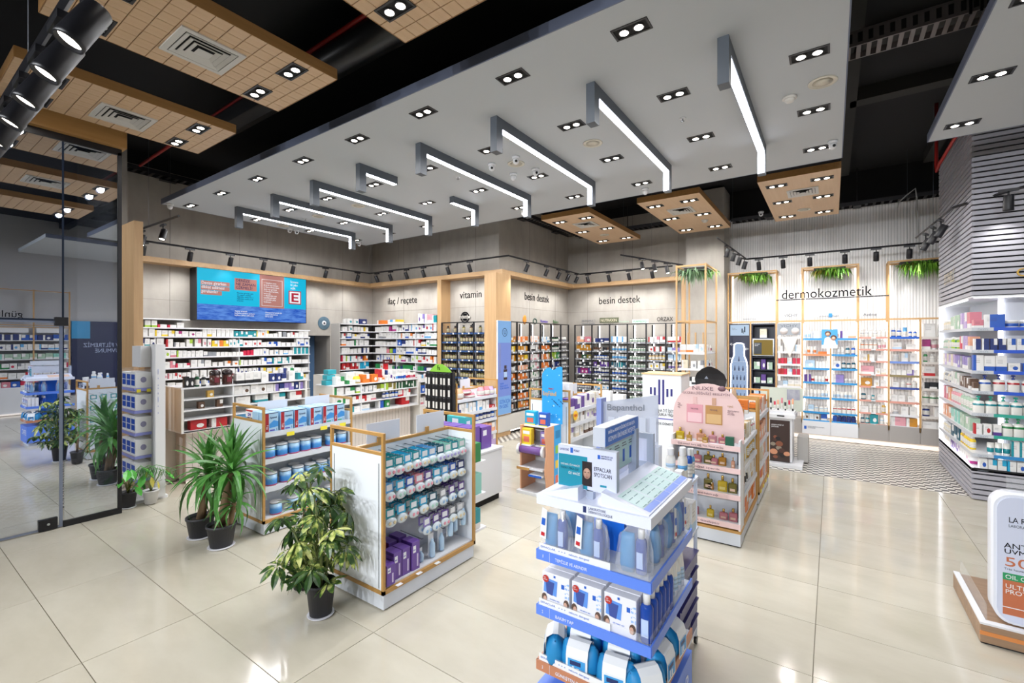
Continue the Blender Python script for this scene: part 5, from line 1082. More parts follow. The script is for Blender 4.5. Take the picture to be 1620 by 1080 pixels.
# ---------------------------------------------------------------- gondolas
def gondola(x0, x1, y0, y1, label, shelves=(), hooks=False, top_signs=(), ends=True, rails=True):
    t = thing('gondola', label, 'gondola', (x0, y0, 0), None); p = .022
    MB().cbox(x0+.01, x1-.01, y0+.01, y1-.01, .012, .12, .004).build('base', M('cool white plinth', 'd5dae2', .35), t)
    MB().box(x0+.03, x1-.03, y0+.03, y1-.03, 0, .012).build('foot', BLACKM, t)
    for x in (x0, x1-p):
        for y in (y0, y1-p): MB().box(x, x+p, y, y+p, .12, 1.28).build('post', GOLD, t)
    for y in (y0, y1-p):
        MB().box(x0+p, x1-p, y, y+p, 1.256, 1.28).box(x0+p, x1-p, y, y+p, 1.12, 1.142).build('end_rail', GOLD, t)
        MB().box(x0+p, x1-p, y+.004, y+p-.004, .15, 1.12).build('end_panel', GLOSSW, t)
        for x in (x0+.05, x1-.055): MB().box(x, x+.006, y+.002 if y == y0 else y+p-.004, y+.004 if y == y0 else y+p-.002, .16, 1.06).build('slot_strip', M('dark slot', '3a3f48', .6), t)
    m = MB().box(x0, x1, y0, y1, .12, .15); m.build('bottom_rail', GOLD, t)
    xc = (x0+x1)/2
    MB().box(xc-.012, xc+.012, y0+p, y1-p, 1.12, 1.142).build('centre_rail', GOLD, t)
    MB().box(xc-.01, xc+.01, y0+p, y1-p, .15, 1.12).build('back_panel', M('cool white panel', 'dfe4ea', .4), t)
    MB().box(x0+p, x1-p, y0+p, y1-p, .15, .162).build('deck', WHITE, t)
    for z in shelves:
        for s_ in (0, 1):
            a, b = (xc+.012, x1-.012) if s_ else (x0+.012, xc-.012)
            s = MB().box(a, b, y0+p, y1-p, z-.022, z).build('shelf', SHELF, t)
            e = b if s_ else a; MB().box(e-.002, e+.006, y0+p, y1-p, z-.045, z+.003).build('price_rail', M('pale rail', 'd4d9e2', .35), s) if s_ else None
    for ya, yb in top_signs:
        MB().box(xc-.006, xc+.0, ya, yb, 1.145, 1.3).build('sign_card', M('plain pale card', 'dadfe9', .4), t)
        ym = (ya+yb)/2-.05; MB().box(xc-.012, xc+.012, ym-.018, ym+.018, 1.14, 1.185).build('sign_clip', GOLD, t)
    return t
GA = gondola(-3.27, -2.63, 2.165, 3.2, 'white gondola hung with baby soothers beside the variegated plant', top_signs=((2.27, 2.6), (2.79, 3.13)))
GB = gondola(-5.27, -4.63, 2.325, 3.36, 'white gondola of baby formula behind the two yuccas', shelves=(.47, .75, 1.02), top_signs=((2.43, 2.75), (2.96, 3.27)))
GDn = gondola(-5.37, -4.73, 5.3, 6.365, 'white gondola of baby care packs in front of the vitamin bay', shelves=(.4, .63, .8, 1.02), top_signs=((5.35, 5.6), (5.75, 6.0)))
GE = gondola(-3.5, -2.86, 5.45, 6.5, 'white gondola of purple boxes behind the blue toy-like stand', shelves=(.62, .82, 1.0), top_signs=((5.75, 6.0), (6.1, 6.3)))
GF1 = gondola(-1.34, -.7, 4.95, 5.985, 'white gondola of sun care behind the pink arched sign', shelves=(.43, .69, .92), top_signs=())
GF2 = gondola(-1.34, -.7, 6.12, 7.16, 'white gondola of orange boxes at the end of the sun care row', shelves=(.43, .7, 1.03), top_signs=())
# formula gondola stock
fz = ['second', 'third', 'lowest']
for i, y in enumerate((2.43, 2.59, 2.74, 2.92, 3.07, 3.21)):
    for rk in (0, 1):
        if rk and i == 5: continue
        o = thing('formula_box', f'pale blue formula box with red side, {nth(i+1)} from left, {"back" if rk else "front"} rank of top shelf', 'box', (-4.725-rk*.14, y, 1.022), 'formula boxes on the gondola')
        FB = M('pale blue carton', 'a9cde8', .4)
        MB().cbox(-4.785-rk*.14, -4.665-rk*.14, y-.068, y+.068, 1.022, 1.215, .004).build('carton', FB, o)
        if rk == 0:
            xf = -4.664
            MB().box(xf-.001, xf, y-.066, y-.03, 1.025, 1.205).build('red_panel', M('dark red print', 'a5222c', .4), o); MB().box(xf-.001, xf, y-.066, y+.066, 1.205, 1.213).build('dark_stripe', M('dark navy print', '22355f', .4), o)
            MB().face([(xf, y-.025, 1.06), (xf, y+.066, 1.07), (xf, y+.066, 1.12), (xf, y+.02, 1.135), (xf, y-.025, 1.1)]).build('wave_print', M('blue wave print', '3f8fd6', .4), o)
            MB().box(xf-.001, xf+.0005, y-.02, y+.03, 1.03, 1.042).build('colour_flash', M('violet print', '4a3fa0', .4) if i < 4 else M('green print', '2f9a63', .4), o)
            text('Aptamil', (xf+.0005, y-.02, 1.155), .022, .08, '+X', M('navy print ink', '1f2f66', .4), o, ext=.0004); text('1' if i < 4 else '2', (xf+.001, y+.04, 1.03), .024, .012, '+X', M('navy print ink', '1f2f66', .4), o, ext=.0004)
            text('800 g', (xf+.0008, y-.04, 1.05), .018, .05, (PI/2, -PI/2, PI/2), PAPER, o, ext=.0004)
def tin(x, y, z, label, s=1.0):
    o = thing('formula_tin', label, 'tin', (x, y, z), 'formula tins on the gondola')
    if 'TIN' not in MATS:
        m = M('TIN', 'ffffff', .25); nt, b = nodes(m); tc = nn(nt, 'ShaderNodeTexCoord'); sp = nn(nt, 'ShaderNodeSeparateXYZ'); nt.links.new(tc.outputs['Generated'], sp.inputs[0])
        n = noise(nt, coords(nt, 'Object', (9, 9, 14)), 1.2, 3); f = math_(nt, 'ADD', sp.outputs[2], math_(nt, 'MULTIPLY', math_(nt, 'SUBTRACT', n, .5), .25))
        nt.links.new(ramp(nt, f, [(.08, h2('b5486a')), (.14, h2('3f86cf')), (.5, h2('4a93d6')), (.78, h2('a9d0ee'))]), b.inputs['Base Color'])
    r = .058*s; h = .128*s
    MB().lathe([(r*.96, 0), (r, .004), (r, h*.86)], (x, y, z), 20).build('body', MATS['TIN'], o)
    MB().lathe([(r*1.02, h*.86), (r*1.02, h*.89)], (x, y, z), 20).build('rim', M('dark tin rim', '2a2f38', .3), o)
    MB().lathe([(r*1.0, h*.88), (r*1.0, h*.97), (r*.94, h)], (x, y, z), 20).build('lid', M('tin lid', 'd8dbe0', .3), o)
for k, (z, ys) in enumerate(((.752, (2.43, 2.56, 2.69, 2.82, 2.95, 3.13, 3.27)), (.472, (2.45, 2.6, 2.74, 2.88, 3.02, 3.16, 3.29)), (.164, (2.5, 2.68, 2.9, 3.12)))):
    for i, y in enumerate(ys):
        tin(-4.72, y, z, f'blue formula tin, {nth(i+1)} from left, front rank of the {fz[k]} gondola shelf')
        if k < 2 and i % 2 == 0: tin(-4.85, y+.03, z, f'blue formula tin, {nth(i//2+1)} from left, back rank of the {fz[k]} gondola shelf')
for i, (y, z) in enumerate(((2.6, 1.02), (2.98, 1.02), (3.22, 1.02))):
    o = MB().box(-4.618, -4.614, y-.04, y+.04, z-.06, z-.02).build('price_card', YELLOW); tag(o, f'yellow price card on the formula gondola, {nth(i+1)} from left', 'price card')
o = thing('retail_box', 'white and red box with large letters inside the formula gondola frame', 'box', (-5.0, 2.42, 1.022)); MB().cbox(-5.08, -4.92, 2.37, 2.45, 1.145, 1.225, .003).build('carton', PAPER, o); MB().box(-5.07, -4.93, 2.3685, 2.37, 1.205, 1.222).build('red_band', RED, o); text('SM', (-5.03, 2.368, 1.155), .035, .08, '-Y', M('violet ink', '4a2fae', .4), o)
o.location.z = 1.022
# soother gondola stock
GHK = M('steel hook', '6f747c', .3, .8)
PK = MB(); PK.box(-.042, .042, -.001, .001, -.002, .07, 0); PK.box(-.028, .028, -.0025, -.001, .012, .055, 2)
def ell(a, b, d): return [(a*math.cos(2*PI*j/18), d, b*math.sin(2*PI*j/18)-.035) for j in range(18)]
PK.rings([ell(.05, .036, .0), ell(.05, .036, -.012), ell(.04, .028, -.022), ell(.02, .014, -.025)], 1)
for sx in (-.02, .022):
    PK.lathe([(.014, 0), (.014, .004), (.008, .008), (0, .009)], (sx, -.02, -.035), 8, 3) if False else None
    PK.rings([[(sx+.014*math.cos(2*PI*j/10), -.0255, -.035+.014*math.sin(2*PI*j/10)) for j in range(10)], [(sx+.009*math.cos(2*PI*j/10), -.03, -.035+.009*math.sin(2*PI*j/10)) for j in range(10)]], 3)
BUB = M('pale blister', 'dbe6ea', .12)
packs = {}
for nm, c in (('pink', 'e59aa8'), ('blue', '8fb6de'), ('mint', 'a9d4c4'), ('cream', 'e0d0a8'), ('violet', 'a7a2d6')): packs[nm] = PK.mesh('soother_pack', [OBJC, BUB, PAPER, M('soother '+nm, c, .4)])
hooked = thing('hook_set', 'steel display hooks', 'hooks') if False else None
hk = MB()
nrow = 0
rows_h = [(1.0, 10, ['teal', 'teal', 'cyan', 'teal', 'cyan', 'sky', 'petrol', 'mint', 'teal', 'mint'], ['pink', 'pink', 'cream', 'pink', 'cream', 'mint', 'violet', 'violet', 'violet', 'pink']),
          (.815, 9, ['sky', 'cyan', 'blue', 'rose', 'purple', 'cyan', 'sky', 'blue', 'navy'], ['pink', 'mint', 'pink', 'pink', 'pink', 'blue', 'mint', 'cream', 'cream']),
          (.625, 8, ['teal', 'cyan', 'teal', 'cyan', 'petrol', 'grey', 'purple', 'purple'], ['cream', 'cream', 'pink', 'cream', 'mint', 'blue', 'blue', 'blue']),
          (.44, 5, ['violet', 'purple', 'purple', 'grey', 'silver'], ['blue', 'blue', 'pink', 'cream', 'cream'])]
for ri, (z, n, cs, bs) in enumerate(rows_h):
    for i in range(n):
        y = 2.24+.9*(i+.5)/n if ri < 3 else 2.62+.52*(i+.5)/n
        MB().tube([(-2.94, y, z+.085), (-2.69, y, z+.075), (-2.675, y, z+.085)], .003, 5).build('hook', GHK, GA)
        for q in range(4):
            if ri == 3 and q > 1: continue
            xx = -2.7-q*.05-R.uniform(0, .012)
            o = bpy.data.objects.new('soother_pack', packs[bs[i]]); COL.objects.link(o); o.location = (xx, y+R.uniform(-.004, .004), z); o.rotation_euler = (R.uniform(-.05, .03), 0, PI/2+R.uniform(-.1, .1)); o.color = COLR[cs[i]]
            tag(o, f'{CNAME.get(cs[i], cs[i])} carded soother pack, {nth(i+1)} from left, {["top", "second", "third", "lowest"][ri]} hook row, {["at the front", "second on its hook", "third on its hook", "last on its hook"][q]}', 'soother pack', 'soother packs on gondola hooks')
for i, y in enumerate((2.6, 2.85, 3.08)):
    MB().tube([(-2.94, y, .37), (-2.69, y, .36), (-2.675, y, .37)], .003, 5).build('hook', GHK, GA)
def small_card(y, z, x, label, col='ice', h=.13, w=.06):
    o = thing('blister_card', label, 'blister card', (x, y, z), 'small cards and feeding bottles on the soother gondola'); MB().box(x-.004, x, y-w/2, y+w/2, z, z+h).build('card', PAPER, o)
    MB().lathe([(w*.36, 0), (w*.38, .01), (w*.38, h*.55), (w*.2, h*.65), (w*.16, h*.75)], (x+.018, y, z+.005), 12).build('bottle', M('clear plastic '+col, CN[col], .15), o)
for i, (y, z, lb) in enumerate(((2.62, .24, 'small clear feeding cup standing alone on the soother gondola deck'), (2.73, .2, 'tall pale blue bottle pack on the soother gondola deck'), (2.86, .2, 'pale bottle pack behind the blue one on the gondola deck'), (2.95, .26, 'clear bottle card hanging third along the lowest hooks'), (3.03, .27, 'clear bottle card hanging fourth along the lowest hooks'), (3.12, .3, 'clear bottle card hanging at the far end of the lowest hooks'))):
    small_card(y, .165 if i < 3 else z, -2.74+.02*(i % 2), lb, h=.1 if i == 0 else .19)
for i, (y, x, h) in enumerate(((2.245, -2.7, .15), (2.335, -2.73, .2), (2.42, -2.73, .2), (2.51, -2.72, .22), (2.4, -2.86, .22), (2.5, -2.86, .23))):
    o = thing('breast_pump_box', ['short purple baby care box at the near corner of the soother gondola', 'tall purple baby care box second from the corner of the gondola', 'tall purple baby care box third from the corner of the gondola', 'wide purple box with round print at the end of the purple row', 'purple box at the back behind the second purple box', 'purple box at the back behind the wide purple box'][i], 'box', (x, y, .163), 'purple boxes on the soother gondola')
    MB().cbox(x-.06, x+.06, y-.04, y+.04, .163, .163+h, .003).build('carton', M('purple carton', '6b4a9c', .4), o)
    if i < 4:
        MB().box(x+.06, x+.061, y-.03, y-.002, .163+h*.62, .163+h*.86).build('label', PAPER, o); MB().box(x+.06, x+.061, y+.008, y+.022, .163+h*.1, .163+h*.55).build('print', M('pale violet print', 'cfc2e2', .4), o); MB().box(x-.06, x+.06, y-.0405, y-.04, .163+h*.88, .163+h*.99).build('dark_band', M('deep purple print', '3f2470', .4), o)
        text('avent', (x+.0615, y-.028, .163+h*.7), .012, .024, '+X', M('violet ink', '4a2fae', .4), o, ext=.0004)
o = thing('baby_toy', 'round red and yellow rattle behind the purple boxes', 'toy', (-2.86, 2.3, .163)); MB().lathe([(.0, 0), (.03, .01), (.05, .05), (.05, .1)], (-2.84, 2.3, .3), 14).build('red_shell', M('red toy', 'c8283f', .3), o); MB().lathe([(.05, .1), (.045, .14), (0, .17)], (-2.84, 2.3, .3), 14).build('yellow_shell', M('yellow toy', 'd8bd2c', .3), o); MB().lathe([(.03, 0), (.05, .06), (.05, .13), (.03, .14)], (-2.84, 2.3, .163), 12).build('lower_shell', M('orange toy', 'd9682c', .3), o)
o = thing('baby_toy', 'green and pink hanging toy at the near post of the soother gondola', 'toy', (-2.76, 2.215, .45)); MB().lathe([(0, 0), (.022, .02), (.022, .1), (0, .12)], (-2.76, 2.225, .42), 10).build('green_piece', M('green toy', '2fa04f', .3), o); MB().lathe([(0, 0), (.025, .02), (.025, .08), (0, .1)], (-2.76, 2.225, .53), 10).build('pink_piece', M('pink toy', 'd8508f', .3), o); MB().lathe([(0, 0), (.025, .02), (.025, .1), (0, .13)], (-2.76, 2.225, .62), 10).build('green_piece', M('green toy', '2fa04f', .3), o)
MB().tube([(-2.94, 2.225, .76), (-2.75, 2.225, .755)], .003, 5).build('hook', GHK, GA)
for i, y in enumerate((2.3, 2.5, 2.7)):
    o = MB().box(-2.629, -2.6, y-.025, y+.025, .15, .153).build('shelf_card', PAPER); tag(o, f'small white shelf card on the soother gondola bottom rail, {nth(i+1)} from left', 'price card')
# far side of the soother gondola, seen in the glass
for ri, z in enumerate((.98, .8, .6)):
    for i in range(7):
        o = bpy.data.objects.new('soother_pack', packs['mint']); COL.objects.link(o); o.location = (-3.22, 2.26+.13*i, z); o.rotation_euler = (0, 0, -PI/2); o.color = COLR['teal']
        MB().tube([(-2.96, 2.26+.13*i, z+.08), (-3.225, 2.26+.13*i, z+.075)], .003, 4).build('hook', GHK, GA)
        tag(o, f'teal soother pack on the far gondola side, {["top", "second", "third"][ri]} row, {nth(i+1)} along', 'soother pack', 'soother packs on gondola hooks')
# green end shelf on the far end of the soother gondola
t = thing('end_shelf', 'narrow white end shelf with green packs at the far end of the soother gondola', 'shelf', (-2.9, 3.22, .1))
for z in (.2, .52, .82): MB().box(-3.2, -2.68, 3.2, 3.42, z-.02, z).build('shelf', SHELF, t)
MB().box(-3.2, -2.68, 3.2, 3.21, .18, 1.05).build('back_panel', WHITE, t)
for z, rw in ((.52, 'middle'), (.82, 'top'), (.2, 'lowest')): shelf_row('-Y', -3.18, -2.69, 3.25, z+.001, [(1, 'gbox_c', ['green', 'mint', 'teal'], .1, .19)], f'{rw} end shelf behind the soother gondola', 'green packs on the end shelf')
# baby care gondola stock
GN = 'packs on the baby care gondola'
shelf_row('+X', 5.34, 6.34, -4.75, 1.021, [(.5, 'pouch', ['peach', 'orange'], .2, .16, .14), (1, 'pouch', ['white', 'rose'], .24, .07, .16), (1, 'pouch', ['rose', 'lilac', 'pink'], .14, .15, .12)], 'top shelf of the baby care gondola', GN)
shelf_row('+X', 5.5, 5.8, -4.76, 1.09, [(1, 'pouch', ['white', 'rose'], .22, .07, .16)], 'top shelf upper layer of the baby care gondola', GN)
shelf_row('+X', 5.34, 6.34, -4.75, .801, [(.3, 'gbox_c', ['navy'], .1, .15), (1.2, 'gbox_w', ['ice', 'silver'], .08, .16), (.5, 'gbox_w', ['yellow', 'sky'], .09, .16), (.7, 'gbox_w', ['silver'], .09, .13), (.5, 'gbox_c', ['red', 'crimson'], .18, .05)], 'second shelf of the baby care gondola', GN)
shelf_row('+X', 5.34, 6.34, -4.75, .631, [(1, 'gbox_c', ['navy'], .12, .13), (1.2, 'can_d', ['navy', 'blue'], .1, .13)], 'third shelf of the baby care gondola', GN)
shelf_row('+X', 5.6, 6.34, -4.75, .401, [(.7, 'gbox_c', ['yellow', 'cream'], .2, .16), (1, 'gbox_c', ['peach', 'rose'], .2, .16)], 'fourth shelf of the baby care gondola', GN)
shelf_row('+X', 5.34, 6.34, -4.75, .163, [(1, 'gbox_c', ['purple'], .2, .2), (1, 'gbox_c', ['lilac', 'violet'], .18, .22)], 'deck of the baby care gondola', GN)
# purple gift boxes and green pack stacked on a low table between the gondolas
t = thing('promo_table', 'low white promotion table with purple boxes beyond the soother gondola', 'table', (-3.7, 4.1, 0)); MB().cbox(-4.05, -3.35, 3.95, 4.6, .08, .62, .01).build('body', WHITE, t); MB().box(-4.02, -3.38, 3.98, 4.57, 0, .08).build('foot', BLACKM, t); MB().box(-4.06, -3.34, 3.94, 4.61, .62, .64).build('top', WHITE, t)
for i, (x, y, z, w, d, h, c, lb) in enumerate(((-3.5, 4.12, .642, .2, .2, .3, 'purple', 'tall purple box at the front right of the promotion table'), (-3.72, 4.12, .642, .2, .2, .3, 'purple', 'tall purple box at the front middle of the promotion table'), (-3.94, 4.12, .642, .2, .2, .3, 'purple', 'tall purple box at the front left of the promotion table'), (-3.55, 4.4, .642, .22, .2, .26, 'purple', 'purple box at the back right of the promotion table'), (-3.85, 4.4, .642, .3, .2, .36, 'teal', 'turquoise pack at the back left of the promotion table'))):
    o = thing('gift_box', lb, 'box', (x, y, z), 'boxes on the promotion table'); MB().cbox(x-w/2, x+w/2, y-d/2, y+d/2, z, z+h, .004).build('carton', M('purple carton', '6b4a9c', .4) if c == 'purple' else M('turquoise pack', '45b5b4', .35), o)
    MB().box(x+w/2, x+w/2+.001, y-.07, y+.0, z+h*.6, z+h*.85).box(x-.06, x+.04, y-d/2-.001, y-d/2, z+h*.7, z+h*.92).build('label', PAPER, o)
# black accessory stand
t = thing('accessory_stand', 'black stand with green header hung with beauty tools by the vitamin bay', 'display stand', (-4.98, 5.2, 0))
MB().box(-5.28, -4.72, 5.2, 5.26, 0, 1.46).build('panel', BLACK, t); MB().box(-5.28, -4.72, 5.0, 5.26, 0, .08).build('base', BLACK, t)
m = MB(); m.rings([[(-5.2, 5.19, 1.46), (-4.74, 5.19, 1.46), (-4.8, 5.19, 1.52), (-4.93, 5.19, 1.58), (-5.05, 5.19, 1.58), (-5.15, 5.19, 1.51)], [(-5.2, 5.2, 1.46), (-4.74, 5.2, 1.46), (-4.8, 5.2, 1.52), (-4.93, 5.2, 1.58), (-5.05, 5.2, 1.58), (-5.15, 5.2, 1.51)]], 0, False); m.build('header', M('lime header', '86c23f', .4), t); text('Fe', (-5.03, 5.185, 1.49), .07, .08, '-Y', INK, t)
tm_ = MB(); tm_.box(-.016, .016, -.004, .004, -.13, -.03, 0); tm_.box(-.012, .012, -.004, .004, -.03, .03, 1); tm_.box(-.022, .022, .004, .006, -.14, .04, 2); tool = tm_.mesh('beauty_tool', [WHITE2, BLACK, M('dark card', '2b2b2b', .5)])
for r_, z in enumerate((1.4, 1.22, 1.03, .84)):
    for c in range(7):
        o = bpy.data.objects.new('beauty_tool', tool); COL.objects.link(o); x = -5.24+.08*c; o.location = (x, 5.16-.02*(c % 2), z)
        MB().tube([(x, 5.2, z+.045), (x, 5.12, z+.04)], .003, 4).build('hook', GHK, t); tag(o, f'pale handled beauty tool on black card, {nth(c+1)} from left, {["top", "second", "third", "lowest"][r_]} row of the black stand', 'beauty tool', 'beauty tools on the black stand')
# purple box gondola stock
GE_ = 'boxes on the purple box gondola'
for z, rw in ((1.0, 'top'), (.82, 'second'), (.62, 'third')):
    shelf_row('+X', 5.49, 6.46, -2.885, z+.001, [(1, 'gbox_c', ['purple'], .16, .16, .12, .02), (1, 'gbox_w', ['purple', 'cream'], .16, .19 if z > .9 else .16, .12, .02)] if z > .9 else [(1, 'gbox_w', ['brown', 'cream', 'violet'], .12, .16, .1, .03)], f'{rw} shelf of the purple box gondola', GE_)
for i, (y, z) in enumerate(((5.6, .93), (6.36, .97))):
    o = thing('offer_disc', f'round yellow offer disc on the purple box gondola, {["near", "far"][i]} end', 'offer disc', (-2.85, y, z))
    MB().rings([[(xx, y+.065*math.cos(2*PI*j/24), z+.065*math.sin(2*PI*j/24)) for j in range(24)] for xx in (-2.852, -2.848)], 0, False).build('disc', M('warm yellow card', 'f0c030', .5), o)
    text('%50', (-2.846, y-.045, z-.015), .035, .09, '+X', RED, o)
for i, (x, y) in enumerate(((-3.2, 5.7), (-3.15, 5.85))):
    o = MB().cbox(x-.1, x+.1, y-.06, y+.06, 1.145, 1.34, .004).build('plain_carton', PAPER); tag(o, f'plain white carton on top of the purple box gondola, {["front", "rear"][i]} one', 'box')
# sun care gondola stock
GS = 'sun care on the gondolas behind the pink sign'
for z, rw, cl in ((.92, 'top', [(1, 'lot_g', ['yellow', 'gold'], .07, .2), (1, 'cbox_c', ['cream', 'gold'], .06, .16), (1, 'lot_w', ['rose', 'crimson'], .06, .15)]), (.69, 'second', [(1, 'cbox_c', ['yellow', 'cream'], .1, .19), (1, 'lot_g', ['gold'], .06, .18)]), (.43, 'third', [(.6, 'cbox_c', ['mint'], .12, .2), (1, 'tube_w', ['dark', 'cream'], .06, .18), (1, 'cbox_w', ['gold'], .1, .17)]), (.163, 'lowest', [(.5, 'cbox_w', ['rose'], .1, .18), (1.2, 'cbox_c', ['orange', 'amber'], .16, .2)])):
    shelf_row('+X', 4.99, 5.95, -.725, z+.001, cl, f'{rw} shelf of the sun care gondola', GS)
for z, rw, cl in ((1.03, 'top', ['orange', 'peach']), (.7, 'second', ['peach', 'orange']), (.43, 'third', ['cream', 'peach']), (.163, 'lowest', ['orange', 'red'])):
    shelf_row('+X', 6.16, 7.12, -.725, z+.001, [(1, 'cbox_c', cl, .2, .2, .18)], f'{rw} shelf of the orange box gondola', GS)
for i in range(4):
    item('cbox_c', -1.2+.14*i, 6.2, 1.145, .12, .2, .06, '-Y', 'orange', f'flat orange box laid on the orange box gondola top, {nth(i+1)} from left', GS)
for i, y in enumerate((6.25, 6.5, 6.75, 7.0)):
    o = MB().box(-.699, -.694, y-.03, y+.03, .12, .15).build('price_card', YELLOW); tag(o, f'yellow price card on the orange box gondola foot, {nth(i+1)} from left', 'price card')
# little triangular card topper
o = MB(); o.rings([[(-.92, 5.4, 1.145), (-.86, 5.3, 1.145), (-.8, 5.4, 1.145)], [(-.88, 5.4, 1.42), (-.86, 5.38, 1.44), (-.84, 5.4, 1.42)]], 0, False); o = o.build('display_card', M('champagne card', 'd8b89a', .4)); tag(o, 'folded champagne coloured card standing right of the pink sign', 'card')
item('cbox_c', -.8, 5.62, 1.145, .1, .1, .15, '-Y', 'orange', 'small orange box standing on the sun care gondola top', GS)
# pink end display with arched sign
t = thing('end_display', 'pink end display of oil bottles under an arched sign', 'display', (-1.02, 4.74, 0)); PK1 = M('soft pink board', 'e3c3c0', .45); PK2 = M('pale pink rail', 'efd0ce', .4); PW = M('pale grey panel', 'cfd4dc', .4)
MB().cbox(-1.33, -.7, 4.75, 4.95, .012, .13, .004).build('base', M('cool white plinth', 'd5dae2', .35), t); MB().box(-1.31, -.72, 4.76, 4.94, 0, .012).build('foot', BLACKM, t)
MB().box(-1.34, -.695, 4.742, 4.95, .13, .155).build('bottom_rail', GOLD, t); MB().box(-1.33, -.7, 4.93, 4.948, .155, 1.0).build('back_panel', PW, t); MB().box(-1.335, -1.318, 4.75, 4.93, .155, 1.0).box(-.717, -.7, 4.75, 4.93, .155, 1.0).build('side_panel', WHITE, t)
for x in (-1.29, -.75): MB().box(x-.004, x+.004, 4.926, 4.93, .2, .95).build('slot_strip', M('dark slot', '3a3f48', .6), t)
for k, (z, s) in enumerate(((.945, 'Çok amaçlı kuru yağ, Yüz, Vücut ve Saç'), (.735, '%98 Doğal içerik'), (.485, "Fransa'nın 1 numaralı bakım yağı"), (.215, 'Besler, Onarır, Güzelleştirir'))):
    s_ = MB().box(-1.318, -.717, 4.75, 4.93, z-.02, z).build('shelf', WHITE, t); MB().box(-1.335, -.7, 4.742, 4.75, z-.045, z+.004).build('shelf_strip', PK2, s_); text(s, (-1.27, 4.74, z-.03), .018, .44 if k else .5, '-Y', M('mauve ink', '7a5a63', .5), s_)
m = MB(); arch = [(-1.335, 1.0), (-1.335, 1.2)]+[(-1.02+.335*math.cos(a)*1.0-.0, 1.2+.315*math.sin(a)) for a in [PI-PI*k/16 for k in range(17)]]+[(-.685, 1.0)]
arch = [(-1.345, .96), (-1.345, 1.2)]+[(-1.015+.33*math.cos(PI-PI*k/18), 1.2+.32*math.sin(PI-PI*k/18)) for k in range(1, 18)]+[(-.685, 1.2), (-.685, .96)]
m.rings([[(x, 4.86, z) for x, z in arch][::-1], [(x, 4.85, z) for x, z in arch][::-1]], 0, False); m.build('arched_sign', PK1, t)
MV = M('mauve ink', '5a3f4a', .5)
text('NUXE', (-1.16, 4.846, 1.452), .038, .2, '-Y', MV, t); text('GÜZELLİĞİNİZİ BESLEYİN', (-1.25, 4.846, 1.408), .022, .47, '-Y', MV, t)
q = MB().lathe([(.026, 0), (.026, .002), (.0, .003)], n=14, sx=1.4).at('tree_emblem', MV, t, (-.88, 4.849, 1.475), (PI/2, 0, 0)); MB().box(-.882, -.878, 4.846, 4.85, 1.45, 1.47).build('tree_stem', MV, t)
for x0, c1, c2 in ((-1.21, 'd99aa4', 'e9c2c6'), (-1.03, 'b98a52', 'd3ad78')):
    MB().box(x0, x0+.155, 4.845, 4.85, 1.12, 1.305).build('printed_bottle', M('print '+c1, c1, .35), t); MB().box(x0+.01, x0+.145, 4.843, 4.845, 1.13, 1.22).build('printed_label', M('print '+c2, c2, .35), t); MB().box(x0+.06, x0+.098, 4.845, 4.85, 1.31, 1.38).build('printed_cap', M('print cap '+c1, 'c59a80' if c1[0] == 'b' else 'e0b9b5', .35), t)
    text('NUXE', (x0+.04, 4.842, 1.255), .015, .07, '-Y', MV, t)
text('YENİ', (-.83, 4.846, 1.3), .016, .05, '-Y', M('ochre ink', 'a5843c', .5), t); text('Huile Prodigieuse\nkuru yağ\nçok amaçlı', (-.83, 4.846, 1.26), .012, .12, '-Y', MV, t); text('Yüz\nVücut\nSaç', (-1.3, 4.846, 1.3), .014, .05, '-Y', MV, t)
def perfume(x, y, z, w, h, col, label, d=.035):
    o = thing('oil_bottle', label, 'bottle', (x, y, z), 'oil bottles on the pink display'); bm = M('oil glass '+col, CN[col], .08); bm.node_tree.nodes['Principled BSDF'].inputs['Transmission Weight'].default_value = .35
    b = MB(); b.cbox(x-w/2, x+w/2, y-d/2, y+d/2, z, z+h*.66, w*.1); b.lathe([(w*.16, h*.65), (w*.16, h*.7)], (x, y, z), 10); b.build('bottle', bm, o)
    MB().box(x-w*.3, x+w*.3, y-d/2-.001, y-d/2, z+h*.12, z+h*.3).build('label', M('label '+col, 'd8b7a0' if col != 'yellow' else 'd8c77a', .4), o); MB().lathe([(w*.15, h*.7), (w*.15, h*.98), (w*.12, h)], (x, y, z), 10).build('cap', GLD, o)
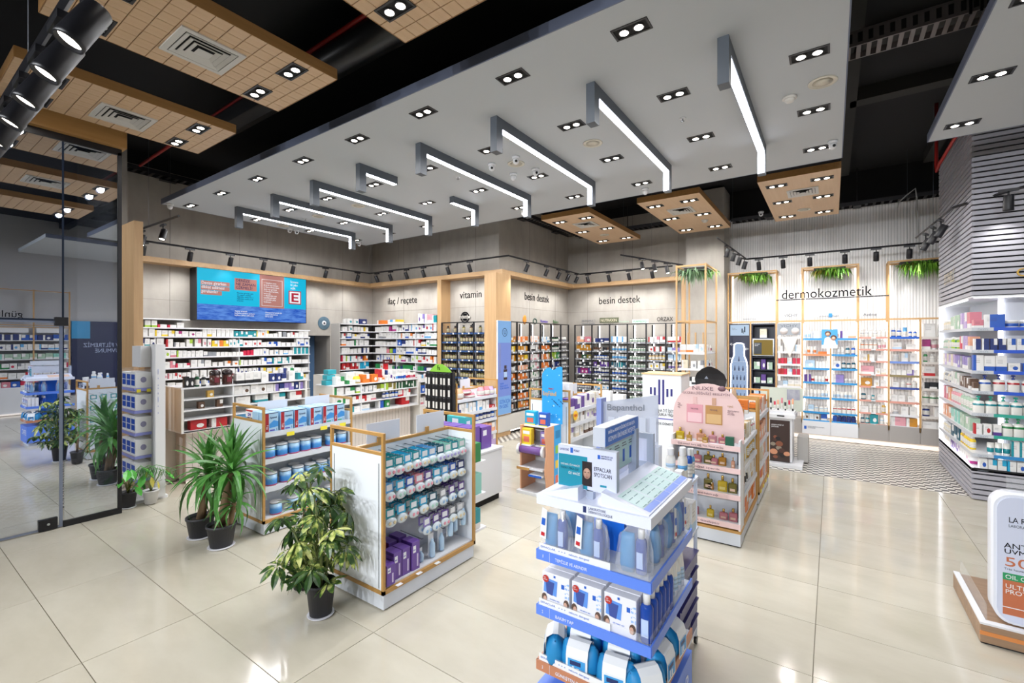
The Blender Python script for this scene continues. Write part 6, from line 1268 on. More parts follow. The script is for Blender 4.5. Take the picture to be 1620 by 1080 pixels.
perf = [(0, -1.27, .08, .12, 'yellow', 'yellow green oil bottle first on the top pink shelf'), (0, -1.17, .05, .09, 'gold', 'small golden oil bottle on the top pink shelf'), (0, -1.07, .08, .12, 'peach', 'peach oil bottle third on the top pink shelf'), (0, -1.02, .05, .08, 'gold', 'small gold oil bottle before the peach one'), (0, -.96, .07, .11, 'pink', 'pink oil bottle right of the middle of the top shelf'), (0, -.87, .07, .09, 'rose', 'rose oil bottle beside the dark green box'),
        (1, -1.25, .075, .12, 'amber', 'amber oil bottle first on the second pink shelf'), (1, -1.23, .05, .08, 'brown', 'small brown oil bottle in front of the first amber one'), (1, -1.1, .075, .11, 'rose', 'rose oil bottle on the second pink shelf'), (1, -1.0, .08, .12, 'olive', 'olive oil bottle on the second pink shelf'), (1, -.95, .08, .09, 'rose', 'rose oil bottle before the olive one'), (1, -.87, .07, .12, 'amber', 'amber oil bottle near the right of the second pink shelf'), (1, -.77, .03, .1, 'peach', 'slim peach vial at the right of the second pink shelf'),
        (2, -1.15, .06, .12, 'rose', 'rose oil bottle on the third pink shelf'), (2, -1.0, .08, .15, 'olive', 'tall olive bottle on the third pink shelf'), (2, -.98, .06, .1, 'amber', 'amber bottle before the tall olive one'), (2, -.87, .085, .15, 'yellow', 'large yellow oil bottle on the third pink shelf'), (2, -.78, .075, .14, 'olive', 'olive yellow bottle at the right of the third pink shelf'),
        (3, -1.12, .06, .11, 'rose', 'rose oil bottle half hidden on the lowest pink shelf'), (3, -.98, .065, .11, 'yellow', 'yellow oil bottle on the lowest pink shelf'), (3, -.86, .075, .1, 'rose', 'rose oil bottle second from right on the lowest pink shelf'), (3, -.775, .075, .12, 'rose', 'tall rose oil bottle at the right of the lowest pink shelf')]
for k, x, w, h, c, lb in perf: perfume(x, 4.79 if w < .06 else 4.83, (.945, .735, .485, .215)[k], w, h, c, lb)
o = MB().cbox(-.835, -.76, 4.76, 4.8, .945, 1.03, .003).build('oil_box', M('bottle green carton', '1f5a44', .4)); tag(o, 'small dark green box at the right of the top pink shelf', 'box')
# black dome
m = MB(); pts = []
for zf, rf in ((0, .62), (.25, .92), (.5, 1.0), (.72, .86), (.9, .5), (1, .12)):
    pts.append([(-1.09+.165*rf*(1+.07*math.cos(5*a))*math.cos(a), 5.3+.165*rf*(1+.07*math.cos(5*a))*math.sin(a), 1.44+.28*zf) for a in [2*PI*j/30 for j in range(15)]])
m.rings(pts, 0, False); o = thing('dome_cover', 'black seamed dome shape rising behind the pink arched sign', 'dome', (-1.09, 5.3, 1.2)); m.build('shell', M('glossy black fabric', '0e0e10', .35), o)
MB().lathe([(.02, 0), (.02, .3)], (-1.09, 5.3, 1.14), 10).build('stand', BLACK, o); MB().face([(-1.1, 5.122, 1.6), (-1.06, 5.122, 1.6), (-1.08, 5.13, 1.63)]).build('grey_highlight', INKG, o); o.location.z = 1.145  # the grey triangle is a highlight painted on the dome
# ---------------------------------------------------------------- foreground blue skincare display
LX0, LX1, LY0, LY1 = -1.122, -.588, 1.81, 2.46
LW = M('blue white laminate', 'e6ebfb', .3); LB = M('cornflower rail', '5f88ea', .35); LG_ = M('pale display grey', 'c9cfdb', .4); BOX_B = M('vivid blue box', '1f6fe0', .35); TERR = M('terracotta rail', 'c0805f', .4)
t = thing('tiered_display', 'tall white and blue tiered skincare display in the foreground', 'display', ((LX0+LX1)/2, (LY0+LY1)/2, 0))
MB().box(LX0, LX1, LY0, LY1, .06, .36).build('base', LB, t); MB().box(LX0+.03, LX1-.03, LY0+.03, LY1-.03, 0, .06).build('foot', LG_, t)
text('LAR', (LX1+.002, 2.18, .2), .1, .24, '+X', LW, t); text('EFFAC', (LX0+.03, LY0-.002, .2), .1, .42, '-Y', LW, t)
MB().box(-.885, -.825, 2.09, 2.15, .36, 1.2).build('core_post', LG_, t); MB().box(-.93, -.78, 2.02, 2.25, .36, 1.19).build('core_box', BOX_B, t)
for k, (z, rl, s) in enumerate(((.985, LB, 'TEMİZLE VE ARINDIR'), (.73, LB, 'BAKIM YAP'), (.475, TERR, 'GÜNEŞTEN KORU'))):
    s_ = MB().box(LX0+.006, LX1-.006, LY0+.006, LY1-.006, z-.03, z-.012).build('shelf', LG_, t)
    MB().box(LX0, LX1, LY0-.002, LY0+.006, z-.045, z).box(LX1-.006, LX1+.002, LY0+.006, LY1, z-.045, z).box(LX0-.002, LX0+.006, LY0, LY1, z-.045, z).build('rail', rl, s_)
    MB().box(LX0+.07, LX0+.071, LY0-.003, LY0-.002, z-.043, z-.002).build('rail_divider', LW, s_)
    text(str(k+1) if k else '1', (LX0+.03, LY0-.003, z-.03), .014, .008, '-Y', LW, s_); text(s, (LX0+.1, LY0-.003, z-.031), .014, .17 if k == 0 else .1 if k == 1 else .16, '-Y', LW, s_)
    MB().box(LX0+.012, LX1-.012, LY0+.004, LY0+.006, z, z+.035).box(LX1-.006, LX1-.004, LY0+.006, LY1-.012, z, z+.035).build('acrylic_lip', ACRY, s_)
    MB().box(LX0+.012, LX0+.36, LY0+.0035, LY0+.005, z, z+.03).build('paper_strip', PAPER, s_); text('EFFACLAR   + + +   sebum dengesi', (LX0+.02, LY0+.003, z+.012), .009, .28, '-Y', BLUEI, s_, ext=.0003)
MB().box(LX0, LX1, LY0, LY1, 1.195, 1.24).build('top_slab', LW, t)
text('LABORATOIRE\nDERMATOLOGIQUE', (-.86, LY0-.001, 1.222), .011, .12, '-Y', M('navy print ink', '1f2f66', .4), t, ext=.0004); MB().box(-.885, -.87, LY0-.001, LY0, 1.205, 1.232).build('emblem', M('navy print ink', '1f2f66', .4), t)
for a, b, lb in ((LX0+.02, -.92, 'left'), (-.81, LX1-.015, 'right')):
    m = MB(); zA, zB = (1.245, 1.3) if lb == 'left' else (1.3, 1.245)
    f = lambda y: [(a, y, 1.24), (b, y, 1.24), (b, y, zB), (a, y, zA)]
    m.rings([f(LY0+.02), f(LY1-.02)], 0, False); w = m.build('sloping_console', LW, t)
    if lb == 'right':
        for q in range(4):
            y0 = LY0+.05+.145*q; mk = lambda x: 1.3-(x-a)/(b-a)*.055+.001
            MB().face([(a+.06, y0, mk(a+.06)), (b-.035, y0, mk(b-.035)), (b-.035, y0+.14, mk(b-.035)), (a+.06, y0+.14, mk(a+.06))]).build('info_panel', M('mint info panel', 'c4e4e4', .35), w)
            MB().face([(b-.033, y0, mk(b-.033)), (b-.005, y0, mk(b-.005)), (b-.005, y0+.142, mk(b-.005)), (b-.033, y0+.142, mk(b-.033))]).build('blue_edge', LB, w)
            n_ = MB()
            for r_ in range(4):
                for cc in range(2):
                    xx = a+.075+.03*r_; yy = y0+.015+.06*cc; n_.face([(xx, yy, mk(xx)+.0006), (xx+.004, yy, mk(xx+.004)+.0006), (xx+.004, yy+.045, mk(xx+.004)+.0006), (xx, yy+.045, mk(xx)+.0006)])
            n_.build('print_lines', M('grey teal print', '5a8a90', .5), w, 'stuff')
    else: MB().face([(a+.01, 2.1, 1.249), (b-.05, 2.1, 1.288), (b-.05, 2.4, 1.288), (a+.01, 2.4, 1.249)]).build('info_panel', M('peach info panel', 'e3c3b0', .4), w)
MB().box(-.905, -.872, LY0+.075, LY0+.1, 1.24, 1.46).build('mast', M('cool grey mast', 'a6b0c2', .4), t); MB().box(-.85, -.81, 2.26, 2.3, 1.24, 1.5).build('mast', M('cool grey mast', 'a6b0c2', .4), t)
# sign boards on the mast
b1 = MB().box(-1.05, -.762, 1.885, 1.915, 1.275, 1.465).build('front_board', LG_, t); y = 1.884
PB = M('periwinkle print', 'd6dcf6', .4); TE = M('teal print', '1f8fa8', .4)
MB().box(-1.046, -.766, y, y+.001, 1.279, 1.461).build('print_ground', PB, b1); MB().box(-1.046, -.9, y-.001, y, 1.279, 1.425).build('teal_block', TE, b1)
nv = M('navy print ink', '1f2f66', .4); MB().box(-.985, -.972, y-.001, y, 1.434, 1.458).box(-.85, -.838, y-.001, y, 1.425, 1.443).build('emblem', BLUEI, b1)
text('LA ROCHE', (-1.04, y-.001, 1.441), .011, .05, '-Y', nv, b1, ext=.0004); text('POSAY', (-.968, y-.001, 1.441), .011, .034, '-Y', nv, b1, ext=.0004); text('ANTHELIOS LAB\nDERMATOLOG', (-.834, y-.001, 1.436), .007, .06, '-Y', nv, b1, ext=.0004)
text('YENİ NESİL CİLT ANALİZİ', (-1.035, y-.002, 1.375), .008, .1, '-Y', PAPER, b1, ext=.0004); text('YAPAY ZEKA İLE', (-1.035, y-.002, 1.357), .011, .1, '-Y', M('deep teal ink', '0d5566', .4), b1, ext=.0004); text('CİLT ANALİZİ', (-.995, y-.002, 1.337), .011, .058, '-Y', PAPER, b1, ext=.0004)
ph = MB().box(-.925, -.877, y-.002, y-.001, 1.296, 1.405).build('printed_phone', M('dark phone print', '2d2426', .4), b1)
q = MB().lathe([(.0175, 0), (.0175, .0006), (0, .001)], n=18, sy=1.4).at('printed_face', M('printed face', 'c49a86', .5), ph, (-.901, y-.002, 1.352), (PI/2, 0, 0))
for dx in (-.008, .008): MB().box(-.901+dx-.004, -.901+dx+.004, y-.0045, y-.0035, 1.356, 1.359).build('printed_eye', M('print eye', '3a2620', .5), ph)
MB().box(-.906, -.896, y-.0045, y-.0035, 1.335, 1.338).build('printed_mouth', M('print mouth', 'a3605a', .5), ph)
MB().box(-.9025, -.8995, y-.0045, y-.0035, 1.343, 1.352).build('printed_nose', M('print nose', 'b08470', .5), ph)
text('EFFACLAR', (-.868, y-.001, 1.37), .018, .094, '-Y', M('ink on board', '22222a', .4), b1, ext=.0005); text('SPOTSCAN', (-.868, y-.001, 1.345), .018, .094, '-Y', M('ink on board', '22222a', .4), b1, ext=.0004)
MB().box(-.838, -.808, y-.001, y, 1.303, 1.312).build('button_print', TE, b1)
b2 = MB().box(-.88, -.822, 1.9, 2.32, 1.475, 1.56).build('header_board', LG_, t); MB().box(-.822, -.82, 1.902, 2.318, 1.478, 1.557).build('blue_face', M('strong blue print', '2f76d8', .35), b2)
text('BAĞLI ve AKNEYE EĞİLİMLİ CİLTLER İÇİN', (-.8195, 1.93, 1.53), .015, .36, '+X', LW, b2, ext=.0005); text('UZMAN ÜRÜNLERİ KEŞFET!', (-.8195, 1.93, 1.495), .022, .36, '+X', LW, b2, ext=.0005)
b3 = MB().box(-.86, -.835, 1.93, 2.31, 1.33, 1.468).build('product_board', LG_, t); MB().box(-.835, -.834, 1.935, 2.305, 1.335, 1.463).build('mint_face', M('mint info panel', 'c4e4e4', .35), b3)
n_ = MB()
for q in range(4):
    n_.box(-.834, -.8335, 1.96+.09*q, 1.985+.09*q, 1.36, 1.42)
n_.build('printed_tubes', BLUEI, b3); n_ = MB()
for q in range(4): n_.box(-.834, -.8335, 1.95+.09*q, 2.01+.09*q, 1.435, 1.44).box(-.834, -.8335, 1.95+.09*q, 2.0+.09*q, 1.447, 1.452)
n_.build('printed_lines', INKG, b3)
b4 = MB().box(-.89, -.78, 2.44, 2.46, 1.27, 1.45).build('rear_frame', M('cool grey mast', 'a6b0c2', .4), t); MB().box(-.87, -.815, 2.437, 2.44, 1.3, 1.42).build('rear_card', M('pale lilac card', 'd4daf0', .4), b4)
# stock of the tiered display: gift bags on top, kits and bottles, travel pouches
BLUG = M('clear blue gel', '2a55b8', .08); BLUG.node_tree.nodes['Principled BSDF'].inputs['Transmission Weight'].default_value = .25
def gelbottle(x, y, z, h, label, r=.026, group='blue gel bottles on the tiered display'):
    o = thing('gel_bottle', label, 'bottle', (x, y, z), group)
    MB().lathe([(r*.95, 0), (r, .006), (r, h*.7), (r*.8, h*.76), (r*.45, h*.79)], (x, y, z), 16).build('bottle', BLUG, o)
    MB().box(x-r*.55, x+r*.55, y-r*1.02, y-r*.86, z+h*.14, z+h*.5).build('label', M('pale blue label', 'b9cdf2', .4), o)
    MB().lathe([(r*.55, h*.78), (r*.58, h*.97), (r*.5, h)], (x, y, z), 14).build('cap', WHC, o)
TEALP = M('teal pouch fabric', '1f88c4', .5); TEALD = M('teal pouch shade', '1a6fa8', .5)
def bag(x, y, z, label, rz, price=True):
    g = thing('gift_bag', label, 'gift bag', (x, y, z), 'clear gift bags on the tiered display', rz)
    m = MB(); r = random.Random(int(x*1000))
    def el(w, d, zz): return [(w*math.copysign(abs(math.cos(a))**.7, math.cos(a))+r.uniform(-.007, .007), d*math.sin(a)+r.uniform(-.006, .006), zz+r.uniform(-.004, .004)*(zz > .01)) for a in [2*PI*j/16 for j in range(16)]]
    m.rings([el(.072, .038, .002), el(.078, .042, .03), el(.074, .04, .1), el(.062, .036, .15), el(.03, .018, .185), el(.05, .025, .21)], 0, False, True, False)
    f = bpy.data.objects.new('film', m.mesh('film', [FILM])); COL.objects.link(f); f.parent = g
    if price:
        p = MB(); p.face([(-.07, -.046, .06), (-.035, -.048, .055), (-.03, -.044, .19), (-.058, -.042, .2)]); o = bpy.data.objects.new('price_paper', p.mesh('price_paper', [PAPER])); COL.objects.link(o); o.parent = g
        p = MB(); p.face([(-.062, -.0485, .07), (-.042, -.0495, .068), (-.041, -.049, .085), (-.06, -.048, .087)]); q = bpy.data.objects.new('red_price', p.mesh('red_price', [RED])); COL.objects.link(q); q.parent = o
        p = MB(); p.face([(-.06, -.0475, .12), (-.04, -.0485, .118), (-.038, -.047, .15), (-.057, -.046, .152)]); q = bpy.data.objects.new('blue_print', p.mesh('blue_print', [BLUEI])); COL.objects.link(q); q.parent = o
    c, s_ = math.cos(rz), math.sin(rz)
    for dx, kd in ((.028, 'b'), (-.028, 't')):
        px, py = x+c*dx, y+s_*dx
        if kd == 'b': gelbottle(px, py, z+.004, .185, label.replace('clear gift bag', 'blue gel bottle inside the gift bag'), .024, 'items inside the gift bags')
        else:
            o = thing('travel_pouch', label.replace('clear gift bag', 'teal pouch inside the gift bag'), 'pouch', (px, py, z+.004), 'items inside the gift bags', rz)
            m = MB(); e2 = lambda w, d, zz: [(w*math.copysign(abs(math.cos(a))**.6, math.cos(a)), d*math.sin(a), zz) for a in [2*PI*j/12 for j in range(12)]]
            m.rings([e2(.028, .02, 0), e2(.034, .026, .03), e2(.033, .024, .09), e2(.03, .014, .14), e2(.028, .004, .16)], 0); k = bpy.data.objects.new('body', m.mesh('body', [TEALP])); COL.objects.link(k); k.parent = o
for x, y, lb, rz, pr_ in ((-1.05, 1.88, 'clear gift bag at the front left of the upper tier', 0, True), (-.87, 1.88, 'clear gift bag at the front centre of the upper tier', 0, True), (-.68, 1.88, 'clear gift bag at the front right corner of the upper tier', .1, False),
                          (-.64, 2.05, 'clear gift bag second along the right side of the upper tier', PI/2, False), (-.64, 2.23, 'clear gift bag third along the right side of the upper tier', PI/2, True), (-1.04, 2.05, 'clear gift bag behind the front left one', .3, False), (-1.04, 2.25, 'clear gift bag at the back left of the upper tier', .3, False), (-.64, 2.4, 'clear gift bag at the far right end of the upper tier', PI/2, True)):
    bag(x, y, .974, lb, rz, pr_)
def kit(x, y, z, label):
    o = thing('skincare_kit', label, 'box', (x, y, z), 'white kits with red stickers'); w, d, h = .14, .045, .165
    MB().cbox(x-w/2, x+w/2, y, y+d, z, z+h, .002).build('carton', M('kit white', 'e9eaf2', .35), o); yy = y-.0012
    MB().face([(x-.062, yy, z+.075), (x+.005, yy, z+.065), (x+.01, yy, z+.135), (x-.058, yy, z+.14)]).build('blue_block', M('kit blue print', '5f95e6', .4), o); MB().face([(x-.045, yy-.0006, z+.07), (x-.015, yy-.0006, z+.065), (x-.005, yy-.0006, z+.125), (x-.052, yy-.0006, z+.13)]).build('printed_tube', M('kit navy print', '3a4f9a', .4), o)
    m = MB().rings([[(x-.05+.016*math.cos(2*PI*j/18), q, z+.135+.016*math.sin(2*PI*j/18)) for j in range(18)] for q in (yy-.0005, yy-.002)], 0, False); m.build('red_sticker', M('kit red sticker', 'b8322c', .4), o); text('%50\nindirim', (x-.061, yy-.0025, z+.138), .006, .022, '-Y', PAPER, o, ext=.0002)
    MB().box(x+.03, x+.045, yy, yy+.001, z+.11, z+.13).box(x-.01, x+.0, yy, yy+.001, z+.148, z+.158).build('blue_emblem', BLUEI, o); mm = MB(); r = random.Random(3)
    for q in range(16): a, b = x+.048+.0055*(q % 4), z+.07+.018*(q//4); mm.box(a, a+.005, yy, yy+.001, b+r.uniform(0, .01), b+.006+r.uniform(0, .01))
    mm.build('pixel_print', M('kit pixel print', '9cc0ef', .4), o, 'stuff')
    for sx, sg in ((-.058, 1), (.055, -1)):
        c = x+sx; MB().rings([[(c+.014*math.cos(2*PI*j/16), q, z+.046+.021*math.sin(2*PI*j/16)) for j in range(16)] for q in (yy, yy-.0006)], 0, False).build('printed_hair', M('kit print hair', '5b463d', .6), o); MB().rings([[(c+.004*sg+.009*math.cos(2*PI*j/16), q, z+.04+.015*math.sin(2*PI*j/16)) for j in range(16)] for q in (yy-.0006, yy-.0012)], 0, False).build('printed_face', M('kit print face', 'cfa692', .6), o)
    text('cilt bakım seti', (x-.03, yy-.0005, z+.045), .006, .06, '-Y', BLUEI, o, ext=.0002)
for i, x in enumerate((-1.03, -.877, -.724)):
    for rk in range(3): kit(x, 1.825+rk*.05, .719, f'white skincare kit with red sticker, {["left", "middle", "right"][i]} stack of the middle tier, {["front", "second", "third"][rk]} rank')
for i in range(6): gelbottle(-.622, 1.86+i*.058, .719, .195, f'blue gel bottle with white cap, {nth(i+1)} along the right of the middle tier', .0265)
for i in range(3): gelbottle(-1.06+.12*i, 2.05, .719, .19, f'blue gel bottle at the back left of the middle tier, {nth(i+1)} from left', .0265)
for i in range(4): item('tube_w', -.625, 2.21+.06*i, .719, .05, .04, .17, '+X', 'ice', f'white cream tube, {nth(i+1)} from left, right side of the middle tier behind the gel bottles', 'white tubes on the tiered display')
def pouch(x, y, z, rz, label, band=True):
    o = thing('travel_pouch', label, 'pouch', (x, y, z), 'teal travel pouches on the lower tier', rz); m = MB(); r = random.Random(int(abs(x*777+y*99)))
    def el(w, d, zz): return [(w*math.copysign(abs(math.cos(a))**.55, math.cos(a))+r.uniform(-.003, .003), d*math.copysign(abs(math.sin(a))**.8, math.sin(a)), zz) for a in [2*PI*j/18 for j in range(18)]]
    m.rings([el(.078, .04, 0), el(.088, .048, .03), el(.086, .046, .07), el(.08, .03, .105), el(.07, .01, .125)], 0); k = bpy.data.objects.new('body', m.mesh('body', [TEALP])); COL.objects.link(k); k.parent = o
    m = MB(); m.tube([(-.075, 0, .118), (0, 0, .128), (.075, 0, .118)], .004, 6); k = bpy.data.objects.new('zip', m.mesh('zip', [TEALD])); COL.objects.link(k); k.parent = o
    if band:
        m = MB(); sec = [(-.052, .0), (-.052, .045), (-.051, .085), (-.04, .118), (-.012, .136), (.012, .136), (.04, .118), (.051, .085), (.052, .045), (.052, 0)]
        for (d0, z0), (d1, z1) in zip(sec, sec[1:]): m.face([(-.05, d0, z0), (.05, d0, z0), (.05, d1, z1), (-.05, d1, z1)][::1])
        k = bpy.data.objects.new('paper_band', m.mesh('paper_band', [PAPER])); COL.objects.link(k); k.parent = o
        p = MB().box(-.04, .04, -.0535, -.0525, .01, .075); q = bpy.data.objects.new('blue_print', p.mesh('blue_print', [M('sky blue print', '3f9ede', .4)])); COL.objects.link(q); q.parent = k
        p = MB().box(-.03, .02, -.0542, -.0536, .05, .068); q = bpy.data.objects.new('dark_print', p.mesh('dark_print', [nv])); COL.objects.link(q); q.parent = k
        p = MB().box(-.02, -.01, -.0542, -.0536, .014, .045).box(.0, .012, -.0542, -.0536, .014, .04); q = bpy.data.objects.new('printed_tubes', p.mesh('printed_tubes', [PAPER])); COL.objects.link(q); q.parent = k
for x, y, z, rz, lb in ((-.93, 1.875, .464, .12, 'teal pouch with white band second from left at the lower tier front'), (-.755, 1.87, .464, .12, 'teal pouch with white band third from left at the lower tier front'), (-.635, 1.885, .464, .9, 'teal pouch with white band at the lower tier front corner'), (-1.065, 1.89, .464, -1.1, 'tilted teal pouch with white band at the lower tier left end'), (-.63, 2.06, .464, 1.5, 'teal pouch with white band second along the lower tier right side'), (-.63, 2.25, .464, 1.5, 'teal pouch with white band third along the lower tier right side'), (-.97, 1.99, .464, .1, 'teal pouch behind the front left pouches of the lower tier'), (-.78, 1.985, .464, .1, 'teal pouch behind the front centre pouches of the lower tier')):
    pouch(x, y, z, rz, lb)
# white rack trolley behind
t = thing('rack_trolley', 'white rack trolley with navy bins behind the foreground display', 'trolley', (-.75, 2.95, 0)); WT = M('white tube frame', 'dfe6f4', .35)
for x in (-.98, -.72):
    for y in (2.62, 3.1): MB().tube([(x, y, .05), (x, y, 1.08)], .012, 8).build('upright', WT, t)
for z in (.1, .45, 1.05): MB().tube([(-.98, 2.62, z), (-.72, 2.62, z), (-.72, 3.1, z), (-.98, 3.1, z), (-.98, 2.62, z)], .011, 8).build('rail', WT, t)
MB().box(-.98, -.72, 2.6, 2.612, .6, 1.02).build('side_panel', WT, t); MB().box(-.98, -.72, 2.6, 3.12, .06, .1).build('base_tray', WT, t)
for x in (-.98, -.72):
    for y in (2.62, 3.1): MB().lathe([(.025, -.008), (.025, .008)], (0, 0, 0), 12).at('caster', BLACK, t, (x+.002, y, .026), (0, PI/2, 0))
for k in range(5): MB().box(-.96, -.7, 2.66, 3.06, .14+k*.1, .22+k*.1).build('bin', M('navy bin', '231f6e', .35), t); MB().box(-.96, -.69, 2.66, 3.06, .215+k*.1, .225+k*.1).build('bin_rim', M('navy bin', '231f6e', .35), t)
for k, z in enumerate((.76, 1.08)): MB().box(-1.0, -.7, 2.62, 3.1, z-.016, z).build('shelf', WT, t)
GB2 = 'bottles on the white rack trolley'
for i, (x, y, z, kd, c, w, h) in enumerate(((-.79, 2.68, 1.081, 'cbox_w', 'ice', .07, .12), (-.72, 2.72, 1.081, 'cbox_w', 'rose', .06, .12), (-.73, 2.83, 1.081, 'lot_w', 'sky', .08, .23), (-.72, 2.95, 1.081, 'lot_c', 'blue', .05, .2), (-.82, 2.9, 1.081, 'lot_w', 'ice', .08, .2), (-.73, 3.05, 1.081, 'spray_c', 'sky', .05, .18), (-.74, 2.7, .761, 'cbox_w', 'ice', .1, .18), (-.74, 2.85, .761, 'cbox_w', 'sky', .1, .2), (-.74, 3.0, .761, 'cbox_w', 'ice', .1, .18))):
    item(kd, x, y, z, w, w*.7, h, '+X', c, f'{cnm(kd, c)} {NOUN[kd.split("_")[0]]}, {nth(i+1)} counted from the front of the white rack trolley', GB2)
# acrylic brochure rack with lettering
t = thing('brochure_rack', 'grey acrylic brochure rack lettered along its top behind the foreground display', 'rack', (-1.3, 3.35, 0)); CL = clear('cloudy acrylic', 'c7cede', .6, .2)
MB().box(-1.5, -1.46, 3.3, 3.4, 0, 1.5).build('post', M('lavender frame', '8f9fd8', .4), t); MB().box(-1.5, -1.05, 3.2, 3.5, 0, .05).build('base', M('lavender frame', '8f9fd8', .4), t)
m = MB(); m.rings([[(-1.46, 3.34, .9), (-1.09, 3.52, .9), (-1.09, 3.53, .9), (-1.46, 3.35, .9)], [(-1.46, 3.34, 1.47), (-1.09, 3.52, 1.53), (-1.09, 3.53, 1.53), (-1.46, 3.35, 1.47)]], 0, False); m.build('panel', CL, t)
m = MB(); m.rings([[(-1.44, 3.26, .75), (-1.06, 3.44, .75), (-1.06, 3.52, .75), (-1.44, 3.34, .75)], [(-1.44, 3.26, 1.15), (-1.06, 3.44, 1.15), (-1.06, 3.52, 1.15), (-1.44, 3.34, 1.15)]], 0, False); m.build('pocket', CL, t)
text('Bepanthol', (-1.43, 3.335, 1.41), .05, .33, (PI/2, 0, math.atan2(.18, .37)), INKG, t)
for k in range(5): MB().box(-1.42+.07*k, -1.37+.07*k, 3.34+.034*k, 3.342+.034*k, 1.18, 1.36).build('brochure', M('pale brochure', 'c4cad8', .5), t)
# sound wave sign
t = thing('display_tower', 'white display tower with navy sound wave bars behind the pink sign', 'display tower', (-1.75, 5.9, 0)); MB().cbox(-1.98, -1.5, 5.75, 6.15, 0, 1.52, .006).build('body', PAPER, t); MB().box(-1.99, -1.49, 5.74, 6.16, 1.52, 1.535).build('top', M('pale wood top', 'd9b98a', .5), t)
IV = M('deep violet ink', '2a2470', .4); BV = M('violet print', '4a3fa0', .4)
bars = MB()
for x, a, b in ((-1.87, 1.27, 1.36), (-1.82, 1.26, 1.36), (-1.765, 1.15, 1.46), (-1.715, 1.15, 1.46), (-1.665, 1.25, 1.35), (-1.615, 1.26, 1.35)): MB().box(x-.012, x+.012, 5.745, 5.75, a, b).build('bar', IV, t)
text('DAHA İYİ İŞİTİN\nSAĞLIKLA YAŞAYIN', (-1.82, 5.746, 1.06), .035, .32, '-Y', INK, t); MB().box(-1.82, -1.52, 5.745, 5.75, .97, .98).build('line', BV, t); text('EVDE DENEYİN', (-1.82, 5.746, .9), .03, .26, '-Y', INK, t)
# low counter by the far plinth
t = thing('low_counter', 'pale low counter with closed front in front of the far besin destek shelving', 'counter', (-3.2, 8.1, 0)); MB().cbox(-3.75, -2.5, 7.7, 8.3, .05, .78, .006).build('body', M('pale beige counter', 'd3cec4', .4), t); MB().box(-3.77, -2.48, 7.68, 8.32, .78, .8).build('top', M('pale beige counter', 'd3cec4', .4), t); MB().box(-3.7, -2.55, 7.75, 8.25, 0, .05).build('foot', BLACKM, t)
for i, x in enumerate((-3.4, -3.15)):
    o = MB().cbox(x-.1, x+.1, 7.85, 8.0, .801, .97 if i else 1.02, .004).build('plain_carton', PAPER); tag(o, f'plain white carton on the low pale counter, {["left", "right"][i]} one', 'box')
# blue fish oil stand (its mascot left out)
t = thing('cardboard_stand', 'blue wave topped cardboard stand with stepped shelves in the aisle', 'display stand', (-3.1, 5.1, 0)); BS = M('aqua blue board', '2f9fe0', .45)
MB().cbox(-3.32, -2.88, 4.86, 5.3, .0, .04, .004).build('base', WHITE, t); MB().box(-3.3, -3.28, 4.92, 5.28, .04, .86).build('side_panel', M('peach board', 'd9a07c', .5), t)
m = MB(); side = [(4.9+.018*math.sin(z*14), z) for z in [.04+.041*k for k in range(21)]]
f = lambda x: [(x, 5.28, .04)]+[(x, y, z) for y, z in side]+[(x, 5.28, .86)]
m.rings([f(-2.915), f(-2.9)], 0, False); m.build('side_panel', M('peach board', 'd9a07c', .5), t); MB().box(-2.9, -2.897, 5.1, 5.28, .05, .86).build('side_print', BS, t)
for k in range(4): MB().box(-2.897, -2.896, 5.13, 5.25, .12+.19*k, .22+.19*k).build('side_picture', M(['coral print', 'yellow print two', 'lime print', 'sea print'][k], ['e0705a', 'e2c23f', '8fc24a', '1f7fb8'][k], .5), t)
MB().box(-3.28, -2.915, 5.26, 5.28, .04, 1.62 if False else .86).build('back_panel', WHITE, t)
wave = [(-3.17, .86), (-2.865, .86), (-2.865, 1.6), (-2.9, 1.605), (-2.94, 1.595), (-2.97, 1.57), (-3.0, 1.56), (-3.03, 1.575), (-3.06, 1.59), (-3.1, 1.58), (-3.13, 1.55), (-3.17, 1.5)]
m = MB(); m.rings([[(x, 5.26, z) for x, z in wave][::-1], [(x, 5.25, z) for x, z in wave][::-1]], 0, False); m.build('header', BS, t)
r = random.Random(5)
for k in range(9): a, b, q = r.uniform(-3.14, -2.9), r.choice((r.uniform(.92, 1.15), r.uniform(1.32, 1.5))), r.uniform(.006, .014); MB().rings([[(a+q*math.cos(2*PI*j/12), yy, b+q*math.sin(2*PI*j/12)) for j in range(12)] for yy in (5.25, 5.248)], 0, False).build('bubble_print', M('pale bubble', 'a9dcf5', .4), t)
text('EasyFishoil', (-3.155, 5.247, 1.22), .06, .27, '-Y', M('sun yellow letters', 'f0b53a', .4), t); text('Omega 3', (-3.07, 5.247, 1.305), .022, .09, '-Y', RED, t)
n_ = MB()
for k in range(14): a, b = -3.02+.025*(k % 7)+.01*(k//7), 1.17-.02*(k % 4)-.028*(k//7); n_.box(a, a+.014, 5.246, 5.249, b, b+.009)
n_.build('small_fish_print', nv, t, 'stuff')
MB().box(-3.28, -2.915, 4.98, 5.26, .84, .86).build('shelf', WHITE, t); MB().box(-3.28, -2.915, 5.02, 5.26, .58, .6).build('shelf', WHITE, t); MB().box(-3.3, -2.93, 4.86, 5.26, .32, .34).build('shelf', WHITE, t); MB().box(-3.12, -2.93, 4.84, 5.0, .25, .27).build('step', WHITE, t); MB().box(-3.12, -2.93, 4.836, 4.84, .245, .272).build('step_edge', BLUEI, t); MB().box(-3.31, -3.12, 4.855, 4.86, .31, .342).build('step_edge', GOLD, t)
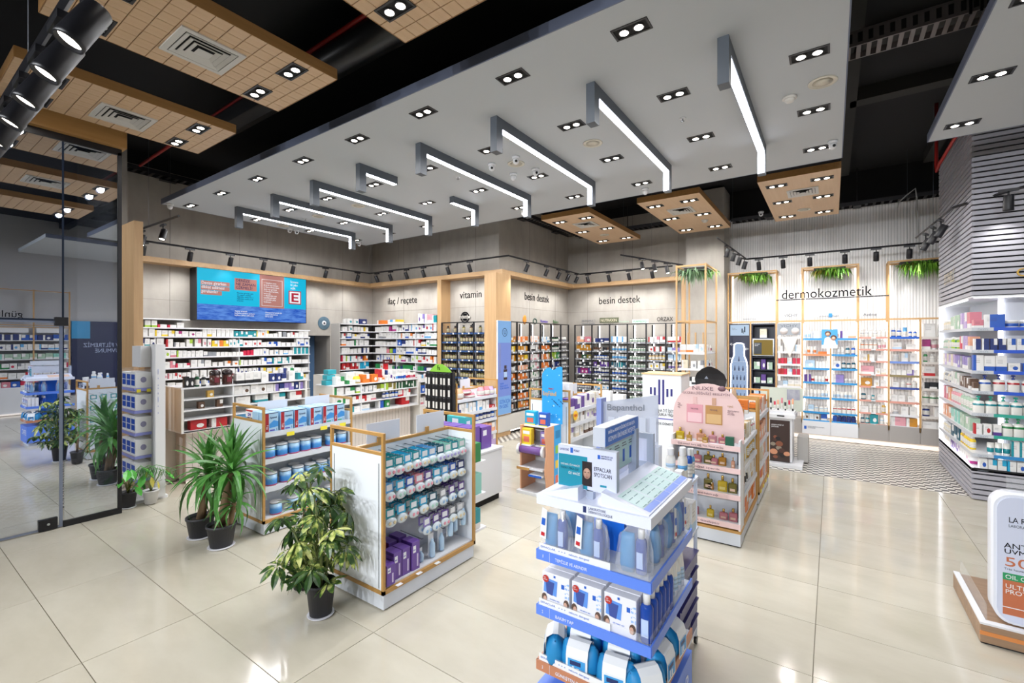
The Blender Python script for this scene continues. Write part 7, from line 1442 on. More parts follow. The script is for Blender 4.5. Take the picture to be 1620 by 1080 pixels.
q = MB(); q.rings([[(xx, 4.94+.05*math.cos(2*PI*j/16), .55+.05*math.sin(2*PI*j/16)) for j in range(16)] for xx in (-3.32, -2.96)], 0); q.build('roll_tube', M('colour printed roll', '6f4a8f', .4), t)
for xx in (-3.33, -2.97): MB().rings([[(xx+dx, 4.94+.07*math.cos(2*PI*j/20), .55+.07*math.sin(2*PI*j/20)) for j in range(20)] for dx in (0, .03)], 0).build('roll_end', WHITE, t)
for i, (x, y, z, w, h, c, lb) in enumerate(((-3.21, 5.06, .861, .16, .17, 'cyan', 'blue and white vitamin box on the upper left of the blue stand'), (-3.0, 5.03, .861, .13, .17, 'blue', 'colourful vitamin box at the upper right of the blue stand'), (-3.21, 4.97, .62, .14, .2, 'yellow', 'yellow green vitamin box at the left of the blue stand'), (-3.0, 5.07, .601, .13, .18, 'violet', 'violet picture box on the middle step of the blue stand'))):
    o = thing('vitamin_box', lb, 'box', (x, y, z), 'vitamin boxes on the blue stand'); MB().cbox(x-w/2, x+w/2, y-.04, y+.04, z, z+h, .004).build('carton', M('stand carton '+c, CN[c], .4), o); MB().box(x-w*.3, x+w*.3, y-.042, y-.04, z+h*.15, z+h*.5).build('orange_print', M('coral print', 'e0705a', .5), o); MB().box(x-w*.35, x+w*.35, y-.042, y-.04, z+h*.65, z+h*.85).build('title_print', PAPER, o)
    MB().box(x-w*.48, x+w*.48, y-.045, y-.041, z-.02, z+.01).build('price_card', YELLOW, o)
MB().box(-3.29, -3.14, 4.92, 5.02, .6, .62).build('shelf', WHITE, t)
# sun care floor stand at the right edge
t = thing('sun_care_stand', 'low wood look stand with a giant white sun cream bottle at the right edge', 'display stand', (.79, 4.15, 0)); WL = mat_wood('driftwood laminate', 'a98a6e', '8a6f58', 'x')
MB().cbox(.785, 1.6, 4.15, 4.95, .012, .125, .004).build('base', WL, t); MB().box(.79, 1.6, 4.16, 4.95, 0, .012).build('foot', BLACK, t); MB().box(.783, 1.6, 4.146, 4.15, .06, .085).build('orange_band', M('orange band', 'd98a4a', .5), t)
MB().box(.785, 1.6, 4.15, 4.2, .125, .137).box(.785, .82, 4.2, 4.95, .125, .137).build('top_edge', WHITE, t); MB().box(.82, .826, 4.2, 4.92, .137, .24).build('acrylic_side', ACRY, t)
def rrect(x0, x1, z0, z1, r, n=6): 
    c = [(x1-r, z1-r, 0), (x0+r, z1-r, 90), (x0+r, z0+r, 180), (x1-r, z0+r, 270)]; return [(cx+r*math.cos(math.radians(a+90*k/n)), cz+r*math.sin(math.radians(a+90*k/n))) for cx, cz, a in c for k in range(n+1)]
sb = rrect(.86, 1.32, .14, .965, .09); m = MB(); m.rings([[(x, y_, z) for x, z in sb] for y_ in (4.36, 4.22)], 0, True); BT = m.build('giant_bottle', M('blue white bottle shell', 'e9ecf4', .3), t)
sb2 = rrect(.875, 1.305, .155, .95, .08); m = MB(); m.rings([[(x, y_, z) for x, z in sb2] for y_ in (4.22, 4.212)], 0, False); m.build('bottle_face', M('pale periwinkle face', 'd4daee', .35), BT)
yy = 4.211
text('LA ROCHE-POSAY', (.925, yy, .79), .035, .35, '-Y', INK, BT); text('LABORATOIRE DERMATOLOGIQUE', (.925, yy, .76), .018, .34, '-Y', INKG, BT)
text('ANTHELIOS', (.905, yy, .625), .034, .3, '-Y', INK, BT); text('UVMUNE 400', (.905, yy, .59), .03, .3, '-Y', INK, BT); text('50+', (.905, yy, .51), .06, .2, '-Y', M('terracotta print', 'c4704c', .4), BT); text('Très haute protection', (.905, yy, .485), .014, .2, '-Y', INKG, BT)
MB().box(.9, 1.29, yy, yy+.001, .42, .465).build('green_band', M('print green', '2f9a63', .4), BT); MB().box(.9, 1.29, yy, yy+.001, .2, .42).build('orange_block', M('terracotta print', 'c4704c', .4), BT)
text('OIL CONTROL', (.91, yy-.001, .43), .026, .26, '-Y', PAPER, BT); text('ULTRA', (.91, yy-.001, .37), .028, .14, '-Y', PAPER, BT); text('PROTECTION', (.91, yy-.001, .335), .028, .26, '-Y', PAPER, BT); MB().box(.9, 1.29, yy-.001, yy, .245, .25).build('pale_line', PAPER, BT)
t2 = MB().box(1.0, 1.4, 4.6, 4.606, .137, 1.0).build('acrylic_panel', ACRY, t)
# ---------------------------------------------------------------- pharmacy counters
def counter(y0, y1, xf, xb, zb, zt, zs, label, dividers=(), ends=True):
    t = thing('pharmacy_counter', label, 'counter', (xf, y0, 0))
    [MB().box(xb, xf, yy, yy+.03, zb, zt).build('side_panel', WHITE2, t) for yy in (y0, y1-.03)]; MB().box(xb, xf+.004, y0-.005, y1+.005, zt, zt+.02).build('top', WHITE, t)
    for z in zs: MB().box(xf-.28, xf, y0+.03, y1-.03, z-.018, z).build('shelf', WHITE, t)
    MB().box(xf-.3, xf-.28, y0+.03, y1-.03, zb, zt).build('back_panel', WHITE2, t); MB().box(xb, xf, y0, y1, zb-.02, zb).build('underside', WHITE, t)
    MB().box(xb+.02, xf-.2, y0+.12, y1-.05, .03, zb-.02).build('body', RIBG, t); n = int((y1-y0-.17)/.075)
    for k in range(n):
        ya = y0+.12+(y1-y0-.17)*k/n; MB().box(xf-.2, xf-.19, ya+.003, ya+(y1-y0-.17)/n-.003, .035, zb-.025).build('rib_board', RIBG, t)
    MB().box(xf-.19, xf-.17, y0+.15, y1-.1, zb-.03, zb-.021).build('led_strip', STRIP, t); MB().box(xf-.19, xf-.16, y0+.12, y1-.05, .005, .03).build('foot_light', M('soft lit foot', 'f3e9e0', .4, emit=.55, ecol='ffeede'), t)
    for y in dividers: MB().box(xf-.28, xf-.004, y-.008, y+.008, zb, zt).build('divider', WHITE, t)
    return t
counter(2.46, 4.22, -7.0, -7.55, .74, 1.3, (1.165, 1.02, .9, .742), 'white pharmacy counter with open front shelves behind the yuccas', (3.1,))
MB().cbox(-8.1, -7.55, 2.46, 3.1, .0, 1.1, .01).build('counter_return', WHITE2, bpy.data.objects['pharmacy_counter'])
counter(4.62, 6.58, -6.9, -7.4, .66, 1.16, (1.01, .85, .68), 'white pharmacy counter with open front shelves nearest the vitamin bay', (5.2,))
GK = 'products on the pharmacy counter behind the yuccas'
C1 = 'counter behind the yuccas'
# top of first counter
shelf_row('+X', 2.5, 2.78, -7.02, 1.321, [(.5, 'box_c', ['black', 'dark'], .06, .14, .06), (.6, 'lot_c', ['dark', 'forest'], .06, .17)], f'left part of the {C1} top', GK)
for i, y in enumerate((2.9, 3.06)):
    o = thing('hair_care_jar', f'large brown jar with domed dark lid on the {C1}, {["left", "right"][i]} one', 'jar', (-7.1, y, 1.321), 'brown jars on the counter'); MB().lathe([(.06, 0), (.065, .01), (.065, .14)], (-7.1, y, 1.321), 16).build('jar', M('brown jar plastic', '4a2c26', .25), o); MB().lathe([(.066, .14), (.07, .15), (.066, .19), (.03, .215), (0, .218)], (-7.1, y, 1.321), 16).build('lid', M('dark jar lid', '2a1f20', .25), o); MB().box(-7.036, -7.034, y-.03, y+.03, 1.36, 1.43).build('label', M('dark red label', '6f2430', .4), o)
shelf_row('+X', 3.15, 3.62, -7.02, 1.321, [(1, 'gbox_w', ['black', 'white'], .115, .16, .1)], f'middle top of the {C1}', GK)
shelf_row('+X', 3.63, 4.2, -7.02, 1.321, [(1.2, 'gbox_c', ['violet', 'navy'], .075, .12, .08), (.7, 'gbox_w', ['yellow', 'white'], .1, .14, .08), (.6, 'gbox_c', ['teal'], .09, .11)], f'right part of the {C1} top', GK)
shelf_row('+X', 3.85, 4.2, -7.14, 1.321, [(1, 'gbox_w', ['navy', 'green', 'white'], .1, .2, .08)], f'back rank on the {C1}', GK)
shelf_row('+X', 2.6, 3.05, -7.03, 1.166, [(1, 'gbox_c', ['brown', 'gold'], .08, .1, .06, .2)], f'top left shelf, {C1}', GK)
shelf_row('+X', 3.12, 4.18, -7.03, 1.166, [(1.1, 'gbox_w', ['brown', 'white'], .12, .125, .1), (.9, 'gbox_c', ['violet', 'navy'], .075, .115, .08)], f'top right shelf, {C1}', GK)
shelf_row('+X', 2.6, 3.05, -7.03, 1.021, [(1, 'gbox_c', ['brown'], .08, .1, .06, .18)], f'second shelf of the {C1}', GK)
shelf_row('+X', 3.12, 4.18, -7.03, 1.021, [(1, 'gbox_w', ['red', 'teal', 'white'], .2, .12, .1, .06)], f'second right shelf, {C1}', GK)
shelf_row('+X', 2.55, 3.07, -7.03, .743, [(1, 'gbox_c', ['red'], .2, .13, .1, .02)], f'lowest left shelf of the {C1}', GK)
shelf_row('+X', 3.12, 3.8, -7.03, .743, [(1, 'gbox_c', ['sky', 'blue'], .16, .15, .1, .04)], f'lowest right shelf of the {C1}', GK)
GL_ = 'products on the pharmacy counter nearest the vitamin bay'; C2 = 'counter nearest the vitamin bay'
shelf_row('+X', 4.66, 6.54, -6.92, 1.181, [(.5, 'gbox_w', ['green', 'white'], .16, .14), (.35, 'gbox_w', ['lime', 'green'], .2, .07), (.25, 'pouch', ['yellow'], .14, .12), (.7, 'gbox_c', ['orange'], .14, .16), (.3, 'gbox_w', ['navy', 'orange'], .12, .07), (.5, 'gbox_w', ['purple', 'white'], .08, .11), (.5, 'tube_w', ['sky', 'blue'], .05, .14), (.5, 'tube_w', ['rose', 'crimson'], .05, .13)], f'top of the {C2}', GL_)
shelf_row('+X', 5.0, 6.5, -7.05, 1.181, [(.6, 'gbox_w', ['white'], .2, .2), (.5, None, 0, 0, 0), (.3, 'gbox_c', ['red'], .14, .24), (1, 'gbox_w', ['white', 'navy'], .16, .2)], f'back rank, {C2}', GL_)
shelf_row('+X', 4.66, 6.54, -6.93, 1.011, [(.6, 'gbox_w', ['green', 'red'], .2, .12), (.6, 'gbox_w', ['silver', 'lime'], .08, .11), (.6, 'gbox_c', ['lime', 'olive'], .085, .125), (.7, 'gbox_c', ['forest'], .075, .125)], f'top shelf of the {C2}', GL_)
shelf_row('+X', 4.66, 6.54, -6.93, .851, [(.5, 'gbox_w', ['green'], .22, .12), (.7, 'gbox_w', ['rose', 'red'], .13, .11), (.2, None, 0, 0, 0), (.5, 'lot_c', ['navy', 'blue'], .07, .13), (.4, 'gbox_w', ['red', 'crimson'], .1, .13), (.2, None, 0, 0, 0)], f'middle shelf of the {C2}', GL_)
shelf_row('+X', 5.0, 6.4, -6.93, .681, [(.5, 'gbox_w', ['teal', 'ice'], .18, .1, .08, .05), (.2, None, 0, 0, 0), (.35, 'gbox_c', ['blue', 'green'], .12, .15), (.3, None, 0, 0, 0), (.3, 'gbox_c', ['red'], .2, .15)], f'lowest shelf, {C2}', GL_)
# small shelf unit and desk things
t = thing('counter_shelf', 'narrow white shelf unit at the end of the counter by the vitamin bay', 'shelf', (-7.0, 6.66, 0)); MB().box(-7.3, -7.28, 6.66, 7.2, 0, 1.1).build('back_panel', WHITE2, t); MB().box(-7.28, -6.95, 6.66, 6.68, 0, 1.1).box(-7.28, -6.95, 7.18, 7.2, 0, 1.1).build('side_panel', WHITE2, t); MB().box(-7.28, -6.945, 6.68, 7.18, 0, .6).build('drawer_front', WHITE2, t)
for z in (1.1, .86, .62): MB().box(-7.28, -6.95, 6.68, 7.18, z-.02, z).build('shelf', WHITE, t)
shelf_row('+X', 6.7, 7.16, -6.97, 1.101, [(1, 'gbox_w', ['sky', 'rose', 'lime'], .09, .14)], 'narrow shelf unit top by the vitamin bay', GL_); shelf_row('+X', 6.7, 7.16, -6.97, .861, [(1, 'gbox_c', ['blue', 'navy'], .12, .16), (.7, 'gbox_w', ['ice'], .1, .12)], 'narrow unit, upper shelf by vitamin bay', GL_); shelf_row('+X', 6.7, 7.16, -6.97, .621, [(1, 'gbox_w', ['rose', 'crimson'], .1, .14)], 'narrow unit, lower shelf by vitamin bay', GL_)
t = thing('product_flag', 'red and black product flag stand on the counter before ilaç / reçete', 'stand', (-7.2, 6.0, 1.18)); MB().box(-7.22, -7.19, 5.94, 6.04, 1.181, 1.5).build('column', M('strong red card', 'b3121f', .4), t); MB().box(-7.21, -7.18, 5.92, 6.14, 1.49, 1.57).build('header', M('dark red card', '4f0d14', .4), t); text('Best', (-7.178, 5.95, 1.515), .03, .12, '+X', PAPER, t)
t = thing('wall_drawer_tower', 'white drawer tower with towels at the doorway behind the counters', 'drawers', (-8.9, 5.9, 0)); MB().box(-9.3, -8.9, 5.75, 6.15, 0, 1.2).build('body', WHITE2, t)
for k in range(4): MB().cbox(-8.9, -8.86, 5.77, 6.13, .2+.25*k, .4+.25*k, .01).build('drawer', WHITE, t)
o = thing('display_tree', 'turquoise boxes on a small stand at the end of the counter by the doorway', 'stand', (-7.15, 4.68, 1.18))
for k in range(3): MB().cbox(-7.2, -7.06, 4.6+.02*k, 4.76+.02*k, 1.181+.09*k, 1.26+.09*k, .004).build('box', M('turquoise carton', '2f9fae', .4), o)
t = thing('step_stool', 'small folding metal stool between the counters and the gondolas', 'stool', (-7.0, 6.5, 0))
for y in (6.45, 6.6):
    MB().tube([(-6.62, y, 0), (-6.55, y, .42)], .01, 6).build('leg', GREYM, t); MB().tube([(-6.42, y, 0), (-6.55, y, .42)], .01, 6).build('leg', GREYM, t)
for z in (.14, .28, .42): MB().box(-6.6, -6.5, 6.44, 6.61, z-.01, z).build('tread', BLACK, t)
# ---------------------------------------------------------------- device stand by the glass
t = thing('device_stand', 'white device stand with acrylic shelves and vertical blue letters by the oak post', 'display stand', (-7.05, 2.0, 0))
MB().cbox(-7.42, -6.78, 1.86, 2.24, 0, .035, .004).build('base', WHITE, t); MB().box(-6.9, -6.74, 2.1, 2.2, .035, 1.9).build('column', WHITE, t); MB().box(-7.38, -6.9, 2.12, 2.2, .035, 1.62).build('back_panel', mat_wood('stand oak', 'b08a5e', 'a27c50', 'x'), t); MB().box(-7.2, -6.9, 2.0, 2.2, 1.62, 1.88).build('header', WHITE, t)
text('OMRON', (-6.735, 2.125, 1.63), .055, .6, (0, PI/2, 0), BLUEI, t).rotation_euler = (-PI/2, PI/2, 0)
for k, z in enumerate((1.37, 1.1, .83, .55, .27)):
    s_ = MB().box(-7.38, -6.87, 1.93, 2.12, z-.01, z).build('shelf', ACRY, t); MB().box(-7.38, -6.87, 1.925, 1.93, z-.035, z+.0).box(-6.87, -6.865, 1.93, 2.12, z-.035, z).build('price_rail', M('lilac rail', '8f96d8', .4), s_)
    for i, x in enumerate((-7.27, -7.11, -6.95)):
        o = thing('device_box', f'white box with blue print, {nth(i+1)} from left, {["top", "second", "third", "fourth", "lowest"][k]} shelf of the device stand', 'box', (x, 2.0, z+.001), 'device boxes by the oak post'); MB().cbox(x-.075, x+.075, 1.94, 2.1, z+.001, z+.19, .003).build('carton', PAPER, o); MB().box(x-.06, x+.06, 1.938, 1.94, z+.03, z+.165).build('blue_print', M('royal print', '2f55b8', .4), o); MB().box(x-.06, x+.06, 1.937, 1.938, z+.095, z+.102).build('white_line', PAPER, o)
        if i == 2: MB().rings([[(q, 2.02+.03*math.cos(2*PI*j/14), z+.1+.035*math.sin(2*PI*j/14)) for j in range(14)] for q in (x+.075, x+.077)], 0, False).build('device_print', M('violet grey print', '6f6a9a', .4), o)
    if k < 1:
        for y in (1.97, 2.07): o = MB().box(-6.864, -6.861, y-.02, y+.02, z-.05, z-.012).build('price_card', YELLOW); tag(o, f'yellow price card on the device stand side, {"left" if y < 2 else "right"} one', 'price card')
MB().box(-7.385, -7.38, 1.93, 2.2, .04, 1.6).box(-6.872, -6.868, 1.935, 2.1, .04, 1.6).build('acrylic_side', ACRY, t)
# ---------------------------------------------------------------- make-up table by the ribbed wall
t = thing('makeup_table', 'white make-up tester table with mirror panel and dark printed front', 'table', (-.75, 8.3, 0))
MB().box(-.98, -.5, 8.28, 8.75, .06, .74).build('body', WHITE, t); MB().box(-1.0, -.46, 8.24, 8.78, .74, .8).build('top', WHITE, t); MB().cbox(-1.0, -.36, 8.15, 8.8, .0, .05, .004).build('base', WHITE, t)
MB().box(-.8, -.53, 8.27, 8.28, .06, .7).build('front_print', M('dark brown print', '3a2a26', .4), t)
r = random.Random(8)
for k in range(12):
    a, b, q = r.uniform(-.77, -.57), r.uniform(.12, .45), r.uniform(.025, .055); MB().rings([[(a+q*math.cos(2*PI*j/10+k), yy, b+q*.8*math.sin(2*PI*j/10+k)) for j in range(10)] for yy in (8.27, 8.267-.0004*k)], 0, False).build('printed_shape', M(f'make up print {k%5}', ['7f4a34', '1e1a1c', 'c98d6c', '8d8272', '4a2f28'][k % 5], .5), t)
text('makyajın en doğal hali\nşimdi burada', (-.78, 8.266, .62), .022, .2, '-Y', PAPER, t)
MB().box(-.98, -.38, 8.72, 8.75, .8, 1.17).build('mirror_panel', M('pale green panel', 'c3c8ba', .3), t); MB().box(-.6, -.42, 8.715, 8.72, .98, 1.15).build('panel_print', mat_concrete('swirl print', '55607f', 'd6d2d0'), t)
MB().box(-.95, -.47, 8.3, 8.6, .8, .84).build('tester_tray', WHITE, t); MB().box(-.93, -.83, 8.235, 8.24, .765, .785).box(-.7, -.6, 8.235, 8.24, .765, .785).build('drawer_handle', BLACK, t)
for i in range(9): item(['tube_k', 'tube_c'][i % 2], -.9+.05*i, 8.42+.05*(i % 2), .841, .028, .028, .13+.03*(i % 3), '-Y', ['peach', 'rose', 'dark', 'crimson'][i % 4], f'{cnm("tube_c", ["peach", "rose", "dark", "crimson"][i % 4])} make-up tube, {nth(i+1)} from left on the tester table', 'make-up testers')
t = MB().cbox(-.45, -.3, 8.6, 8.9, .02, .42, .01).build('side_cabinet', LGREY); tag(t, 'small grey cabinet beside the make-up table', 'cabinet')
# ---------------------------------------------------------------- plants
POT = M('dark plastic pot', '35353a', .5); SOIL = M('dark soil', '2a211b', .95); SAUC = M('pale saucer', 'd9d9e0', .4)
YL = leafmat('yucca leaf', '3f7a35', '5f9a48', .35); SL = M('schefflera leaf', '5f7a35', .35); nt, b = nodes(SL)
tc = nn(nt, 'ShaderNodeTexCoord'); oi = nn(nt, 'ShaderNodeObjectInfo'); sp = nn(nt, 'ShaderNodeSeparateXYZ')
n = noise(nt, coords(nt, 'Object', (16, 16, 16)), 1.6, 3); f = math_(nt, 'ADD', n, math_(nt, 'MULTIPLY', math_(nt, 'SUBTRACT', oi.outputs['Random'], .5), .34))
nt.links.new(ramp(nt, f, [(.4, h2('2c4a22')), (.54, h2('4c6c2e')), (.62, h2('a3b158')), (.74, h2('ccd084'))]), b.inputs['Base Color'])
BARK = mat_wood('yucca bark', '8a7358', '6a543d', 'z', .9); STEM = M('green stem', '6f7a45', .6)
def pot(parent, x, y, h, r, col=POT, saucer=True):
    if saucer: MB().lathe([(r*.8, 0), (r*.92, .012), (r*.9, .016)], (x, y, 0), 24).build('saucer', SAUC, parent)
    MB().lathe([(r*.74, .012), (r*.96, h*.9), (r*1.02, h*.9), (r*1.02, h), (r*.94, h), (r*.92, h*.86), (0, h*.86)], (x, y, 0), 28).build('pot', col, parent); MB().lathe([(r*.92, h*.87), (0, h*.9)], (x, y, 0), 16).build('soil', SOIL, parent)
def blade(L, w, droop, seg=7):
    m = MB(); pts = []
    for k in range(seg+1):
        f = k/seg; x = L*f*math.cos(droop*f*.6); z = L*f*math.sin(.35*(1-f))-droop*.55*L*f*f; ww = w*(.35+1.3*f if f < .4 else .87*(1-((f-.4)/.6)**1.6))*.5; pts.append((x, ww, z))
    for (x0, w0, z0), (x1, w1, z1) in zip(pts, pts[1:]):
        m.face([(x0, 0, z0-.25*w0), (x1, 0, z1-.25*w1), (x1, w1, z1), (x0, w0, z0)], 0, True); m.face([(x0, -w0, z0), (x1, -w1, z1), (x1, 0, z1-.25*w1), (x0, 0, z0-.25*w0)], 0, True)
    return m.mesh('leaf', [YL])
BL = [blade(.46, .066, d) for d in (.15, .5, .9, 1.3)]
def crown(parent, c, n, s, seed):
    r = random.Random(seed); o = Vector(c)-wloc(parent)
    for k in range(n):
        f = (k+.5)/n; el = PI/2*(.97-1.35*f); kd = 0 if f < .3 else 1 if f < .5 else 2 if f < .78 else 3
        inst('leaf', BL[kd], parent, o+Vector((0, 0, .06*(.5-f))), (r.uniform(-.3, .3), -el+r.uniform(-.12, .12), k*2.39996+r.uniform(-.3, .3)), (s*r.uniform(.8, 1.08),)*3)
def yucca(x, y, h, rad, label, trunks):
    t = thing('yucca_plant', label, 'plant', (x, y, 0)); pot(t, x, y, h, rad)
    for (dx, dy), (tx, ty, tz), r0, n, s, sd in trunks:
        a = Vector((x+dx, y+dy, h*.8)); b_ = Vector((x+tx, y+ty, tz)); MB().tube([a, a.lerp(b_, .35)+Vector((.008, 0, 0)), a.lerp(b_, .7), b_], [r0*1.15, r0, r0*.95, r0*.8], 10).build('trunk', BARK, t); crown(t, b_, n, s, sd)
yucca(-4.735, 1.99, .22, .125, 'potted yucca with thick bare trunks, nearer of the pair before the formula gondola', [((-.03, 0), (.07, .06, .7), .042, 58, 1.04, 3), ((.07, .03), (.12, .06, .42), .026, 24, .62, 4)])
yucca(-5.14, 1.97, .21, .125, 'potted yucca, farther left of the pair before the formula gondola', [((0, 0), (.03, .06, .62), .036, 52, 1.0, 7), ((.06, .05), (.1, .12, .46), .026, 22, .66, 8)])
def leafcluster(nl, L, w, droop, mat, seed):
    m = MB(); r = random.Random(seed)
    for k in range(nl):
        a = 2*PI*k/nl+r.uniform(-.15, .15); d = Vector((math.cos(a), math.sin(a), 0)); sd = Vector((-math.sin(a), math.cos(a), 0)); ll = L*r.uniform(.8, 1.1); P = []
        for f, ww in ((.12, .0), (.35, .55), (.62, 1), (.85, .75), (1.05, 0)): P.append((d*ll*f+Vector((0, 0, -droop*ll*f*f+.02*ll)), ww*w/2))
        for (p, a0), (q, a1) in zip(P, P[1:]):
            dn = Vector((0, 0, -.12*w)); m.face([p+dn*(a0 > 0), q+dn*(a1 > 0), q+sd*a1, p+sd*a0], 0, True); m.face([p-sd*a0, q-sd*a1, q+dn*(a1 > 0), p+dn*(a0 > 0)], 0, True)
    return m.mesh('leaf', [mat])
SC_L = [leafcluster(8, .11, .042, d, SL, k) for k, d in enumerate((.3, .6, .9, 1.2))]
def schefflera(x, y, label):
    t = thing('schefflera_plant', label, 'plant', (x, y, 0)); pot(t, x, y, .24, .1); r = random.Random(21); st = MB()
    for sdx, sdy, top in ((0, 0, .98), (.04, -.02, .86), (-.05, .02, .92), (.02, .05, .74), (-.03, -.04, .62)):
        base = Vector((x+sdx*.5, y+sdy*.5, .2)); tip = Vector((x+sdx*3.0-.07*top, y+sdy*2.6-.04*top, top)); MB().tube([base, base.lerp(tip, .5)+Vector((r.uniform(-.02, .02),)*3), tip], [.011, .009, .006], 7).build('stem', STEM, t)
        for q in range(11):
            f = .12+.88*q/10; p = base.lerp(tip, f); a = r.uniform(0, 2*PI); L = r.uniform(.1, .24)*(1.15-.45*f); e = p+Vector((math.cos(a)*L, math.sin(a)*L, r.uniform(.02, .1)))
            st.tube([p, p.lerp(e, .6)+Vector((0, 0, .02)), e], .0028, 5); inst('leaf', SC_L[r.randrange(4)], t, e-wloc(t), (r.uniform(-.5, .5), r.uniform(-.5, .5), r.uniform(0, 6)), (r.uniform(.8, 1.15),)*3)
    st.build('leaf_stalks', STEM, t, 'stuff')
schefflera(-2.98, 1.9, 'variegated umbrella plant in a dark pot against the white soother gondola')
t = thing('small_palm', 'thin potted plant hidden behind the variegated umbrella plant', 'plant', (-3.42, 2.0, 0)); pot(t, -3.42, 2.02, .2, .085, POT, False); MB().tube([(-3.42, 2.02, .17), (-3.43, 2.03, .45), (-3.42, 2.04, .62)], [.016, .012, .01], 8).build('trunk', BARK, t); crown(t, (-3.42, 2.04, .62), 14, .5, 33)
LG1 = leafcluster(1, .2, .1, .5, leafmat('bright green leaf', '3f9a34', '58b045', .3), 5); LG2 = leafcluster(1, .16, .06, .7, leafmat('yellow green leaf', '9aa83a', 'c9b84a', .4), 6)
t = thing('potted_plant', 'small plant with broad bright leaves in a dark pot by the glass corner', 'plant', (-6.72, 1.82, 0)); pot(t, -6.72, 1.83, .19, .085); r = random.Random(2)
for k in range(9):
    a = r.uniform(0, 6.28); e = Vector((-6.72+.1*math.cos(a), 1.83+.1*math.sin(a), .26+.22*r.random())); MB().tube([(-6.72, 1.83, .15), (-6.72+.03*math.cos(a), 1.83+.03*math.sin(a), .28), e], .004, 5).build('stalk', STEM, t); inst('leaf', LG1, t, e-wloc(t), (r.uniform(-.3, .3), r.uniform(0, .5), a), (r.uniform(.6, .9),)*3)
for k in range(3):
    a = -.3+.5*k; p = [Vector((-6.72, 1.83, .16)), Vector((-6.68+.02*k, 1.86, .4)), Vector((-6.55+.05*k, 1.9+.06*k, .5)), Vector((-6.42+.06*k, 1.95+.1*k, .44))]
    fr_ = MB(); fr_.tube(p, .004, 5)
    for q in range(12):
        f = q/11; c = p[1].lerp(p[2], f*2) if f < .5 else p[2].lerp(p[3], f*2-1)
        for sg in (-1, 1): d = Vector((.03*sg, -.04*sg, -.1)); fr_.face([c, c+d*.5+Vector((.012, 0, 0)), c+d, c+d*.5-Vector((.012, 0, 0))])
    fr_.build('frond', YL, t)
t = thing('potted_plant', 'small yellowing plant in a white pot beside the device stand', 'plant', (-6.68, 2.02, 0)); pot(t, -6.66, 2.03, .17, .08, WHITE, False)
for k in range(12):
    a = r.uniform(0, 6.28); e = Vector((-6.66+.11*math.cos(a), 2.03+.11*math.sin(a), .22+.2*r.random())); MB().tube([(-6.66, 2.03, .14), (-6.66+.03*math.cos(a), 2.03+.03*math.sin(a), .24), e], .003, 5).build('stalk', STEM, t); inst('leaf', LG2 if k % 2 else LG1, t, e-wloc(t), (r.uniform(-.4, .4), r.uniform(0, .6), a), (r.uniform(.5, .85),)*3)
# ---------------------------------------------------------------- opposite wall, seen only in the shop front glass
PO = [1.3, 2.05, 2.75, 3.45]
t = thing('frame_shelving', 'wood framed daily care shelving mirrored in the shop front glass', 'shelving', (4.3, 1.3, 0))
for y in PO: MB().box(4.25, 4.28, y-.015, y+.015, .3, 3.3).build('post', DGOLD, t)
for z in (3.28, 2.36, 2.3): MB().box(4.25, 4.28, PO[0], PO[-1], z-.02, z).build('rail', DGOLD, t)
MB().box(4.2, 4.6, PO[0], PO[-1], .05, .7).build('base', WHITE, t); MB().box(4.17, 4.2, PO[0], PO[-1], .01, .05).build('foot_light', M('soft lit foot', 'f3e9e0', .4, emit=.55, ecol='ffeede'), t); MB().box(4.55, 4.6, PO[0], PO[-1], .7, 2.3).build('back_panel', M('plain white wall', 'c9c9cb', .8), t)
for z in (1.95, 1.7, 1.45, 1.2, .95, .72): MB().box(4.25, 4.56, PO[0], PO[-1], z-.02, z).build('shelf', SHELF, t)
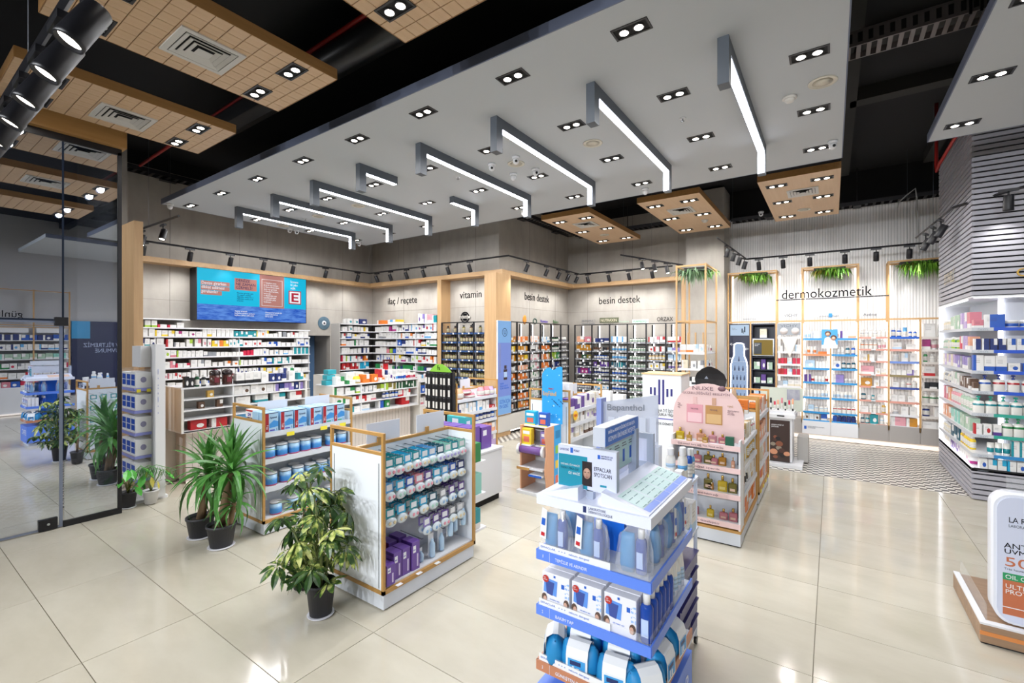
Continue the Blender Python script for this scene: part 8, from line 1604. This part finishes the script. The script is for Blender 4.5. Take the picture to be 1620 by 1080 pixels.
for y in (1.4, 2.1, 2.8): MB().box(4.24, 4.25, y, y+.55, 2.15, 2.27).build('header_panel', WHITE, t)
text('günlük bakım', (4.24, 2.55, 2.55), .18, 1.5, '-X', INK, t)
GM = 'products mirrored in the shop front glass'
for z, sg in ((1.95, [('cbox_c', ['navy', 'blue'], .14, .16)]), (1.7, [('cbox_w', ['navy', 'sky'], .12, .15)]), (1.45, [('cbox_c', ['sage', 'mint'], .14, .15)]), (1.2, [('cbox_w', ['green', 'crimson', 'grey'], .13, .15)]), (.95, [('cbox_w', ['orange', 'red', 'white'], .15, .16)]), (.72, [('cbox_c', ['rose', 'blue', 'crimson'], .16, .16)])):
    kd, cl, w, h = sg[0]; n = 1; y = PO[0]+.1
    while y < PO[-1]-.05:
        c = R.choice(cl); item(kd, 4.32, y, z+.001, w, .1, h*R.uniform(.85, 1), '-X', c, f'{cnm(kd, c)} box, {nth(n)} along, {dict([(1.95,"top"),(1.7,"second"),(1.45,"third"),(1.2,"fourth"),(.95,"fifth"),(.72,"lowest")])[z]} daily care shelf mirrored in the glass', GM); n += 1; y += w+.01
t = thing('poster_wall', 'dark blue sun care poster mirrored in the shop front glass', 'poster', (4.6, 3.6, 0)); MB().box(4.56, 4.6, 3.55, 5.6, .4, 2.5).build('board', M('deep navy poster', '1a2550', .4), t); MB().box(4.555, 4.56, 3.55, 3.95, 2.0, 2.5).build('cyan_corner', M('cyan print', '3aa5e0', .4), t)
text('EN ETKİLİ UV FİLTREMİZ\nANTHELIOS UVMUNE', (4.552, 5.4, 1.75), .12, 1.7, '-X', M('pale blue letters', 'b9c8ea', .4), t)
def letters_to_mesh():
    fs = [o for o in COL.objects if o.type == 'FONT']; dg = bpy.context.evaluated_depsgraph_get()
    for o in fs:
        me = bpy.data.meshes.new_from_object(o.evaluated_get(dg)); n = bpy.data.objects.new('lettering', me); COL.objects.link(n)
        n.parent = o.parent; n.location = o.location; n.rotation_euler = o.rotation_euler; n.scale = o.scale
    for o in fs: bpy.data.objects.remove(o)
letters_to_mesh()
flush_items()
